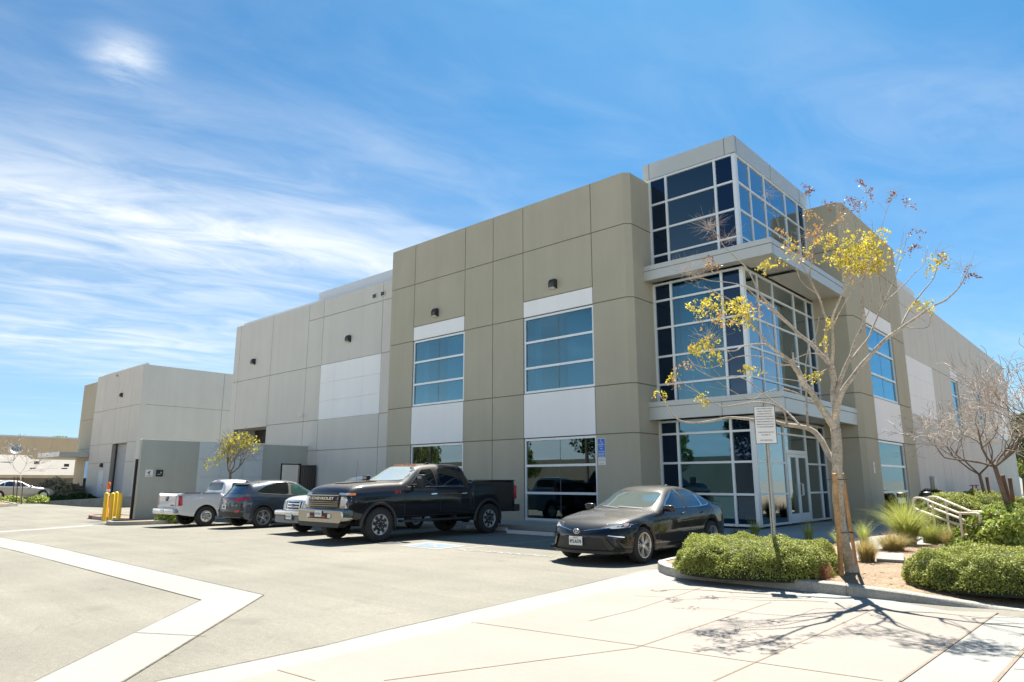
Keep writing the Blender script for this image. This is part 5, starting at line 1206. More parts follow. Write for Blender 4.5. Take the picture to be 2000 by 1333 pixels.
# ------------------------------------------------------------------ gate wall and left hand background
def onx(px, py, X): d = ray(px, py); return Vector((0, 0, EYE)) + d*(X/d.x)
def ony(px, py, Y): d = ray(px, py); return Vector((0, 0, EYE)) + d*(Y/d.y)
M['wall_green'] = stucco('grey_green_wall_paint', (.42, .44, .40), .05)
M['wall_blue'] = stucco('pale_blue_wall_paint', (.62, .68, .69), .03)
XW = -31.7; TW = 3.29
gw = tag(empty('gate_wall', (XW, 11.4, -.15)), 'tall concrete screen wall painted grey and pale blue behind the white pickup', 'wall')
o3 = Vector((-XW, -11.4, .15))
def putp(mb, name, mat, parent, off, **k):
    for i, v in enumerate(mb.v): mb.v[i] = (v[0]+off.x, v[1]+off.y, v[2]+off.z)
    return mb.build(name, mat, parent, **k)
q = MB(); q.box((XW-.22, 11.4, -.5), (XW, 13.86, TW)); putp(q, 'grey_section', M['wall_green'], gw, o3)
q = MB()
for (ya, yb) in ((13.865, 14.9), (14.91, 16.0), (16.01, 16.955)):
    for (za, zb) in ((-.4, .8), (.81, 1.72), (1.73, 2.52), (2.53, TW)): q.box((XW-.20, ya, za), (XW-.004, yb, zb))
q.box((XW-.22, 13.86, -.5), (XW-.201, 16.96, TW-.01)); putp(q, 'blue_section', M['wall_blue'], gw, o3)
q = MB(); q.box((XW-.22, 16.96, -.5), (XW, 17.95, TW)); q.box((XW-.22, 17.95, 2.42), (XW, 19.06, TW)); q.box((XW-.22, 19.06, -.5), (XW, YG-.003, TW)); putp(q, 'grey_section', M['wall_green'], gw, o3)
q = MB(); q.box((XW-.23, 11.39, TW+.002), (XW+.01, YG-.004, TW+.05)); putp(q, 'wall_cap', M['white_wall'], gw, o3)
q = MB(); q.box((XW-.12, 17.952, -.1), (XW+.03, 18.02, 2.40)); q.box((XW-.12, 18.99, -.1), (XW+.03, 19.058, 2.40)); q.box((XW-.12, 18.02, 2.34), (XW+.03, 18.99, 2.40)); putp(q, 'door_frame', M['black_metal'], gw, o3)
e = tag(empty('pedestrian_gate', (XW+.05, 19.06, -.1)), 'open black metal gate leaf beside the opening in the screen wall', 'gate')
q = MB(); q.box((0, -.02, 0), (1.0, .02, 2.42)); 
for k in range(7): q.box((.08+k*.135, -.035, .06), (.13+k*.135, -.02, 2.36))
q.build('gate_leaf', M['black_metal'], e); q = MB(); q.box((.9, -.07, 1.0), (.96, -.035, 1.16)); q.build('latch', M['alu'], e); e.rotation_euler = (0, 0, R(12))
e = tag(empty('sliding_gate', (XW-.30, 11.30, -.15)), 'tall black sliding vehicle gate tucked behind the end of the screen wall', 'gate')
q = MB(); q.box((0, 0, .08), (.06, .08, 2.62)); q.box((0, 6, .08), (.06, 6.08, 2.62)); q.box((0, .08, 2.54), (.06, 6, 2.62)); q.box((0, .08, .08), (.06, 6, .16)); q.build('gate_frame', M['black_metal'], e)
q = MB(); q.box((.01, .08, .16), (.04, 6, 2.54)); q.build('gate_infill', M['bronze'], e)
q = MB(); q.bbox((0, -.15, -.15), (.02, .15, .15), .005); s_ = q.build('sign', M['white']); s_.location = (XW+.004, 11.80, 1.88); tag(s_, 'small square white notice fixed to the grey screen wall', 'sign')
q = MB(); q.prism([(-.06, -.02), (.05, .05), (.04, .09), (-.08, .03)], 'x', .021, .024); q.prism([(-.02, -.06), (.03, -.06), (.02, .0), (-.02, .0)], 'x', .021, .024); q.box((.021, -.1, -.11), (.024, .1, -.095)); q.build('tow_symbol', M['black_text'], s_)
q = MB(); q.bbox((0, -.14, -.14), (.05, .14, .14), .01); s_ = q.build('intercom', M['black_metal']); s_.location = (XW+.004, 12.22, 1.88); tag(s_, 'small black intercom box on the grey screen wall', 'intercom')
q = MB(); q.box((.051, -.09, -.06), (.054, .04, -.04)); q.box((.051, .03, -.01), (.054, .07, .06)); q.build('display', M['alu'], s_)

# adjoining warehouse at the far left
bl = tag(empty('adjoining_warehouse', (-57.16, 20.12, -.3)), 'smaller grey concrete warehouse with a roll-up door at the far left', 'building')
ob = Vector((57.16, -20.12, .3)); YB = 20.12; XB = -57.16
mbs = {k: MB() for k in ('grey', 'back', 'tan', 'white')}
panel_wall('y', YB, [-67.7, -65.4, -62.3], [-.5, 3.05, 4.58, 7.44, 10.58], (), lambda i, j: 'grey', mbs)
panel_wall('y', YB, [-62.3, -59.1], [4.55, 7.44, 10.58], (), lambda i, j: 'grey', mbs)
panel_wall('y', YB, [-59.1, -57.2], [-.5, 3.05, 4.58, 7.44, 10.58], (), lambda i, j: 'grey', mbs)
panel_wall('x', XB, [20.16, 26.6, 33, 40], [-.5, 3.05, 4.58, 7.44, 10.58], (), lambda i, j: 'grey', mbs, out=1)
mbs['grey'].box((XB-.04, YB+.0005, -.5), (XB-.0005, YB+.4, 10.575))
putp(mbs['grey'], 'grey_wall', M['grey'], bl, ob); putp(mbs['back'], 'joint_backing', M['joint_grey'], bl, ob)
mbs = {k: MB() for k in ('grey', 'back', 'tan', 'white')}
panel_wall('y', YB+.5, [-73.0, -69.0, -67.72], [-.3, 4.4, 7.05, 10.4], (), lambda i, j: 'white' if i == 1 and j == 1 else 'tan', mbs)
putp(mbs['tan'], 'tan_wall', M['tan'], bl, ob); putp(mbs['white'], 'white_panel', M['white_wall'], bl, ob); putp(mbs['back'], 'joint_backing', M['joint_dark'], bl, ob)
q = MB(); q.box((-74.1, 17.9, 3.62), (-67.8, 20.3, 4.02)); putp(q, 'canopy', M['alu_panel'], bl, ob)
q = MB(); q.box((-69.9, 20.55, .2), (-68.0, 20.61, 3.3)); putp(q, 'window', M['glass_dark'], bl, ob)
q = MB(); q.box((-67.4, YB+.31, 10.2), (-57.5, 40, 10.3)); putp(q, 'roof', M['roof'], bl, ob)
q = MB(); q.box((-67.4, YB+.32, 10.0), (-57.5, YB+.46, 10.78)); putp(q, 'parapet', M['coping'], bl, ob)
rd = empty('rollup_door'); rd.parent = bl; q = MB()
for k in range(44): q.prism([(YB+.42, .2+k*.1), (YB+.40, .25+k*.1), (YB+.42, .298+k*.1), (YB+.46, .298+k*.1), (YB+.46, .2+k*.1)], 'x', -62.25, -59.15)
putp(q, 'slat_curtain', M['rollup'], rd, ob)
q = MB(); q.box((-62.3, YB+.3, -.3), (-62.24, YB+.6, 4.6)); q.box((-59.16, YB+.3, -.3), (-59.1, YB+.6, 4.6)); q.box((-62.3, YB+.3, 4.56), (-59.1, YB+.6, 4.65)); putp(q, 'door_jamb', M['bronze'], rd, ob)
q = MB(); q.box((-64.6, YB-.03, .25), (-63.5, YB-.002, 2.4)); putp(q, 'side_door', M['coping'], bl, ob)
q = MB(); q.box((-63.6, YB-.04, 1.2), (-63.53, YB-.03, 1.3)); putp(q, 'door_knob', M['bronze'], bl, ob)
for (x, z, w) in ((-61.3, 8.47, 'high on the front of the smaller warehouse'), (-64.05, 2.85, 'over the side door of the smaller warehouse')):
    tag(wall_light(x, YB-.004, z), 'dark bronze wall pack light mounted ' + w, 'wall light', 'wall lights on the facades')
s = MB(); s.bbox((-.2, -.04, -.13), (.2, -.003, .13), .01); s.box((-.15, -.05, -.09), (.15, -.041, .09), 1); o = s.build('overflow_scupper', [M['grey'], M['bronze']]); o.location = (-62.9, YB, 10.25); tag(o, 'small overflow scupper below the roof of the smaller warehouse', 'scupper')
q = MB(); q.add([(-67.6, 20.1, .2), (-57.2, 20.1, .2), (-57.2, 12.0, -.06), (-67.6, 12.0, .1), (-67.6, 20.1, -.5), (-57.2, 20.1, -.5), (-57.2, 12.0, -.5), (-67.6, 12.0, -.5)], [(3, 2, 1, 0), (2, 3, 7, 6), (1, 2, 6, 5), (3, 0, 4, 7)])
tag(q.build('ramp', M['asphalt']), 'shaded asphalt ramp rising to the roll-up door', 'ramp', kind='structure')
q = MB(); q.prism([(11.2, -.4), (11.2, .06), (20.1, .42), (20.1, -.4)], 'x', -57.19, -56.95)
tag(q.build('ramp_kerb_wall', M['curb']), 'low sloping concrete kerb wall along the ramp to the roll-up door', 'low wall')
# bollard island
def island(name, ctr, a, b, rz, z, mat, label, red=0):
    e = tag(empty(name, (ctr[0], ctr[1], H(*ctr)), rz), label, 'planter'); pts = [(a*math.copysign(abs(math.cos(t))**.6, math.cos(t)), b*math.copysign(abs(math.sin(t))**.6, math.sin(t))) for t in np.linspace(0, 2*math.pi, 40, endpoint=False)]
    q = MB(); n = 40; inn = [(x*(1-.15/a), y*(1-.15/b)) for x, y in pts]
    q.v = [(x, y, -.1) for x, y in pts] + [(x, y, z) for x, y in pts] + [(x, y, z) for x, y in inn] + [(x, y, z-.05) for x, y in inn]
    for r_ in range(3):
        for i in range(n):
            q.f.append((r_*n+i, r_*n+(i+1) % n, (r_+1)*n+(i+1) % n, (r_+1)*n+i)); q.mi.append(1 if red and red[0] <= i <= red[1] else 0)
    q.build('curb', [M['curb'], M['red_curb']], e, ang=40); q = MB(); q.v = [(x, y, z-.035) for x, y in inn]; q.f = [tuple(range(n))]; q.mi = [0]; q.build('soil', mat, e); return e
island('bollard_island', (-34.6, 11.95), 2.6, .85, R(2), .15, M['soil'], 'small curbed island holding the yellow bollards, its tip faded red', red=(14, 27))
for k, (px, py, w) in enumerate(((203, 1013, 'leftmost of the four, beside the orange delineator'), (215, 1014.5, 'second from the left at the front'), (223, 1007.5, 'standing behind the others'), (230.5, 1015.5, 'rightmost of the four'))):
    p = at(px, py, .0); q = MB(); q.lathe([(-.1, .085), (1.02, .085), (1.05, .07), (1.07, .03), (1.075, .001)], 18, 'z'); o = q.build('bollard', M['yellow'], smooth=True, ang=50); o.location = (p.x, p.y, 0)
    tag(o, 'yellow steel bollard, ' + w, 'bollard', 'yellow bollards on the small island')
p = at(207, 1011, .0); e = tag(empty('delineator', (p.x-.1, p.y, 0)), 'tall orange traffic delineator post with white bands among the bollards', 'traffic cone')
q = MB(); q.lathe([(.0, .20), (.05, .19), (.06, .12), (.10, .10), (1.30, .06), (1.36, .07), (1.45, .07), (1.50, .04), (1.505, .001)], 18, 'z'); q.build('post', M['orange'], e, ang=40)
for z in (.92, 1.1): q = MB(); q.lathe([(z, .085-.03*z*.6+.01), (z+.10, .082-.03*z*.6+.01)], 18, 'z'); q.build('reflective_band', M['white'], e)
island('wall_planter', (-30.3, 11.9), 1.0, 1.9, R(-6), .15, M['soil'], 'curbed planter at the foot of the screen wall holding a leafy shrub')
# far buildings, all facing the lot
M['far_tan'] = stucco('far_tan_wall', (.64, .48, .30), .05); M['roof_white'] = stucco('bleached_roof', (.24, .225, .20), .04); M['block'] = stucco('brown_block_wall', (.20, .165, .125), .1)
a = onx(-60, 850, -170); b = onx(168, 858, -170)
e = tag(empty('far_warehouse', (-170, a.y, 0)), 'long plain tan warehouse wall far off at the left edge', 'building')
q = MB(); q.box((-6, 0, -.3), (0, 60, a.z)); q.build('wall', M['far_tan'], e); q = MB(); q.box((-6.1, -.1, a.z+.01), (.1, 60.1, a.z+.3)); q.build('roof_edge', M['coping'], e)
def house(px0, px1, py_ridge, py_eave, X, wallmat, label, depth=5, gx=.6):
    r0 = onx(px0, py_ridge, X-depth); r1 = onx(px1, py_ridge, X-depth); ev = onx((px0+px1)/2, py_eave, X)
    y0, y1, ze, zr = r0.y, r1.y, ev.z, (r0.z+r1.z)/2; e = tag(empty('house', (X, y0, 0)), label, 'house'); W_ = y1-y0
    q = MB(); q.prism([(0, ze), (-depth, zr), (-2*depth, ze), (-2*depth, ze-.18), (-depth, zr-.18), (0, ze-.18)], 'y', -.3, W_+.3)
    for i, v in enumerate(q.v): q.v[i] = v
    q.build('roof', M['roof_white'], e); q = MB(); q.box((-2*depth+gx, 0, -.2), (-gx, W_, ze-.19)); q.build('wall', wallmat, e)
    q = MB(); q.box((-.0, -.3, ze-.34), (.03, W_+.3, ze-.02)); q.build('fascia', M['far_tan'], e); return e, ze, zr
h1, ze, zr = house(-80, 158, 897, 928, -96, M['block'], 'low house with a bleached shingle roof in front of the far tan warehouse')
for (px, py) in ((72, 903), (130, 908)):
    p = onx(px, py, -98.2); q = MB(); q.bbox((-.15, -.25, 0), (.15, .25, .35), .03); o = q.build('roof_vent', M['bronze'], h1); o.location = p - h1.location - Vector((0, 0, .25))
h2, ze2, zr2 = house(-80, 47, 888, 905, -108, M['block'], 'low house with a pale roof and satellite dish at the left edge')
p = onx(28, 890, -100.5); e = tag(empty('satellite_dish', p), 'round grey satellite dish on a short mast above the pale roof', 'satellite dish')
q = MB(); q.tube([(0, 0, -.7), (0, 0, .35)], .05); q.build('mast', M['galv'], e); q = MB(); q.lathe([(.0, .001), (.05, .25), (.16, .5)], 24, 'x'); q.xf(Matrix.Translation((.1, 0, .75)) @ Matrix.Rotation(R(-20), 4, 'Y') @ Matrix.Diagonal((1.2, 1.25, 1.25, 1))); q.build('dish', M['galv'], e, smooth=True)
q = MB(); q.tube([(.1, 0, .5), (.9, .5, .75)], .03); q.build('feed_arm', M['galv'], e)
a = onx(-60, 938, -84); b = onx(158, 938, -84); q = MB(); q.box((-.2, 0, -.4), (0, b.y-a.y, 1.9)); o = q.build('block_wall', M['block']); o.location = (-84, a.y, 0); tag(o, 'brown block wall behind the grey-leaved shrubs', 'wall')
q = MB(); q.add([(-48.6, 7.0, .09), (-48.6, 10.8, .09), (-57.0, 11.9, .11), (-67.9, 16.5, .2), (-82, 22, .2), (-90, 8, .2), (-90, 0, .2), (-60, 3, .2)], [(0, 1, 2, 3, 4, 5, 6, 7)]); 
kp = [Vector((-47, 3, 0)), Vector((-48.3, 9.6, 0)), Vector((-50, 11.4, 0)), Vector((-56.7, 12.2, 0)), Vector((-67.9, 17.0, 0))]
q = MB(); ki = offset(kp, .15)
for i in range(len(kp)-1): q.add([kp[i]+Vector((0, 0, -.2)), kp[i+1]+Vector((0, 0, -.2)), kp[i+1]+Vector((0, 0, .26)), kp[i]+Vector((0, 0, .26)), ki[i]+Vector((0, 0, .26)), ki[i+1]+Vector((0, 0, .26))], [(0, 1, 2, 3), (3, 2, 5, 4)])
tag(q.build('kerb', M['curb']), 'pale concrete kerb of the far planting strip on the left', 'kerb', kind='structure')
q = MB(); q.v = [(p.x, p.y, .22) for p in ki] + [(-95, 20, .22), (-95, -12, .22), (-60, -8, .22)]; q.f = [tuple(range(len(q.v)))]; q.mi = [0]
o = q.build('far_lot', M['soil'])
if o.data.polygons[0].normal.z < 0: o.data.flip_normals()
tag(o, 'soil strip behind the far kerb on the left', 'soil', kind='structure')
# beige sedan far left
sv_ = sedan('sedan', M['paint_silver'], M['windshield'], 'beige sedan half cut off at the left edge of the picture', detail=False)
p = dep(28, 972, 50); sv_.rotation_euler = (0, 0, R(186)); sv_.location = (p.x, p.y+2.4, .22)
sv2 = sedan('sedan', M['paint_white'], M['windshield'], 'white sedan parked behind the beige sedan at the left edge', detail=False)
p = dep(25, 960, 58); sv2.rotation_euler = (0, 0, R(184)); sv2.location = (p.x, p.y+2.0, .24)

# ------------------------------------------------------------------ signs and street furniture
# blue accessible parking sign on the wall
e = tag(empty('accessible_parking_sign', (-12.93, YF-.006, 2.03)), 'tall blue accessible parking sign fixed to the tan wall beside the window', 'sign')
q = MB(); q.bbox((-.15, -.004, .24), (.15, 0, .85), .012); q.build('sign_border', M['white'], e); q = MB(); q.bbox((-.138, -.007, .382), (.138, -.004, .838), .012); q.bbox((-.138, -.007, .252), (.138, -.004, .372), .012); q.build('blue_field', M['sign_blue'], e)
q = MB(); wheelchair(q, (-.0, -.009, .735), (1, 0, 0), (0, 0, 1), .17, (0, 0, 0)); q.build('wheelchair_symbol', M['white'], e)
for t_, z, sz in (('PARKING', .645, .052), ('ONLY', .585, .052), ('VAN', .515, .05), ('ACCESSIBLE', .43, .044), ('MINIMUM', .337, .05), ('FINE $250', .282, .05)): text_mesh(t_, sz, M['white'], e, 'lettering', frameM((0, -.009, z), (1, 0, 0), (0, 0, 1)), ext=.001, bold=.001)
q = MB(); q.bbox((-.14, -.004, .0), (.15, 0, .232), .006); lp = q.build('lower_placard', M['white'], e)
for t_, z, sz in (('UNAUTHORIZED', .18, .03), ('VEHICLES TOWED', .13, .03), ('CVC 22511', .04, .036)): text_mesh(t_, sz, M['black_text'] if z < .1 else M['grey_text'], lp, 'lettering', frameM((0, -.006, z), (1, 0, 0), (0, 0, 1)), ext=.001)
# tow-away notice on a perforated post
e = tag(empty('tow_away_sign', (-4.42, 10.95, .15)), 'white tow-away notice on a perforated steel post rising out of the hedge', 'sign')
q = MB()
w = .026
for (x0, y0, x1, y1) in ((-w, -w, -w+.005, w), (w-.005, -w, w, w), (-w+.005, w-.005, w-.005, w)): q.box((x0, y0, -.2), (x1, y1, 2.66))
for k in range(74):
    z = .02+k*.0356; q.box((-w+.005, -w, z-.0125), (-.009, -w+.005, z+.0125)); q.box((.009, -w, z-.0125), (w-.005, -w+.005, z+.0125)); q.box((-w+.005, -w, z+.0125), (w-.005, -w+.005, z+.0231))
post_ = q.build('post', M['galv'], e); q = MB(); q.box((-w+.0055, -w+.0055, -.2), (w-.0055, w-.0055, 2.6)); q.build('post_core', M['trim'], e)
SA = R(20)
ux = Vector((math.cos(SA), math.sin(SA), 0)); nn = Vector((math.sin(SA), -math.cos(SA), 0))
bd = empty('notice_board'); bd.parent = e; bd.location = (0, 0, 1.95); bd.rotation_euler = (0, 0, SA)
q = MB(); q.bbox((-.16, -.036, 0), (.16, -.030, .60), .012); q.build('border', M['black_text'], bd); q = MB(); q.bbox((-.152, -.040, .008), (.152, -.0365, .592), .010); q.build('face', M['white'], bd)
lines = ['UNAUTHORIZED VEHICLES', 'PARKED IN DESIGNATED', 'ACCESSIBLE SPACES NOT', 'DISPLAYING DISTINGUISHING', 'PLACARDS OR LICENSE PLATES', 'ISSUED FOR PERSONS WITH', 'DISABILITIES WILL BE TOWED', "AT THE OWNER'S EXPENSE", '', 'TOWED VEHICLES MAY BE', 'RECLAIMED AT', '', 'OR BY TELEPHONING']
for i, t_ in enumerate(lines):
    if t_: text_mesh(t_, .0215, M['grey_text'], bd, 'lettering', frameM((0, -.042, .56-i*.042), (1, 0, 0), (0, 0, 1)), ext=.0005, bold=.0006, xs=.92)
# wheel stops
def wheel_stop(x, y, label):
    q = MB(); q.prism([(-.075, 0), (.075, 0), (.055, .10), (-.055, .10)], 'x', -.9, .9)
    for i, v in enumerate(q.v):
        if v[2] > .05: q.v[i] = (v[0]*.955, v[1], v[2])
    o = q.build('wheel_stop', M['curb_white']); o.location = (x, y, H(x, y)+.001); b_ = o.modifiers.new('b', 'BEVEL'); b_.width = .012; b_.segments = 2
    tag(o, label, 'wheel stop', 'wheel stops at the head of the stalls')
M['curb_white'] = ground_mat('white_precast', (.60, .59, .55), speck=.1, sscale=50, patch=.06, grit=.2)
wheel_stop(-13.45, 15.65, 'pale concrete wheel stop in the empty stall between truck and sedan'); wheel_stop(-15.9, 16.35, 'pale concrete wheel stop behind the black pickup'); wheel_stop(-18.9, 16.5, 'pale concrete wheel stop behind the nose-out white pickup')
wheel_stop(-8.3, 15.9, 'pale concrete wheel stop behind the black sedan')
q = MB(); q.lathe([(.0, .001), (.012, .22), (.0, .30)], 20, 'z'); o = q.build('drain_cover', M['bronze']); o.location = (-14.3, 11.2, .004); tag(o, 'flat dark round cover on the asphalt near the painted square', 'cover')
# bollard lights
for i, (px, py, t, lab) in enumerate(((1768, 1035, 15.6, 'dark bollard light with a pale lens among the tall grass, left of the handrails'), (1820, 1040, 17.6, 'dark bollard light with a pale lens directly behind the handrails'))):
    p = dep(px, py, t); zt = dep(1763 if i == 0 else 1817, 962 if i == 0 else 961, t).z
    e = tag(empty('bollard_light', (p.x, p.y, .1)), lab, 'bollard light', 'bollard lights along the path'); h = zt-.1
    q = MB(); q.lathe([(-.1, .085), (h-.26, .085), (h-.25, .07)], 20, 'z'); q.build('post', M['bronze'], e, ang=50); q = MB(); q.lathe([(h-.25, .08), (h-.12, .08)], 20, 'z'); q.build('lens', M['blind'], e, smooth=True); q = MB(); q.lathe([(h-.12, .001), (h-.12, .1), (h-.02, .1), (h, .06), (h+.005, .001)], 20, 'z'); q.build('cap', M['bronze'], e, ang=40)
# pair of ramp handrails
M['rail'] = plain('beige_painted_steel', (.62, .53, .43), .4)
def arc_pts(c, r, a0, a1, u, n=8): return [c + u*math.cos(a)*r + Vector((0, 0, 1))*math.sin(a)*r for a in np.linspace(a0, a1, n)]
def handrail(T, B, lab):
    # pixel/depth controls of the sloping loop: upper-left, upper-knee, upper-right, and its lower twin
    pts = [dep(*p) for p in T]; e = tag(empty('handrail', (pts[0].x, pts[0].y, 0)), lab, 'handrail', 'pair of ramp handrails')
    of = -Vector((pts[0].x, pts[0].y, 0)); P = [p+of for p in pts]
    # round the corners
    out = []; n = len(P)
    for i in range(n):
        a, b, c = P[i-1], P[i], P[(i+1) % n]; r = min(.12, (a-b).length*.42, (c-b).length*.42); p0 = b+(a-b).normalized()*r; p1 = b+(c-b).normalized()*r
        for t in np.linspace(0, 1, 6): out.append(p0.lerp(b, t).lerp(b.lerp(p1, t), t))
    q = MB(); q.tube(out+[out[0], out[1]], .026, 10, cap=False); q.build('rail_loop', M['rail'], e, smooth=True)
    for (tp, bp) in B:
        a = dep(*tp)+of; b = Vector((a.x, a.y, .05)); q = MB(); q.tube([b, a], .024, 10); q.lathe([(0, .05), (.012, .045), (.012, .001)], 12, 'z', c=(b.x, b.y, .08)); q.build('post', M['rail'], e, ang=50)
t1, t2 = 16.2, 13.4
handrail([(1783, 973, t1), (1800, 973, t1-.2), (1873, 1003, t2+.3), (1913, 1003, t2-.3), (1915, 1027, t2-.3), (1877, 1027, t2+.3), (1792, 996, t1-.1), (1784, 992, t1)], [((1821, 984, 15.2), 0), ((1875, 1004, 13.4), 0)], 'beige steel ramp handrail loop nearer the clipped hedge')
t1, t2 = 17.2, 14.2
handrail([(1811, 971, t1), (1829, 971, t1-.2), (1897, 1000, t2+.3), (1936, 1000, t2-.3), (1937, 1022, t2-.3), (1899, 1022, t2+.3), (1820, 992, t1-.1), (1813, 988, t1)], [((1847, 981, 16.1), 0), ((1897, 1001, 14.3), 0)], 'beige steel ramp handrail loop nearer the building')
# utility box and red valve
q = MB(); q.bbox((0, -.26, 1.15), (.2, .26, 1.72), .02); q.tube([(.1, .0, 1.15), (.1, .0, .1)], .04); q.tube([(.1, .14, 1.15), (.1, .14, .1)], .025); o = q.build('utility_box', M['galv'], ang=40); p = onx(1820, 945, XG+.02); o.location = (XG+.004, p.y, 0); tag(o, 'grey electrical box with conduit on the long grey wall behind the handrails', 'utility box')
p = onx(1905, 965, -6.6); e = tag(empty('backflow_valve', (p.x, p.y, 0)), 'red backflow preventer standing between the hedge and the long grey wall', 'valve'); zc = p.z+.1
q = MB(); q.tube([(0, -.9, 0), (0, -.9, zc), (0, .9, zc), (0, .9, 0)], .11, 10); q.lathe([(-.35, .2), (.35, .2)], 14, 'y', c=(0, 0, zc)); q.build('pipe', M['red_valve'] if 'red_valve' in M else M.setdefault('red_valve', plain('red_valve_paint', (.26, .03, .05), .5)), e, ang=40)
for y in (-.5, .5): q = MB(); q.tube([(0, y, zc), (0, y, zc+.32)], .03); q.lathe([(zc+.30, .001), (zc+.30, .13), (zc+.34, .13), (zc+.34, .001)], 14, 'z', c=(0, y, 0)); q.build('hand_wheel', M['red_valve'], e)
# ------------------------------------------------------------------ vegetation
M['leaf_box'] = leaf_mat('clipped_hedge_leaves', [(.13, .155, .035), (.29, .33, .065), (.46, .48, .12), (.20, .23, .045)])
M['leaf_dark'] = leaf_mat('dark_leaves', [(.02, .045, .012), (.04, .08, .02), (.07, .12, .03)])
M['leaf_grey'] = leaf_mat('grey_green_leaves', [(.28, .26, .17), (.40, .37, .26), (.18, .17, .10)])
M['leaf_lime'] = leaf_mat('lime_shrub_leaves', [(.09, .15, .03), (.28, .36, .06), (.46, .50, .12), (.18, .24, .04)])
M['leaf_yellow'] = leaf_mat('yellow_autumn_leaves', [(.55, .36, .04), (.60, .50, .05), (.42, .45, .06), (.62, .42, .12)], .45)
M['leaf_orange'] = leaf_mat('dry_orange_leaves', [(.50, .25, .06), (.55, .36, .14), (.40, .22, .10)], .35)
M['pod_brown'] = leaf_mat('brown_seed_pods', [(.22, .10, .05), (.33, .16, .08)], .2)
M['grass_green'] = leaf_mat('tall_grass_green', [(.22, .28, .05), (.38, .42, .09), (.55, .52, .18)], .4)
M['grass_straw'] = leaf_mat('tall_grass_straw', [(.35, .24, .10), (.42, .34, .13), (.26, .22, .06)], .4)
M['grass_dark'] = leaf_mat('tall_grass_dark', [(.05, .09, .025), (.10, .15, .04)], .3)
M['twig_red'] = leaf_mat('dead_twigs', [(.35, .14, .07), (.42, .22, .12), (.22, .09, .05)], .2)
M['bark'] = ground_mat('tree_bark', (.40, .35, .285), speck=.35, sscale=30, patch=.25, pscale=3.0, grit=1.0)
M['bark_dark'] = ground_mat('dark_bark', (.16, .125, .10), speck=.3, sscale=30, patch=.2, pscale=3, grit=.8)
M['bark_pale'] = ground_mat('pale_bark', (.46, .40, .35), speck=.2, sscale=30, patch=.2, pscale=3, grit=.5)
M['stake'] = ground_mat('stake_wood', (.42, .25, .12), speck=.25, sscale=25, patch=.25, pscale=4, grit=.6)
M['stake_dark'] = ground_mat('old_stake_wood', (.12, .07, .045), speck=.25, sscale=25, patch=.25, pscale=4, grit=.6)
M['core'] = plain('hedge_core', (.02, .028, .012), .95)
def leaves(name, P, size, mat, parent, nrm=None, droop=0, asp=1.6, jit=.35):
    P = np.asarray(P, float); n = len(P)
    if nrm is None: nrm = rng.normal(size=(n, 3))
    nrm = nrm + rng.normal(size=(n, 3))*jit*2; nrm /= np.linalg.norm(nrm, axis=1)[:, None]
    t = np.cross(nrm, rng.normal(size=(n, 3))); t[:, 2] -= droop; t /= np.linalg.norm(t, axis=1)[:, None]+1e-9; b = np.cross(nrm, t)
    s = size*(0.6+.8*rng.random(n))[:, None]
    fold = nrm*s*.18
    V = np.stack([P-t*s*asp*.5, P+b*s*.42+fold, P+t*s*asp*.5, P-b*s*.42+fold], 1).reshape(-1, 3)
    F = np.arange(4*n).reshape(-1, 4); return fast_mesh(name, V, F, mat, parent)
def sl(p): return soilz(p.x, p.y) if -8 < p.x < 9 and 9 < p.y < 30 else H(p.x, p.y)
CR = Vector((math.cos(YAW), math.sin(YAW), 0)); CF = Vector((-math.sin(YAW), math.cos(YAW), 0))
def clipped_hedge(c, rx, ry, h, rz, n, size, mat, label, z0=0, name='hedge', lump=.09, ex=3.2, group=None, coremat=None, skirt=None):
    e = tag(empty(name, (c[0], c[1], z0), rz), label, 'hedge', group)
    def surf(th, ph, k=1.0):    # superellipsoid upper shell
        ct, st = np.cos(th), np.sin(th); cp, sp = np.cos(ph), np.sin(ph)
        f = lambda v, e_: np.sign(v)*np.abs(v)**e_
        return np.stack([rx*k*f(ct, .8)*f(cp, 2/ex), ry*k*f(st, .8)*f(cp, 2/ex), h*k*f(sp, 2/ex)], -1)
    th = rng.random(n)*2*np.pi; ph = np.arcsin(rng.random(n)**.8)
    P = surf(th, ph)
    off = np.array([mnoise.noise(Vector((p[0]*2.2+c[0], p[1]*2.2, p[2]*2.5))) + .5*mnoise.noise(Vector((p[0]*6, p[1]*6+c[1], p[2]*6))) for p in P[::1]])
    nrm = P/np.array([rx, ry, h])**1.0; nrm = nrm/np.array([rx, ry, h]); nrm /= np.linalg.norm(nrm, axis=1)[:, None]+1e-9
    depth = rng.random(n)**2*.10
    P = P + nrm*(off*lump*1.6 - depth + rng.normal(size=n)*.012)[:, None]; P[:, 2] = np.maximum(P[:, 2], .01)
    leaves('foliage', P, size, mat, e, nrm*1.0, jit=.45)
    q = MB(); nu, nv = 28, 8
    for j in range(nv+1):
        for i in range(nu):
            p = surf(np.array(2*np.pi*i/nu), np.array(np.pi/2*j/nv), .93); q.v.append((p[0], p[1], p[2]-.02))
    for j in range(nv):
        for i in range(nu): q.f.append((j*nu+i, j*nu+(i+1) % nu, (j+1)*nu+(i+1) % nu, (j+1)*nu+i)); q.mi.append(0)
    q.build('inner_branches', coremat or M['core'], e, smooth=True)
    return e
def cf(lat, d): return CR*lat + CF*d
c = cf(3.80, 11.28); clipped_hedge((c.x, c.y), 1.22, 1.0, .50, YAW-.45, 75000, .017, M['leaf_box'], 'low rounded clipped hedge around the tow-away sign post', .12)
c = cf(6.88, 9.62); clipped_hedge((c.x, c.y), 1.50, .95, .47, YAW-.34, 75000, .017, M['leaf_box'], 'low flat clipped hedge at the right edge in front of the handrails', .12)
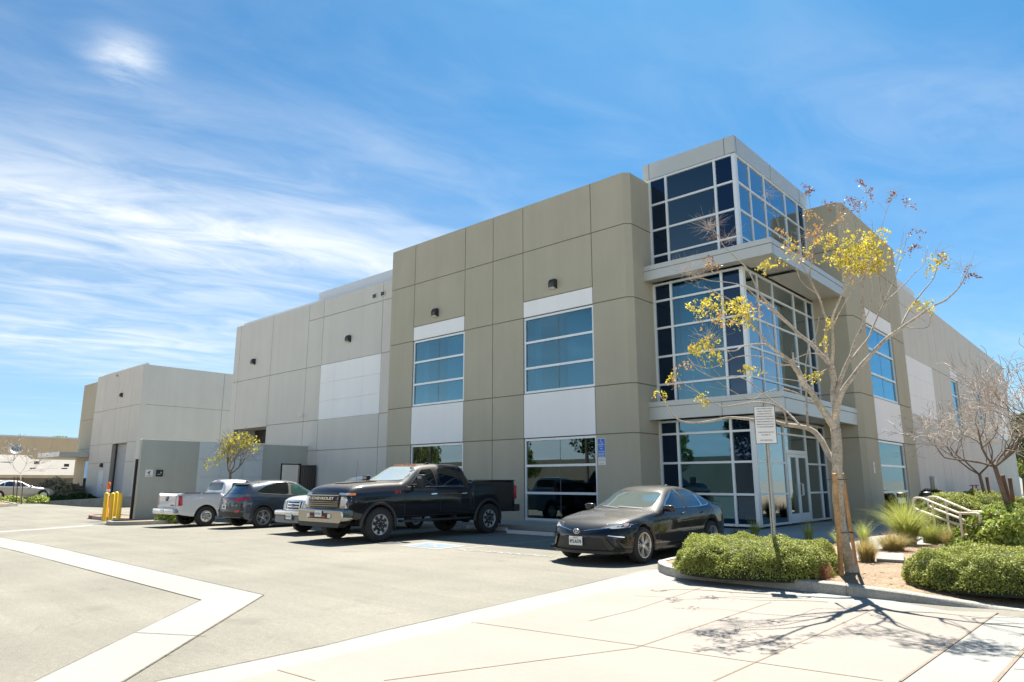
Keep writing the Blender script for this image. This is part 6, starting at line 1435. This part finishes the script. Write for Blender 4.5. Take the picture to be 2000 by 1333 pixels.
def px_hedge(px0, px1, pyt, t, thick, label, mat, size=.035, n=9000, h=None, lump=.08, z0=0, name='hedge', ex=3.0):
    a = dep(px0, pyt, t); b = dep(px1, pyt, t); c = (a+b)/2; ht = c.z - z0
    ang = math.atan2(b.y-a.y, b.x-a.x); c2 = Vector((c.x, c.y, 0)) + CF*thick*.5
    return clipped_hedge((c2.x, c2.y), (b-a).length/2, thick/2, ht, ang, n, size, mat, label, z0, name, lump, ex)
px_hedge(1853, 1962, 966, 16.5, 2.2, 'clipped green hedge behind the handrails and in front of the leaning bare tree', M['leaf_box'], .028, 16000)
px_hedge(1935, 2060, 968, 18.2, 2.2, 'clipped green hedge behind the leaning bare tree at the right edge', M['leaf_box'], .028, 16000)
px_hedge(1829, 1872, 958, 21.5, 1.6, 'small dark green shrub beside the wall box behind the handrails', M['leaf_dark'], .035, 5000)
px_hedge(1925, 1985, 959, 27, 2.4, 'small clipped hedge far back beside the red valve', M['leaf_box'], .035, 6000)
px_hedge(1955, 2060, 990, 14.5, 1.4, 'bright green hedge at the right edge beside the stakes', M['leaf_lime'], .03, 9000)
def leafy_shrub(px0, px1, pyt, t, thick, label, mat, size, n, lump=.22, flowers=0, z0=0, cat='shrub', ex=2.2):
    a = dep(px0, pyt, t); b = dep(px1, pyt, t); c = (a+b)/2; h = c.z-z0; rx = (b-a).length/2; ang = math.atan2(b.y-a.y, b.x-a.x); c2 = Vector((c.x, c.y, 0))+CF*thick*.5
    e = tag(empty('shrub', (c2.x, c2.y, z0), ang), label, cat)
    d = rng.normal(size=(n, 3)); d[:, 2] = np.abs(d[:, 2]); d /= np.linalg.norm(d, axis=1)[:, None]; r = .55+.45*rng.random(n)**.5
    P = d*r[:, None]*np.array([rx, thick/2, h*.95])
    off = np.array([mnoise.noise(Vector((p[0]*3+c.x, p[1]*3, p[2]*3))) for p in P]); P *= (1+off*lump)[:, None]; P[:, 2] = np.maximum(P[:, 2], .02)
    leaves('foliage', P, size, mat, e, d, jit=.6, asp=1.4)
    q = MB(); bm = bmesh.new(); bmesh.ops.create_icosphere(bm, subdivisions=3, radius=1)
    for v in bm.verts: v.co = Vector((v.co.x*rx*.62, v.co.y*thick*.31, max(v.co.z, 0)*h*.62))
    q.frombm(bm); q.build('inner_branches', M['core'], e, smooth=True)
    if flowers:
        k = rng.integers(0, n, flowers); leaves('flowers', P[k]*1.03, size*.9, M['flower'], e)
    return e
M['flower'] = plain('red_flower', (.42, .05, .03), .6)
leafy_shrub(1845, 1965, 984, 17.6, 2.2, 'broad lime green leafy shrub directly behind the handrail ends', M['leaf_lime'], .06, 12000, flowers=20)
leafy_shrub(1938, 2075, 1004, 12.3, 2.0, 'broad lime green leafy shrub with a few red flowers at the right edge', M['leaf_lime'], .055, 12000, flowers=60)
p = at(325, 1018, -.1); 
e = leafy_shrub(296, 352, 984, 27.6, 1.3, 'leafy bright green shrub behind the tailgate of the white pickup', M['leaf_lime'], .085, 2600, z0=-.1)
for (a, b, y, t, lab, mt, sz, n) in ((48, 128, 934, 55, 'grey-leaved shrub behind the beige sedan', 'leaf_grey', .16, 3200), (100, 150, 944, 57, 'grey-leaved shrub between the sedan and the small warehouse', 'leaf_grey', .15, 2400), (64, 118, 969, 50, 'dark green low shrub right of the beige sedan', 'leaf_dark', .12, 1800), (112, 168, 964, 54, 'dark green low shrub at the corner of the small warehouse', 'leaf_dark', .12, 1800), (-20, 22, 968, 46, 'bright low shrub at the left edge in front of the beige sedan', 'leaf_lime', .09, 900), (44, 64, 967, 46, 'bright low shrub beside the bare sapling on the left', 'leaf_lime', .09, 700)):
    leafy_shrub(a, b, y, t, 2.4, lab, M[mt], sz, n, z0=.15)
# ornamental grasses
def grass(px, py, zg, h, r, n, mat, label, lean=.5, w=.008, t=None):
    p = at(px, py, zg) if t is None else dep(px, py, t); z0 = sl(p) if t is None else p.z
    e = tag(empty('grass_clump', (p.x, p.y, z0)), label, 'grass clump', 'ornamental grass clumps in the planting bed')
    a = rng.random(n)*2*np.pi; L_ = h*(.55+.6*rng.random(n)); sp = lean*(rng.random(n)**.8)*1.3; k = 6
    root = np.stack([np.cos(a)*r*.25*rng.random(n), np.sin(a)*r*.25*rng.random(n), np.zeros(n)], 1)
    dirh = np.stack([np.cos(a), np.sin(a), np.zeros(n)], 1); side = np.stack([-np.sin(a), np.cos(a), np.zeros(n)], 1)
    V = []; 
    for i in range(k):
        s = i/(k-1); out = sp*L_*(s**1.7); up = L_*(s - .45*sp*s**2.6)
        c = root + dirh*out[:, None] + np.array([0, 0, 1])*up[:, None]; ww = w*(1-s*.85)
        V += [c-side*ww*.5, c+side*ww*.5]
    V = np.stack(V, 1).reshape(-1, 3); F = []
    base = np.arange(n)*2*k
    for i in range(k-1): F.append(np.stack([base+2*i, base+2*i+1, base+2*i+3, base+2*i+2], 1))
    # one welded strip per blade keeps a single colour per blade
    F = np.stack(F, 1).reshape(-1, 4); fast_mesh('blades', V, F, mat, e); return e
grass(1774, 1066, .16, 1.05, .7, 1500, M['grass_green'], 'big fountain of green grass left of the handrails', .75)
grass(1826, 1064, .16, .50, .9, 1500, M['grass_green'], 'yellow green grass mound at the foot of the handrails', .85)
grass(1868, 1072, .16, .42, .9, 1000, M['grass_straw'], 'straw coloured grass between the handrail posts', .9)
grass(1745, 1078, .16, .42, .8, 1200, M['grass_straw'], 'low straw coloured grass behind the stepping slab', 1.0)
grass(1694, 1100, .16, .42, .5, 800, M['grass_straw'], 'small brown grass tuft just right of the staked tree', .6)
grass(1745, 1022, .15, .80, .5, 900, M['grass_dark'], 'dark green grass against the foot of the right tan pier', .7)
grass(1760, 1019, .15, .55, .5, 600, M['grass_dark'], 'dark green grass under the lower garden window', .7)
grass(1580, 1056, .15, .50, .4, 160, M['grass_green'], 'sparse grass tuft in front of the entrance doors', .7)
grass(1440, 1046, .15, .42, .4, 260, M['grass_dark'], 'grass tuft at the corner of the glass tower behind the sedan', .9)
grass(1475, 1048, .15, .46, .4, 260, M['grass_green'], 'grass tuft at the tower base just left of the sign post', .9)
grass(1640, 1068, .15, .45, .4, 160, M['grass_green'], 'sparse grass tuft behind the trunk of the staked tree', .8)
grass(1690, 1066, .15, .60, .4, 160, M['grass_green'], 'thin sparse grass at the edge of the shaded paving', .6)
p = at(1600, 1128, .16); e = tag(empty('dead_bush', (p.x, p.y, sl(p))), 'small reddish brown dead bush at the front of the rounded hedge', 'bush')
q = MB()
for k in range(420):
    a = rng.random()*2*math.pi; l = .10+.16*rng.random(); s_ = .3+.9*rng.random(); b0 = Vector((rng.normal()*.06, rng.normal()*.06, 0)); d = Vector((math.cos(a)*s_, math.sin(a)*s_, .8+.3*rng.random())).normalized()
    q.tube([b0, b0+d*l*.5, b0+d*l+Vector((rng.normal(), rng.normal(), rng.normal()))*.025], [.003, .0022, .0015], 3, cap=False)
q.build('twigs', M['twig_red'], e)
def inside_bed(x, y):
    c_ = False; n_ = len(soil)
    for i in range(n_):
        (x1, y1), (x2, y2) = soil[i], soil[i-1]
        if (y1 > y) != (y2 > y) and x < (x2-x1)*(y-y1)/(y2-y1)+x1: c_ = not c_
    return c_
# small litter of stones and bark on the soil
q = MB()
for k in range(260):
    p = at(1650+rng.random()*340, 1100+rng.random()*85, .16)
    if not (p.x > -4.6 and p.x < 2): continue
    if min((Vector((p.x, p.y, 0))-e_).length for e_ in edge) < .5 or p.y < 10.2-p.x*.2-2.2 and False: continue
    if not inside_bed(p.x, p.y): continue
    z = soilz(p.x, p.y); s_ = .008+.02*rng.random()**3; bm = bmesh.new(); bmesh.ops.create_icosphere(bm, subdivisions=1, radius=s_)
    for v in bm.verts: v.co = Vector((v.co.x*(1+rng.random()), v.co.y, v.co.z*.6)) + Vector((p.x, p.y, z+s_*.2))
    q.frombm(bm)
tag(q.build('soil_litter', M['litter'] if 'litter' in M else M.setdefault('litter', plain('stone_litter', (.36, .28, .20), .9, var=.3, vscale=9))), 'scattered stones and bark on the dry soil', 'litter', kind='stuff')

# the staked tree in front, limbs measured from the photograph and spread in depth
T0 = 10.35
LIMBS = [  # name: (points px,py), depth offset start->end, radius start->end (m)
 ([(1664,1121),(1655,1085),(1646,1055),(1640,1000),(1636,945),(1634,910),(1635,870),(1632,838)], 0, 0, .082, .072),
 ([(1632,905),(1617,884),(1600,855),(1586,841),(1565,834),(1537,831),(1513,824),(1475,821),(1434,816),(1392,822),(1351,826),(1323,819),(1303,793),(1287,769)], 0, 1.5, .050, .007),
 ([(1579,838),(1577,807),(1575,772),(1574,730),(1577,686),(1593,655),(1600,620)], .02, .5, .020, .005),
 ([(1537,831),(1532,807),(1513,793),(1480,786),(1447,790),(1413,795),(1385,783),(1360,765),(1330,745),(1316,722)], .62, .9, .018, .004),
 ([(1565,834),(1540,808),(1500,776),(1462,745),(1432,735),(1395,738),(1362,722),(1345,700)], .1, 1.3, .016, .004),
 ([(1632,838),(1620,821),(1606,800),(1589,772),(1568,748),(1555,717)], 0, -.25, .060, .040),
 ([(1555,717),(1550,705),(1549,690)], -.25, -.27, .030, .012),
 ([(1560,730),(1540,703),(1524,690),(1503,675),(1474,639),(1449,603),(1424,585),(1399,572),(1375,560)], -.25, -1.1, .028, .004),
 ([(1503,675),(1480,672),(1452,676),(1435,686),(1399,682),(1381,675),(1362,664)], -.5, -1.0, .014, .003),
 ([(1548,712),(1520,712),(1496,700),(1460,695),(1432,700),(1410,712),(1380,720),(1350,710)], -.3, .4, .014, .003),
 ([(1474,639),(1450,635),(1425,625),(1400,610),(1370,600),(1345,598)], -.75, -1.3, .009, .003),
 ([(1632,840),(1633,805),(1630,775),(1629,745),(1622,714)], 0, .25, .064, .045),
 ([(1622,714),(1604,693),(1579,668),(1554,646),(1528,621),(1503,596),(1482,570),(1460,527),(1435,502),(1413,480),(1399,455),(1384,438)], .25, 1.3, .034, .003),
 ([(1554,646),(1520,618),(1500,600),(1482,585),(1453,560),(1424,552),(1388,549),(1352,536),(1334,524)], .5, .1, .014, .003),
 ([(1604,693),(1580,690),(1555,700),(1530,705),(1500,640),(1490,610)], .3, .6, .010, .003),
 ([(1622,714),(1613,690),(1611,664),(1615,628),(1606,600),(1597,574),(1582,542),(1586,513),(1586,484),(1584,448),(1582,401),(1579,385)], .25, .6, .030, .003),
 ([(1590,556),(1568,520),(1546,495),(1532,470),(1514,423),(1496,376)], .4, 1.2, .012, .0025),
 ([(1597,574),(1575,560),(1560,540),(1556,515),(1565,490)], .4, -.1, .009, .003),
 ([(1624,722),(1627,690),(1627,657),(1626,621),(1640,585),(1654,560),(1669,534),(1680,508),(1688,488)], .2, -.55, .028, .005),
 ([(1654,560),(1646,542),(1644,513),(1640,470),(1646,430)], -.2, -.2, .010, .003),
 ([(1626,640),(1645,600),(1672,560),(1700,520),(1712,490)], 0, -.9, .010, .003),
 ([(1633,822),(1634,790),(1640,747),(1654,711),(1672,664),(1687,628),(1683,592),(1687,556),(1690,527),(1688,490),(1680,430),(1679,392)], 0, .5, .040, .003),
 ([(1654,711),(1676,686),(1698,657),(1716,614),(1726,592),(1748,542),(1762,498),(1773,459)], .15, .95, .022, .003),
 ([(1634,812),(1640,780),(1651,754),(1676,722),(1701,693),(1730,664),(1759,642),(1791,621),(1820,599),(1849,585),(1874,560),(1888,534),(1893,520)], 0, -.3, .044, .004),
 ([(1759,642),(1777,603),(1802,570),(1824,542),(1831,513),(1831,494)], -.15, .6, .016, .003),
 ([(1770,638),(1784,642),(1813,639),(1817,614),(1814,598)], -.15, -.6, .010, .003),
 ([(1726,592),(1719,556),(1717,520),(1717,466),(1726,430),(1741,385)], .5, .9, .012, .003),
 ([(1726,592),(1762,560),(1785,535),(1806,515),(1812,480)], .5, 1.3, .010, .003),
 ([(1716,614),(1722,570),(1745,530),(1760,480),(1766,440)], .5, .1, .008, .002),
 ([(1687,628),(1700,600),(1704,560),(1698,520),(1705,470),(1703,430)], .3, -.3, .009, .003),
 ([(1623,716),(1600,730),(1575,745),(1540,742),(1500,735),(1470,722)], .25, -.5, .010, .003),
 ([(1606,800),(1570,775),(1530,760),(1500,765),(1470,780),(1440,770),(1400,745)], -.1, -1.2, .012, .003),
]
def to_tree(pts, d0, d1, root):
    n = len(pts); out = []
    L_ = [0]
    for a, b in zip(pts, pts[1:]): L_.append(L_[-1]+math.hypot(b[0]-a[0], b[1]-a[1]))
    for (px, py), l in zip(pts, L_): s = l/L_[-1]; out.append(dep(px, py, T0 + d0 + (d1-d0)*s**.8))
    # smooth
    res = []
    for i in range(n-1):
        p0, p1, p2, p3 = out[max(i-1, 0)], out[i], out[i+1], out[min(i+2, n-1)]
        for t in (0, .33, .66): res.append(.5*((2*p1)+(p2-p0)*t+(2*p0-5*p1+4*p2-p3)*t*t+(3*p1-p0-3*p2+p3)*t**3))
    res.append(out[-1]); return [p-root for p in res]
base = dep(1664, 1121, T0); root = Vector((base.x, base.y, base.z))
tree = tag(empty('street_tree', root), 'staked leaning tree with sparse yellow leaves in the front planting bed', 'tree')
q = MB(); tips = []
for (pts, d0, d1, r0, r1) in LIMBS:
    P = to_tree(pts, d0, d1, root); n = len(P); rr = [r1+(r0-r1)*(1-i/(n-1))**1.15 for i in range(n)]
    P2 = [p + Vector((mnoise.noise(p*4), mnoise.noise(p*4+Vector((9, 0, 0))), mnoise.noise(p*4+Vector((0, 9, 0)))))*min(.02, rr[i]*.8) for i, p in enumerate(P)]
    q.tube(P2, rr, 10 if r0 > .03 else 7)
    if r1 < .02:
        tips.append((P2[-1], (P2[-1]-P2[-3]).normalized(), .5))
        for i in range(n//2, n-1):
            if rng.random() < .30:      # short side twigs
                d = (P2[i+1]-P2[i]).normalized(); v = (d + Vector(rng.normal(size=3))*.75).normalized(); v.z = abs(v.z)*.8; l = .10+.28*rng.random()
                m1 = P2[i]+v*l*.5+Vector(rng.normal(size=3))*.012; q.tube([P2[i], m1, P2[i]+v*l+Vector((0, 0, .03))], [max(rr[i]*.45, .0025), .002, .0014], 4, cap=False)
q.lathe([(-.06, .17), (.0, .135), (.05, .112), (.14, .100)], 14, 'z')
q.build('trunk', M['bark'], tree, smooth=True)
q = MB()
for (px, py, t, n_, l) in ((1385, 445, T0+1.3, 70, .38), (1345, 530, T0+.1, 55, .34), (1385, 662, T0-.9, 40, .28), (1560, 500, T0+.2, 40, .3), (1590, 470, T0+.6, 50, .35), (1500, 380, T0+1.2, 25, .3), (1890, 525, T0-.3, 26, .22), (1832, 500, T0+.6, 26, .22), (1640, 440, T0-.2, 20, .25), (1745, 380, T0+.9, 24, .2), (1425, 470, T0+1.1, 30, .3), (1360, 545, T0+.15, 40, .3)):
    c0 = dep(px, py, t)-root; q = MB()
    for k in range(n_):
        v = Vector(rng.normal(size=3)).normalized(); v.z = v.z*.6+.25; s0 = c0+Vector(rng.normal(size=3))*.05; q.tube([s0, s0+v*l*.5+Vector(rng.normal(size=3))*.01, s0+v*l], [.0018, .0014, .0010], 3, cap=False)
    q.build('twig_spray', M['bark_pale'], tree)
Y_, O_, B_ = [], [], []
def cluster(px, py, t, r, n, lst, flat=.6):
    c0 = np.array(dep(px, py, T0+t)-root); m_ = max(3, n//16); s_ = rng.normal(size=(m_, 3)); s_ *= (r*1.22*rng.random(m_)**.55/np.linalg.norm(s_, axis=1))[:, None]; s_[:, 2] *= flat
    for a in s_:
        k = 16; tt = np.linspace(0, 1, k)[:, None]; d = rng.normal(size=3); d[2] = -.35; d /= np.linalg.norm(d); arc = c0+a+d*tt*.16+np.array([0, 0, -.06])*tt**2
        lst.append(arc+rng.normal(size=(k, 3))*.016)
for (px, py, t, r, n, f) in ((1690,478,-.55,.30,900,.75),(1715,505,-.5,.22,380,.7),(1665,510,-.5,.22,360,.7),(1620,470,-.3,.16,170,.6),(1640,500,-.3,.12,80,.6),(1420,598,-1.1,.26,430,.6),(1385,590,-1.2,.16,140,.6),(1445,612,-1.0,.18,180,.6),(1340,600,-1.3,.07,36,.5),(1374,672,-1.0,.22,300,.5),(1395,685,-1.0,.12,90,.5),(1460,718,-.5,.12,110,.5),(1505,512,.0,.15,140,.5),(1832,505,.6,.16,130,.6),(1815,520,.6,.12,70,.6),(1318,735,.9,.09,50,.8),(1292,765,1.45,.06,36,.6),(1372,770,.8,.10,70,.8),(1382,788,.75,.08,50,.8),(1800,585,-.6,.06,24,.5),(1816,592,-.6,.05,20,.5),(1600,725,.2,.10,60,.5),(1588,735,.2,.08,30,.5),(1622,625,0,.05,30,.6),(1610,658,.1,.08,50,.4),(1568,488,.3,.12,80,.5),(1545,470,.9,.06,24,.6)):
    cluster(px, py, t, r, n, Y_, f)
for (px, py, t, r, n) in ((1642,428,-.2,.10,60),(1585,418,.6,.07,50),(1585,452,.6,.10,60),(1560,480,.3,.10,70),(1525,450,.8,.06,24),(1475,600,-.8,.16,120),(1400,620,-1.1,.14,90),(1340,705,.4,.07,50),(1312,738,.9,.07,40),(1600,440,.4,.07,40),(1580,500,.3,.08,50),(1385,515,.1,.03,14),(1690,520,-.5,.16,90),(1612,455,-.3,.12,90)):
    cluster(px, py, t, r, n, O_, .7)
for (px, py, t, r, n) in ((1680,386,.5,.10,60),(1660,380,.5,.06,26),(1676,355,.5,.04,18),(1700,372,.5,.05,20),(1655,398,.5,.06,24),(1743,378,.9,.08,46),(1762,390,.9,.06,26),(1583,372,.6,.05,22),(1572,362,.6,.04,14),(1612,395,.6,.03,12),(1790,448,1.3,.05,20),(1792,478,1.3,.04,14),(1784,484,1.3,.03,10),(1890,530,-.3,.07,26),(1846,495,.6,.06,20),(1395,458,1.3,.04,14),(1385,500,1.1,.03,10),(1388,520,.9,.02,8)):
    cluster(px, py, t, r, n, B_, 1.0)
leaves('foliage', np.concatenate(Y_), .027, M['leaf_yellow'], tree, droop=.6, jit=.8)
leaves('dry_foliage', np.concatenate(O_), .026, M['leaf_orange'], tree, droop=.6, jit=.8)
leaves('seed_pods', np.concatenate(B_), .028, M['pod_brown'], tree, jit=.8, asp=1.1)
for z in (1.32, .42):
    c_ = dep(1637 if z > 1 else 1649, 937 if z > 1 else 1040, T0)-root; q = MB(); ellipse_ring(q, (c_.x, c_.y, c_.z), .15, .12, .012, .01, uz=(0, 1, 0), n=18); q.build('tie', M['black_text'], tree)
for (pts, w, mt, lab) in (([(1643, 1122, T0-.28), (1630, 925, T0-.22)], .036, 'stake', 'stout wooden stake strapped to the front of the yellow-leaved tree'), ([(1673, 1100, T0+.12), (1645, 925, T0+.05)], .027, 'stake', 'slanting wooden stake on the right of the yellow-leaved tree')):
    a = dep(*pts[0]); b = dep(*pts[1]); o0 = Vector((a.x, a.y, sl(a))); a.z = sl(a)-.1; q = MB(); q.tube([a-o0, (a+b)/2-o0, b-o0], [w, w*.97, w*.95], 10); o = q.build('tree_stake', M[mt], ang=50); o.location = o0; tag(o, lab, 'stake', 'stakes holding the young trees')

# bare garden trees
def bare_tree(bpx, bpy, bt, fork, spread, n0, label, mats, r0=.055, levels=5, seed=1, zg=0.1, tilt=(0, 0), leaf=None, up=.35, twigk=1.0, ln=1.0, rmin=.004):
    rg_ = random.Random(seed); a = dep(bpx, bpy, bt); a.z = zg; f = dep(*fork); e = tag(empty('bare_tree', a), label, 'tree'); q = MB(); tw = MB(); f = f-a; LP = []
    q.tube([Vector((0, 0, -.1)), f*.5+Vector((.02, 0, 0)), f], [r0, r0*.85, r0*.75], 9)
    def grow(p, d, l, r, lev):
        pts = [p]; n = 4
        for i in range(n):
            d = (d + Vector((rg_.gauss(0, .22), rg_.gauss(0, .22), rg_.gauss(0, .18) + (.10 if lev < 3 else -.02)))).normalized(); pts.append(pts[-1]+d*l/n)
        rr = [max(r*(1-.5*i/n), rmin) for i in range(n+1)]
        (q if lev < 3 else tw).tube(pts, rr, 6 if lev < 3 else 3, cap=False)
        if lev >= levels:
            if leaf: LP.append(pts[-1])
            return
        k = (3 if lev < 3 else 2) + (1 if rg_.random() < .5*twigk else 0)
        for _ in range(k):
            i = rg_.choice([2, 3, 4, 4]); v = Vector((rg_.gauss(0, 1), rg_.gauss(0, 1), rg_.gauss(0, .6)+up)).normalized(); grow(pts[i], (d*1.1+v*.95).normalized(), l*(.62+.2*rg_.random()), rr[i]*.62, lev+1)
    for k in range(n0):
        an = 2*math.pi*k/n0 + rg_.random()*.8; d = Vector((math.cos(an)*spread+tilt[0], math.sin(an)*spread+tilt[1], .55)).normalized(); grow(f, d, .95*ln, r0*.48, 1)
    q.build('trunk', mats[0], e, smooth=True); tw.build('twigs', mats[1], e)
    if leaf:
        P = np.repeat(np.array(LP), 5, 0); P = P+rng.normal(size=P.shape)*.06; leaves('foliage', P, .06, leaf, e, droop=.5)
    return e
bare_tree(1977, 1000, 15.6, (1943, 912, 15.0), 1.15, 5, 'leaning bare tree with pale twigs and two stakes near the right edge', (M['bark_dark'], M['bark_pale']), .06, 5, 11, .2, up=.25, ln=1.0, rmin=.005)
bare_tree(1928, 970, 20.5, (1913, 927, 20.2), 1.2, 5, 'thin bare tree close to the grey wall behind the hedge', (M['bark_dark'], M['bark_pale']), .06, 5, 5, .2, up=.25, ln=1.15, rmin=.0055)
bare_tree(2075, 1000, 14.0, (2062, 900, 14.0), 1.0, 5, 'bare tree mostly beyond the right edge, its twigs reaching into the picture', (M['bark_dark'], M['bark_pale']), .06, 5, 8, .2, up=.3, ln=1.1, rmin=.006)
for (a, b, lab) in (((1985, 1000, 15.5), (1958, 928, 15.4), 'dark stake leaning against the leaning bare tree'), ((1982, 1000, 15.9), (1972, 934, 15.9), 'upright dark stake right of the leaning bare tree'), ((1935, 970, 20.5), (1927, 932, 20.5), 'dark stake beside the thin bare tree near the grey wall')):
    A = dep(*a); B2 = dep(*b); A.z = .05; q = MB(); q.tube([Vector((0, 0, -.05)), B2-A], .04, 8); o = q.build('tree_stake', M['stake_dark'], ang=50); o.location = A; tag(o, lab, 'stake', 'stakes holding the young trees')
bare_tree(42, 972, 45.5, (40, 925, 45.5), .9, 4, 'slender bare sapling held by three stakes at the far left', (M['bark_pale'], M['bark_pale']), .032, 4, 3, .2, up=.5, ln=1.2, rmin=.008)
for k, px in enumerate((26, 33, 43)):
    A = dep(px, 976, 44.5+k*.3); B2 = dep(px+2, 932, 44.5+k*.3); A.z = .1; q = MB(); q.tube([Vector((0, 0, -.05)), B2-A], .03, 6); o = q.build('tree_stake', M['stake_dark'], ang=50); o.location = A; tag(o, ('left', 'middle', 'right')[k] + ' one of the three thin stakes around the far left sapling', 'stake', 'stakes holding the young trees')
# small tree behind the white pickup
yt = bare_tree(449, 1010, 29.3, (450, 926, 29.3), .7, 4, 'small yellow-green tree rising behind the white pickup in front of the screen wall', (M['bark_dark'], M['bark_dark']), .07, 5, 21, -.1, up=.35, ln=.95)
P = []
for (px, py, r, n) in ((455, 868, .5, 300), (476, 862, .42, 200), (494, 870, .4, 120), (442, 884, .42, 110), (412, 906, .3, 40), (425, 895, .3, 40)):
    c0 = np.array(dep(px, py, 29.3)-yt.location); s_ = rng.normal(size=(n, 3)); s_ *= (r*rng.random(n)**.4/np.linalg.norm(s_, axis=1))[:, None]; P.append(c0+s_)
leaves('foliage', np.concatenate(P), .07, M['leaf_yellowgreen'] if 'leaf_yellowgreen' in M else M.setdefault('leaf_yellowgreen', leaf_mat('yellow_green_leaves', [(.22, .24, .03), (.45, .42, .05), (.52, .42, .08)], .4)), yt, droop=.4)
# trees and palms around the edges and across the street (seen in the glass)
def round_tree(x, y, h, r, label, mat, n=5000, size=.16, trunk=.16, name='tree', group=None):
    e = tag(empty(name, (x, y, 0)), label, 'tree', group); q = MB(); q.tube([(0, 0, -.1), (.05, 0, h*.3), (0, .05, h*.55)], [trunk, trunk*.8, trunk*.6], 8)
    C_ = []
    for k in range(9):
        a = rng.random()*6.28; rr = r*(.3+.5*rng.random()); c0 = Vector((math.cos(a)*rr, math.sin(a)*rr, h*(.5+.38*rng.random()))); C_.append((c0, r*(.35+.2*rng.random()))); q.tube([(0, 0, h*.35), c0*.5+Vector((0, 0, h*.2)), c0], [trunk*.5, trunk*.3, .03], 6)
    C_.append((Vector((0, 0, h*.85)), r*.45)); q.build('trunk', M['bark_dark'], e, smooth=True); P = []
    for c0, rc in C_: d = rng.normal(size=(n//10, 3)); d *= (rc*(.5+.5*rng.random(n//10)**.5)/np.linalg.norm(d, axis=1))[:, None]; P.append(np.array(c0)+d*np.array([1, 1, .8]))
    leaves('crown', np.concatenate(P), size, mat, e, jit=.7); return e
for i, (x, y, h, r) in enumerate(((-58, -12, 6, 2.6), (-49, -16, 7.5, 3.0), (-42, -9, 5, 2.2), (-36, -14, 8, 3.0), (-29, -10, 6, 2.4), (-24, -18, 7.5, 3.0), (-68, -18, 8, 3.4), (-14, -21, 6.5, 3.0), (14, 20, 7, 3), (15, 30, 8, 3.4), (13, 42, 7, 3), (8, -18, 7, 3.2))):
    round_tree(x, y, h, r, 'leafy green tree across the street, seen only as a reflection in the glass', M['leaf_dark'] if i % 2 else M['leaf_box'], 2200 + 500*(i % 3), .2, group='trees reflected in the glass')
q = MB(); q.box((-130, -42, -.2), (10, -32, 4.2)); o = q.build('warehouse_across_street', M['block']); tag(o, 'low tan building across the street, seen only as a reflection', 'building')
for (x, y) in ((-33, -8), (-53, -9)):
    e = tag(empty('utility_pole', (x, y, 0)), 'wooden utility pole across the street, seen only as a reflection', 'pole', 'utility poles across the street'); q = MB(); q.tube([(0, 0, 0), (0, 0, 7.4)], [.16, .11], 10); q.build('pole', M['bark_dark'], e); q = MB(); q.box((-1.0, -.05, 6.9), (1.0, .05, 7.0)); q.build('crossarm', M['bark_dark'], e)
for (px, t, h, w, lab) in ((2010, 60, 7.5, 3.0, 'dark green tree at the right edge beyond the end of the building'), (1998, 75, 5, 3.5, 'yellow green tree beyond the end of the long grey wall')):
    p = dep(px, 938, t); round_tree(p.x, p.y, h, w, lab, M['leaf_dark'] if t == 60 else M['leaf_lime'], 3000, .22)
p = onx(117, 856, -180); e = tag(empty('palm_tree', (p.x, p.y, 0)), 'tip of a palm tree showing above the far tan warehouse', 'palm'); q = MB(); q.tube([(0, 0, 0), (0, 0, p.z)], .25, 8); q.build('trunk', M['bark_dark'], e); P = []
for k in range(16):
    a = 2*math.pi*k/16; tt = np.linspace(0, 1, 40)[:, None]; P.append(np.array([0, 0, p.z])+np.array([math.cos(a)*2.6, math.sin(a)*2.6, .9])*tt+np.array([0, 0, -1.6])*tt**2)
leaves('fronds', np.concatenate(P), .45, M['leaf_lime'], e)
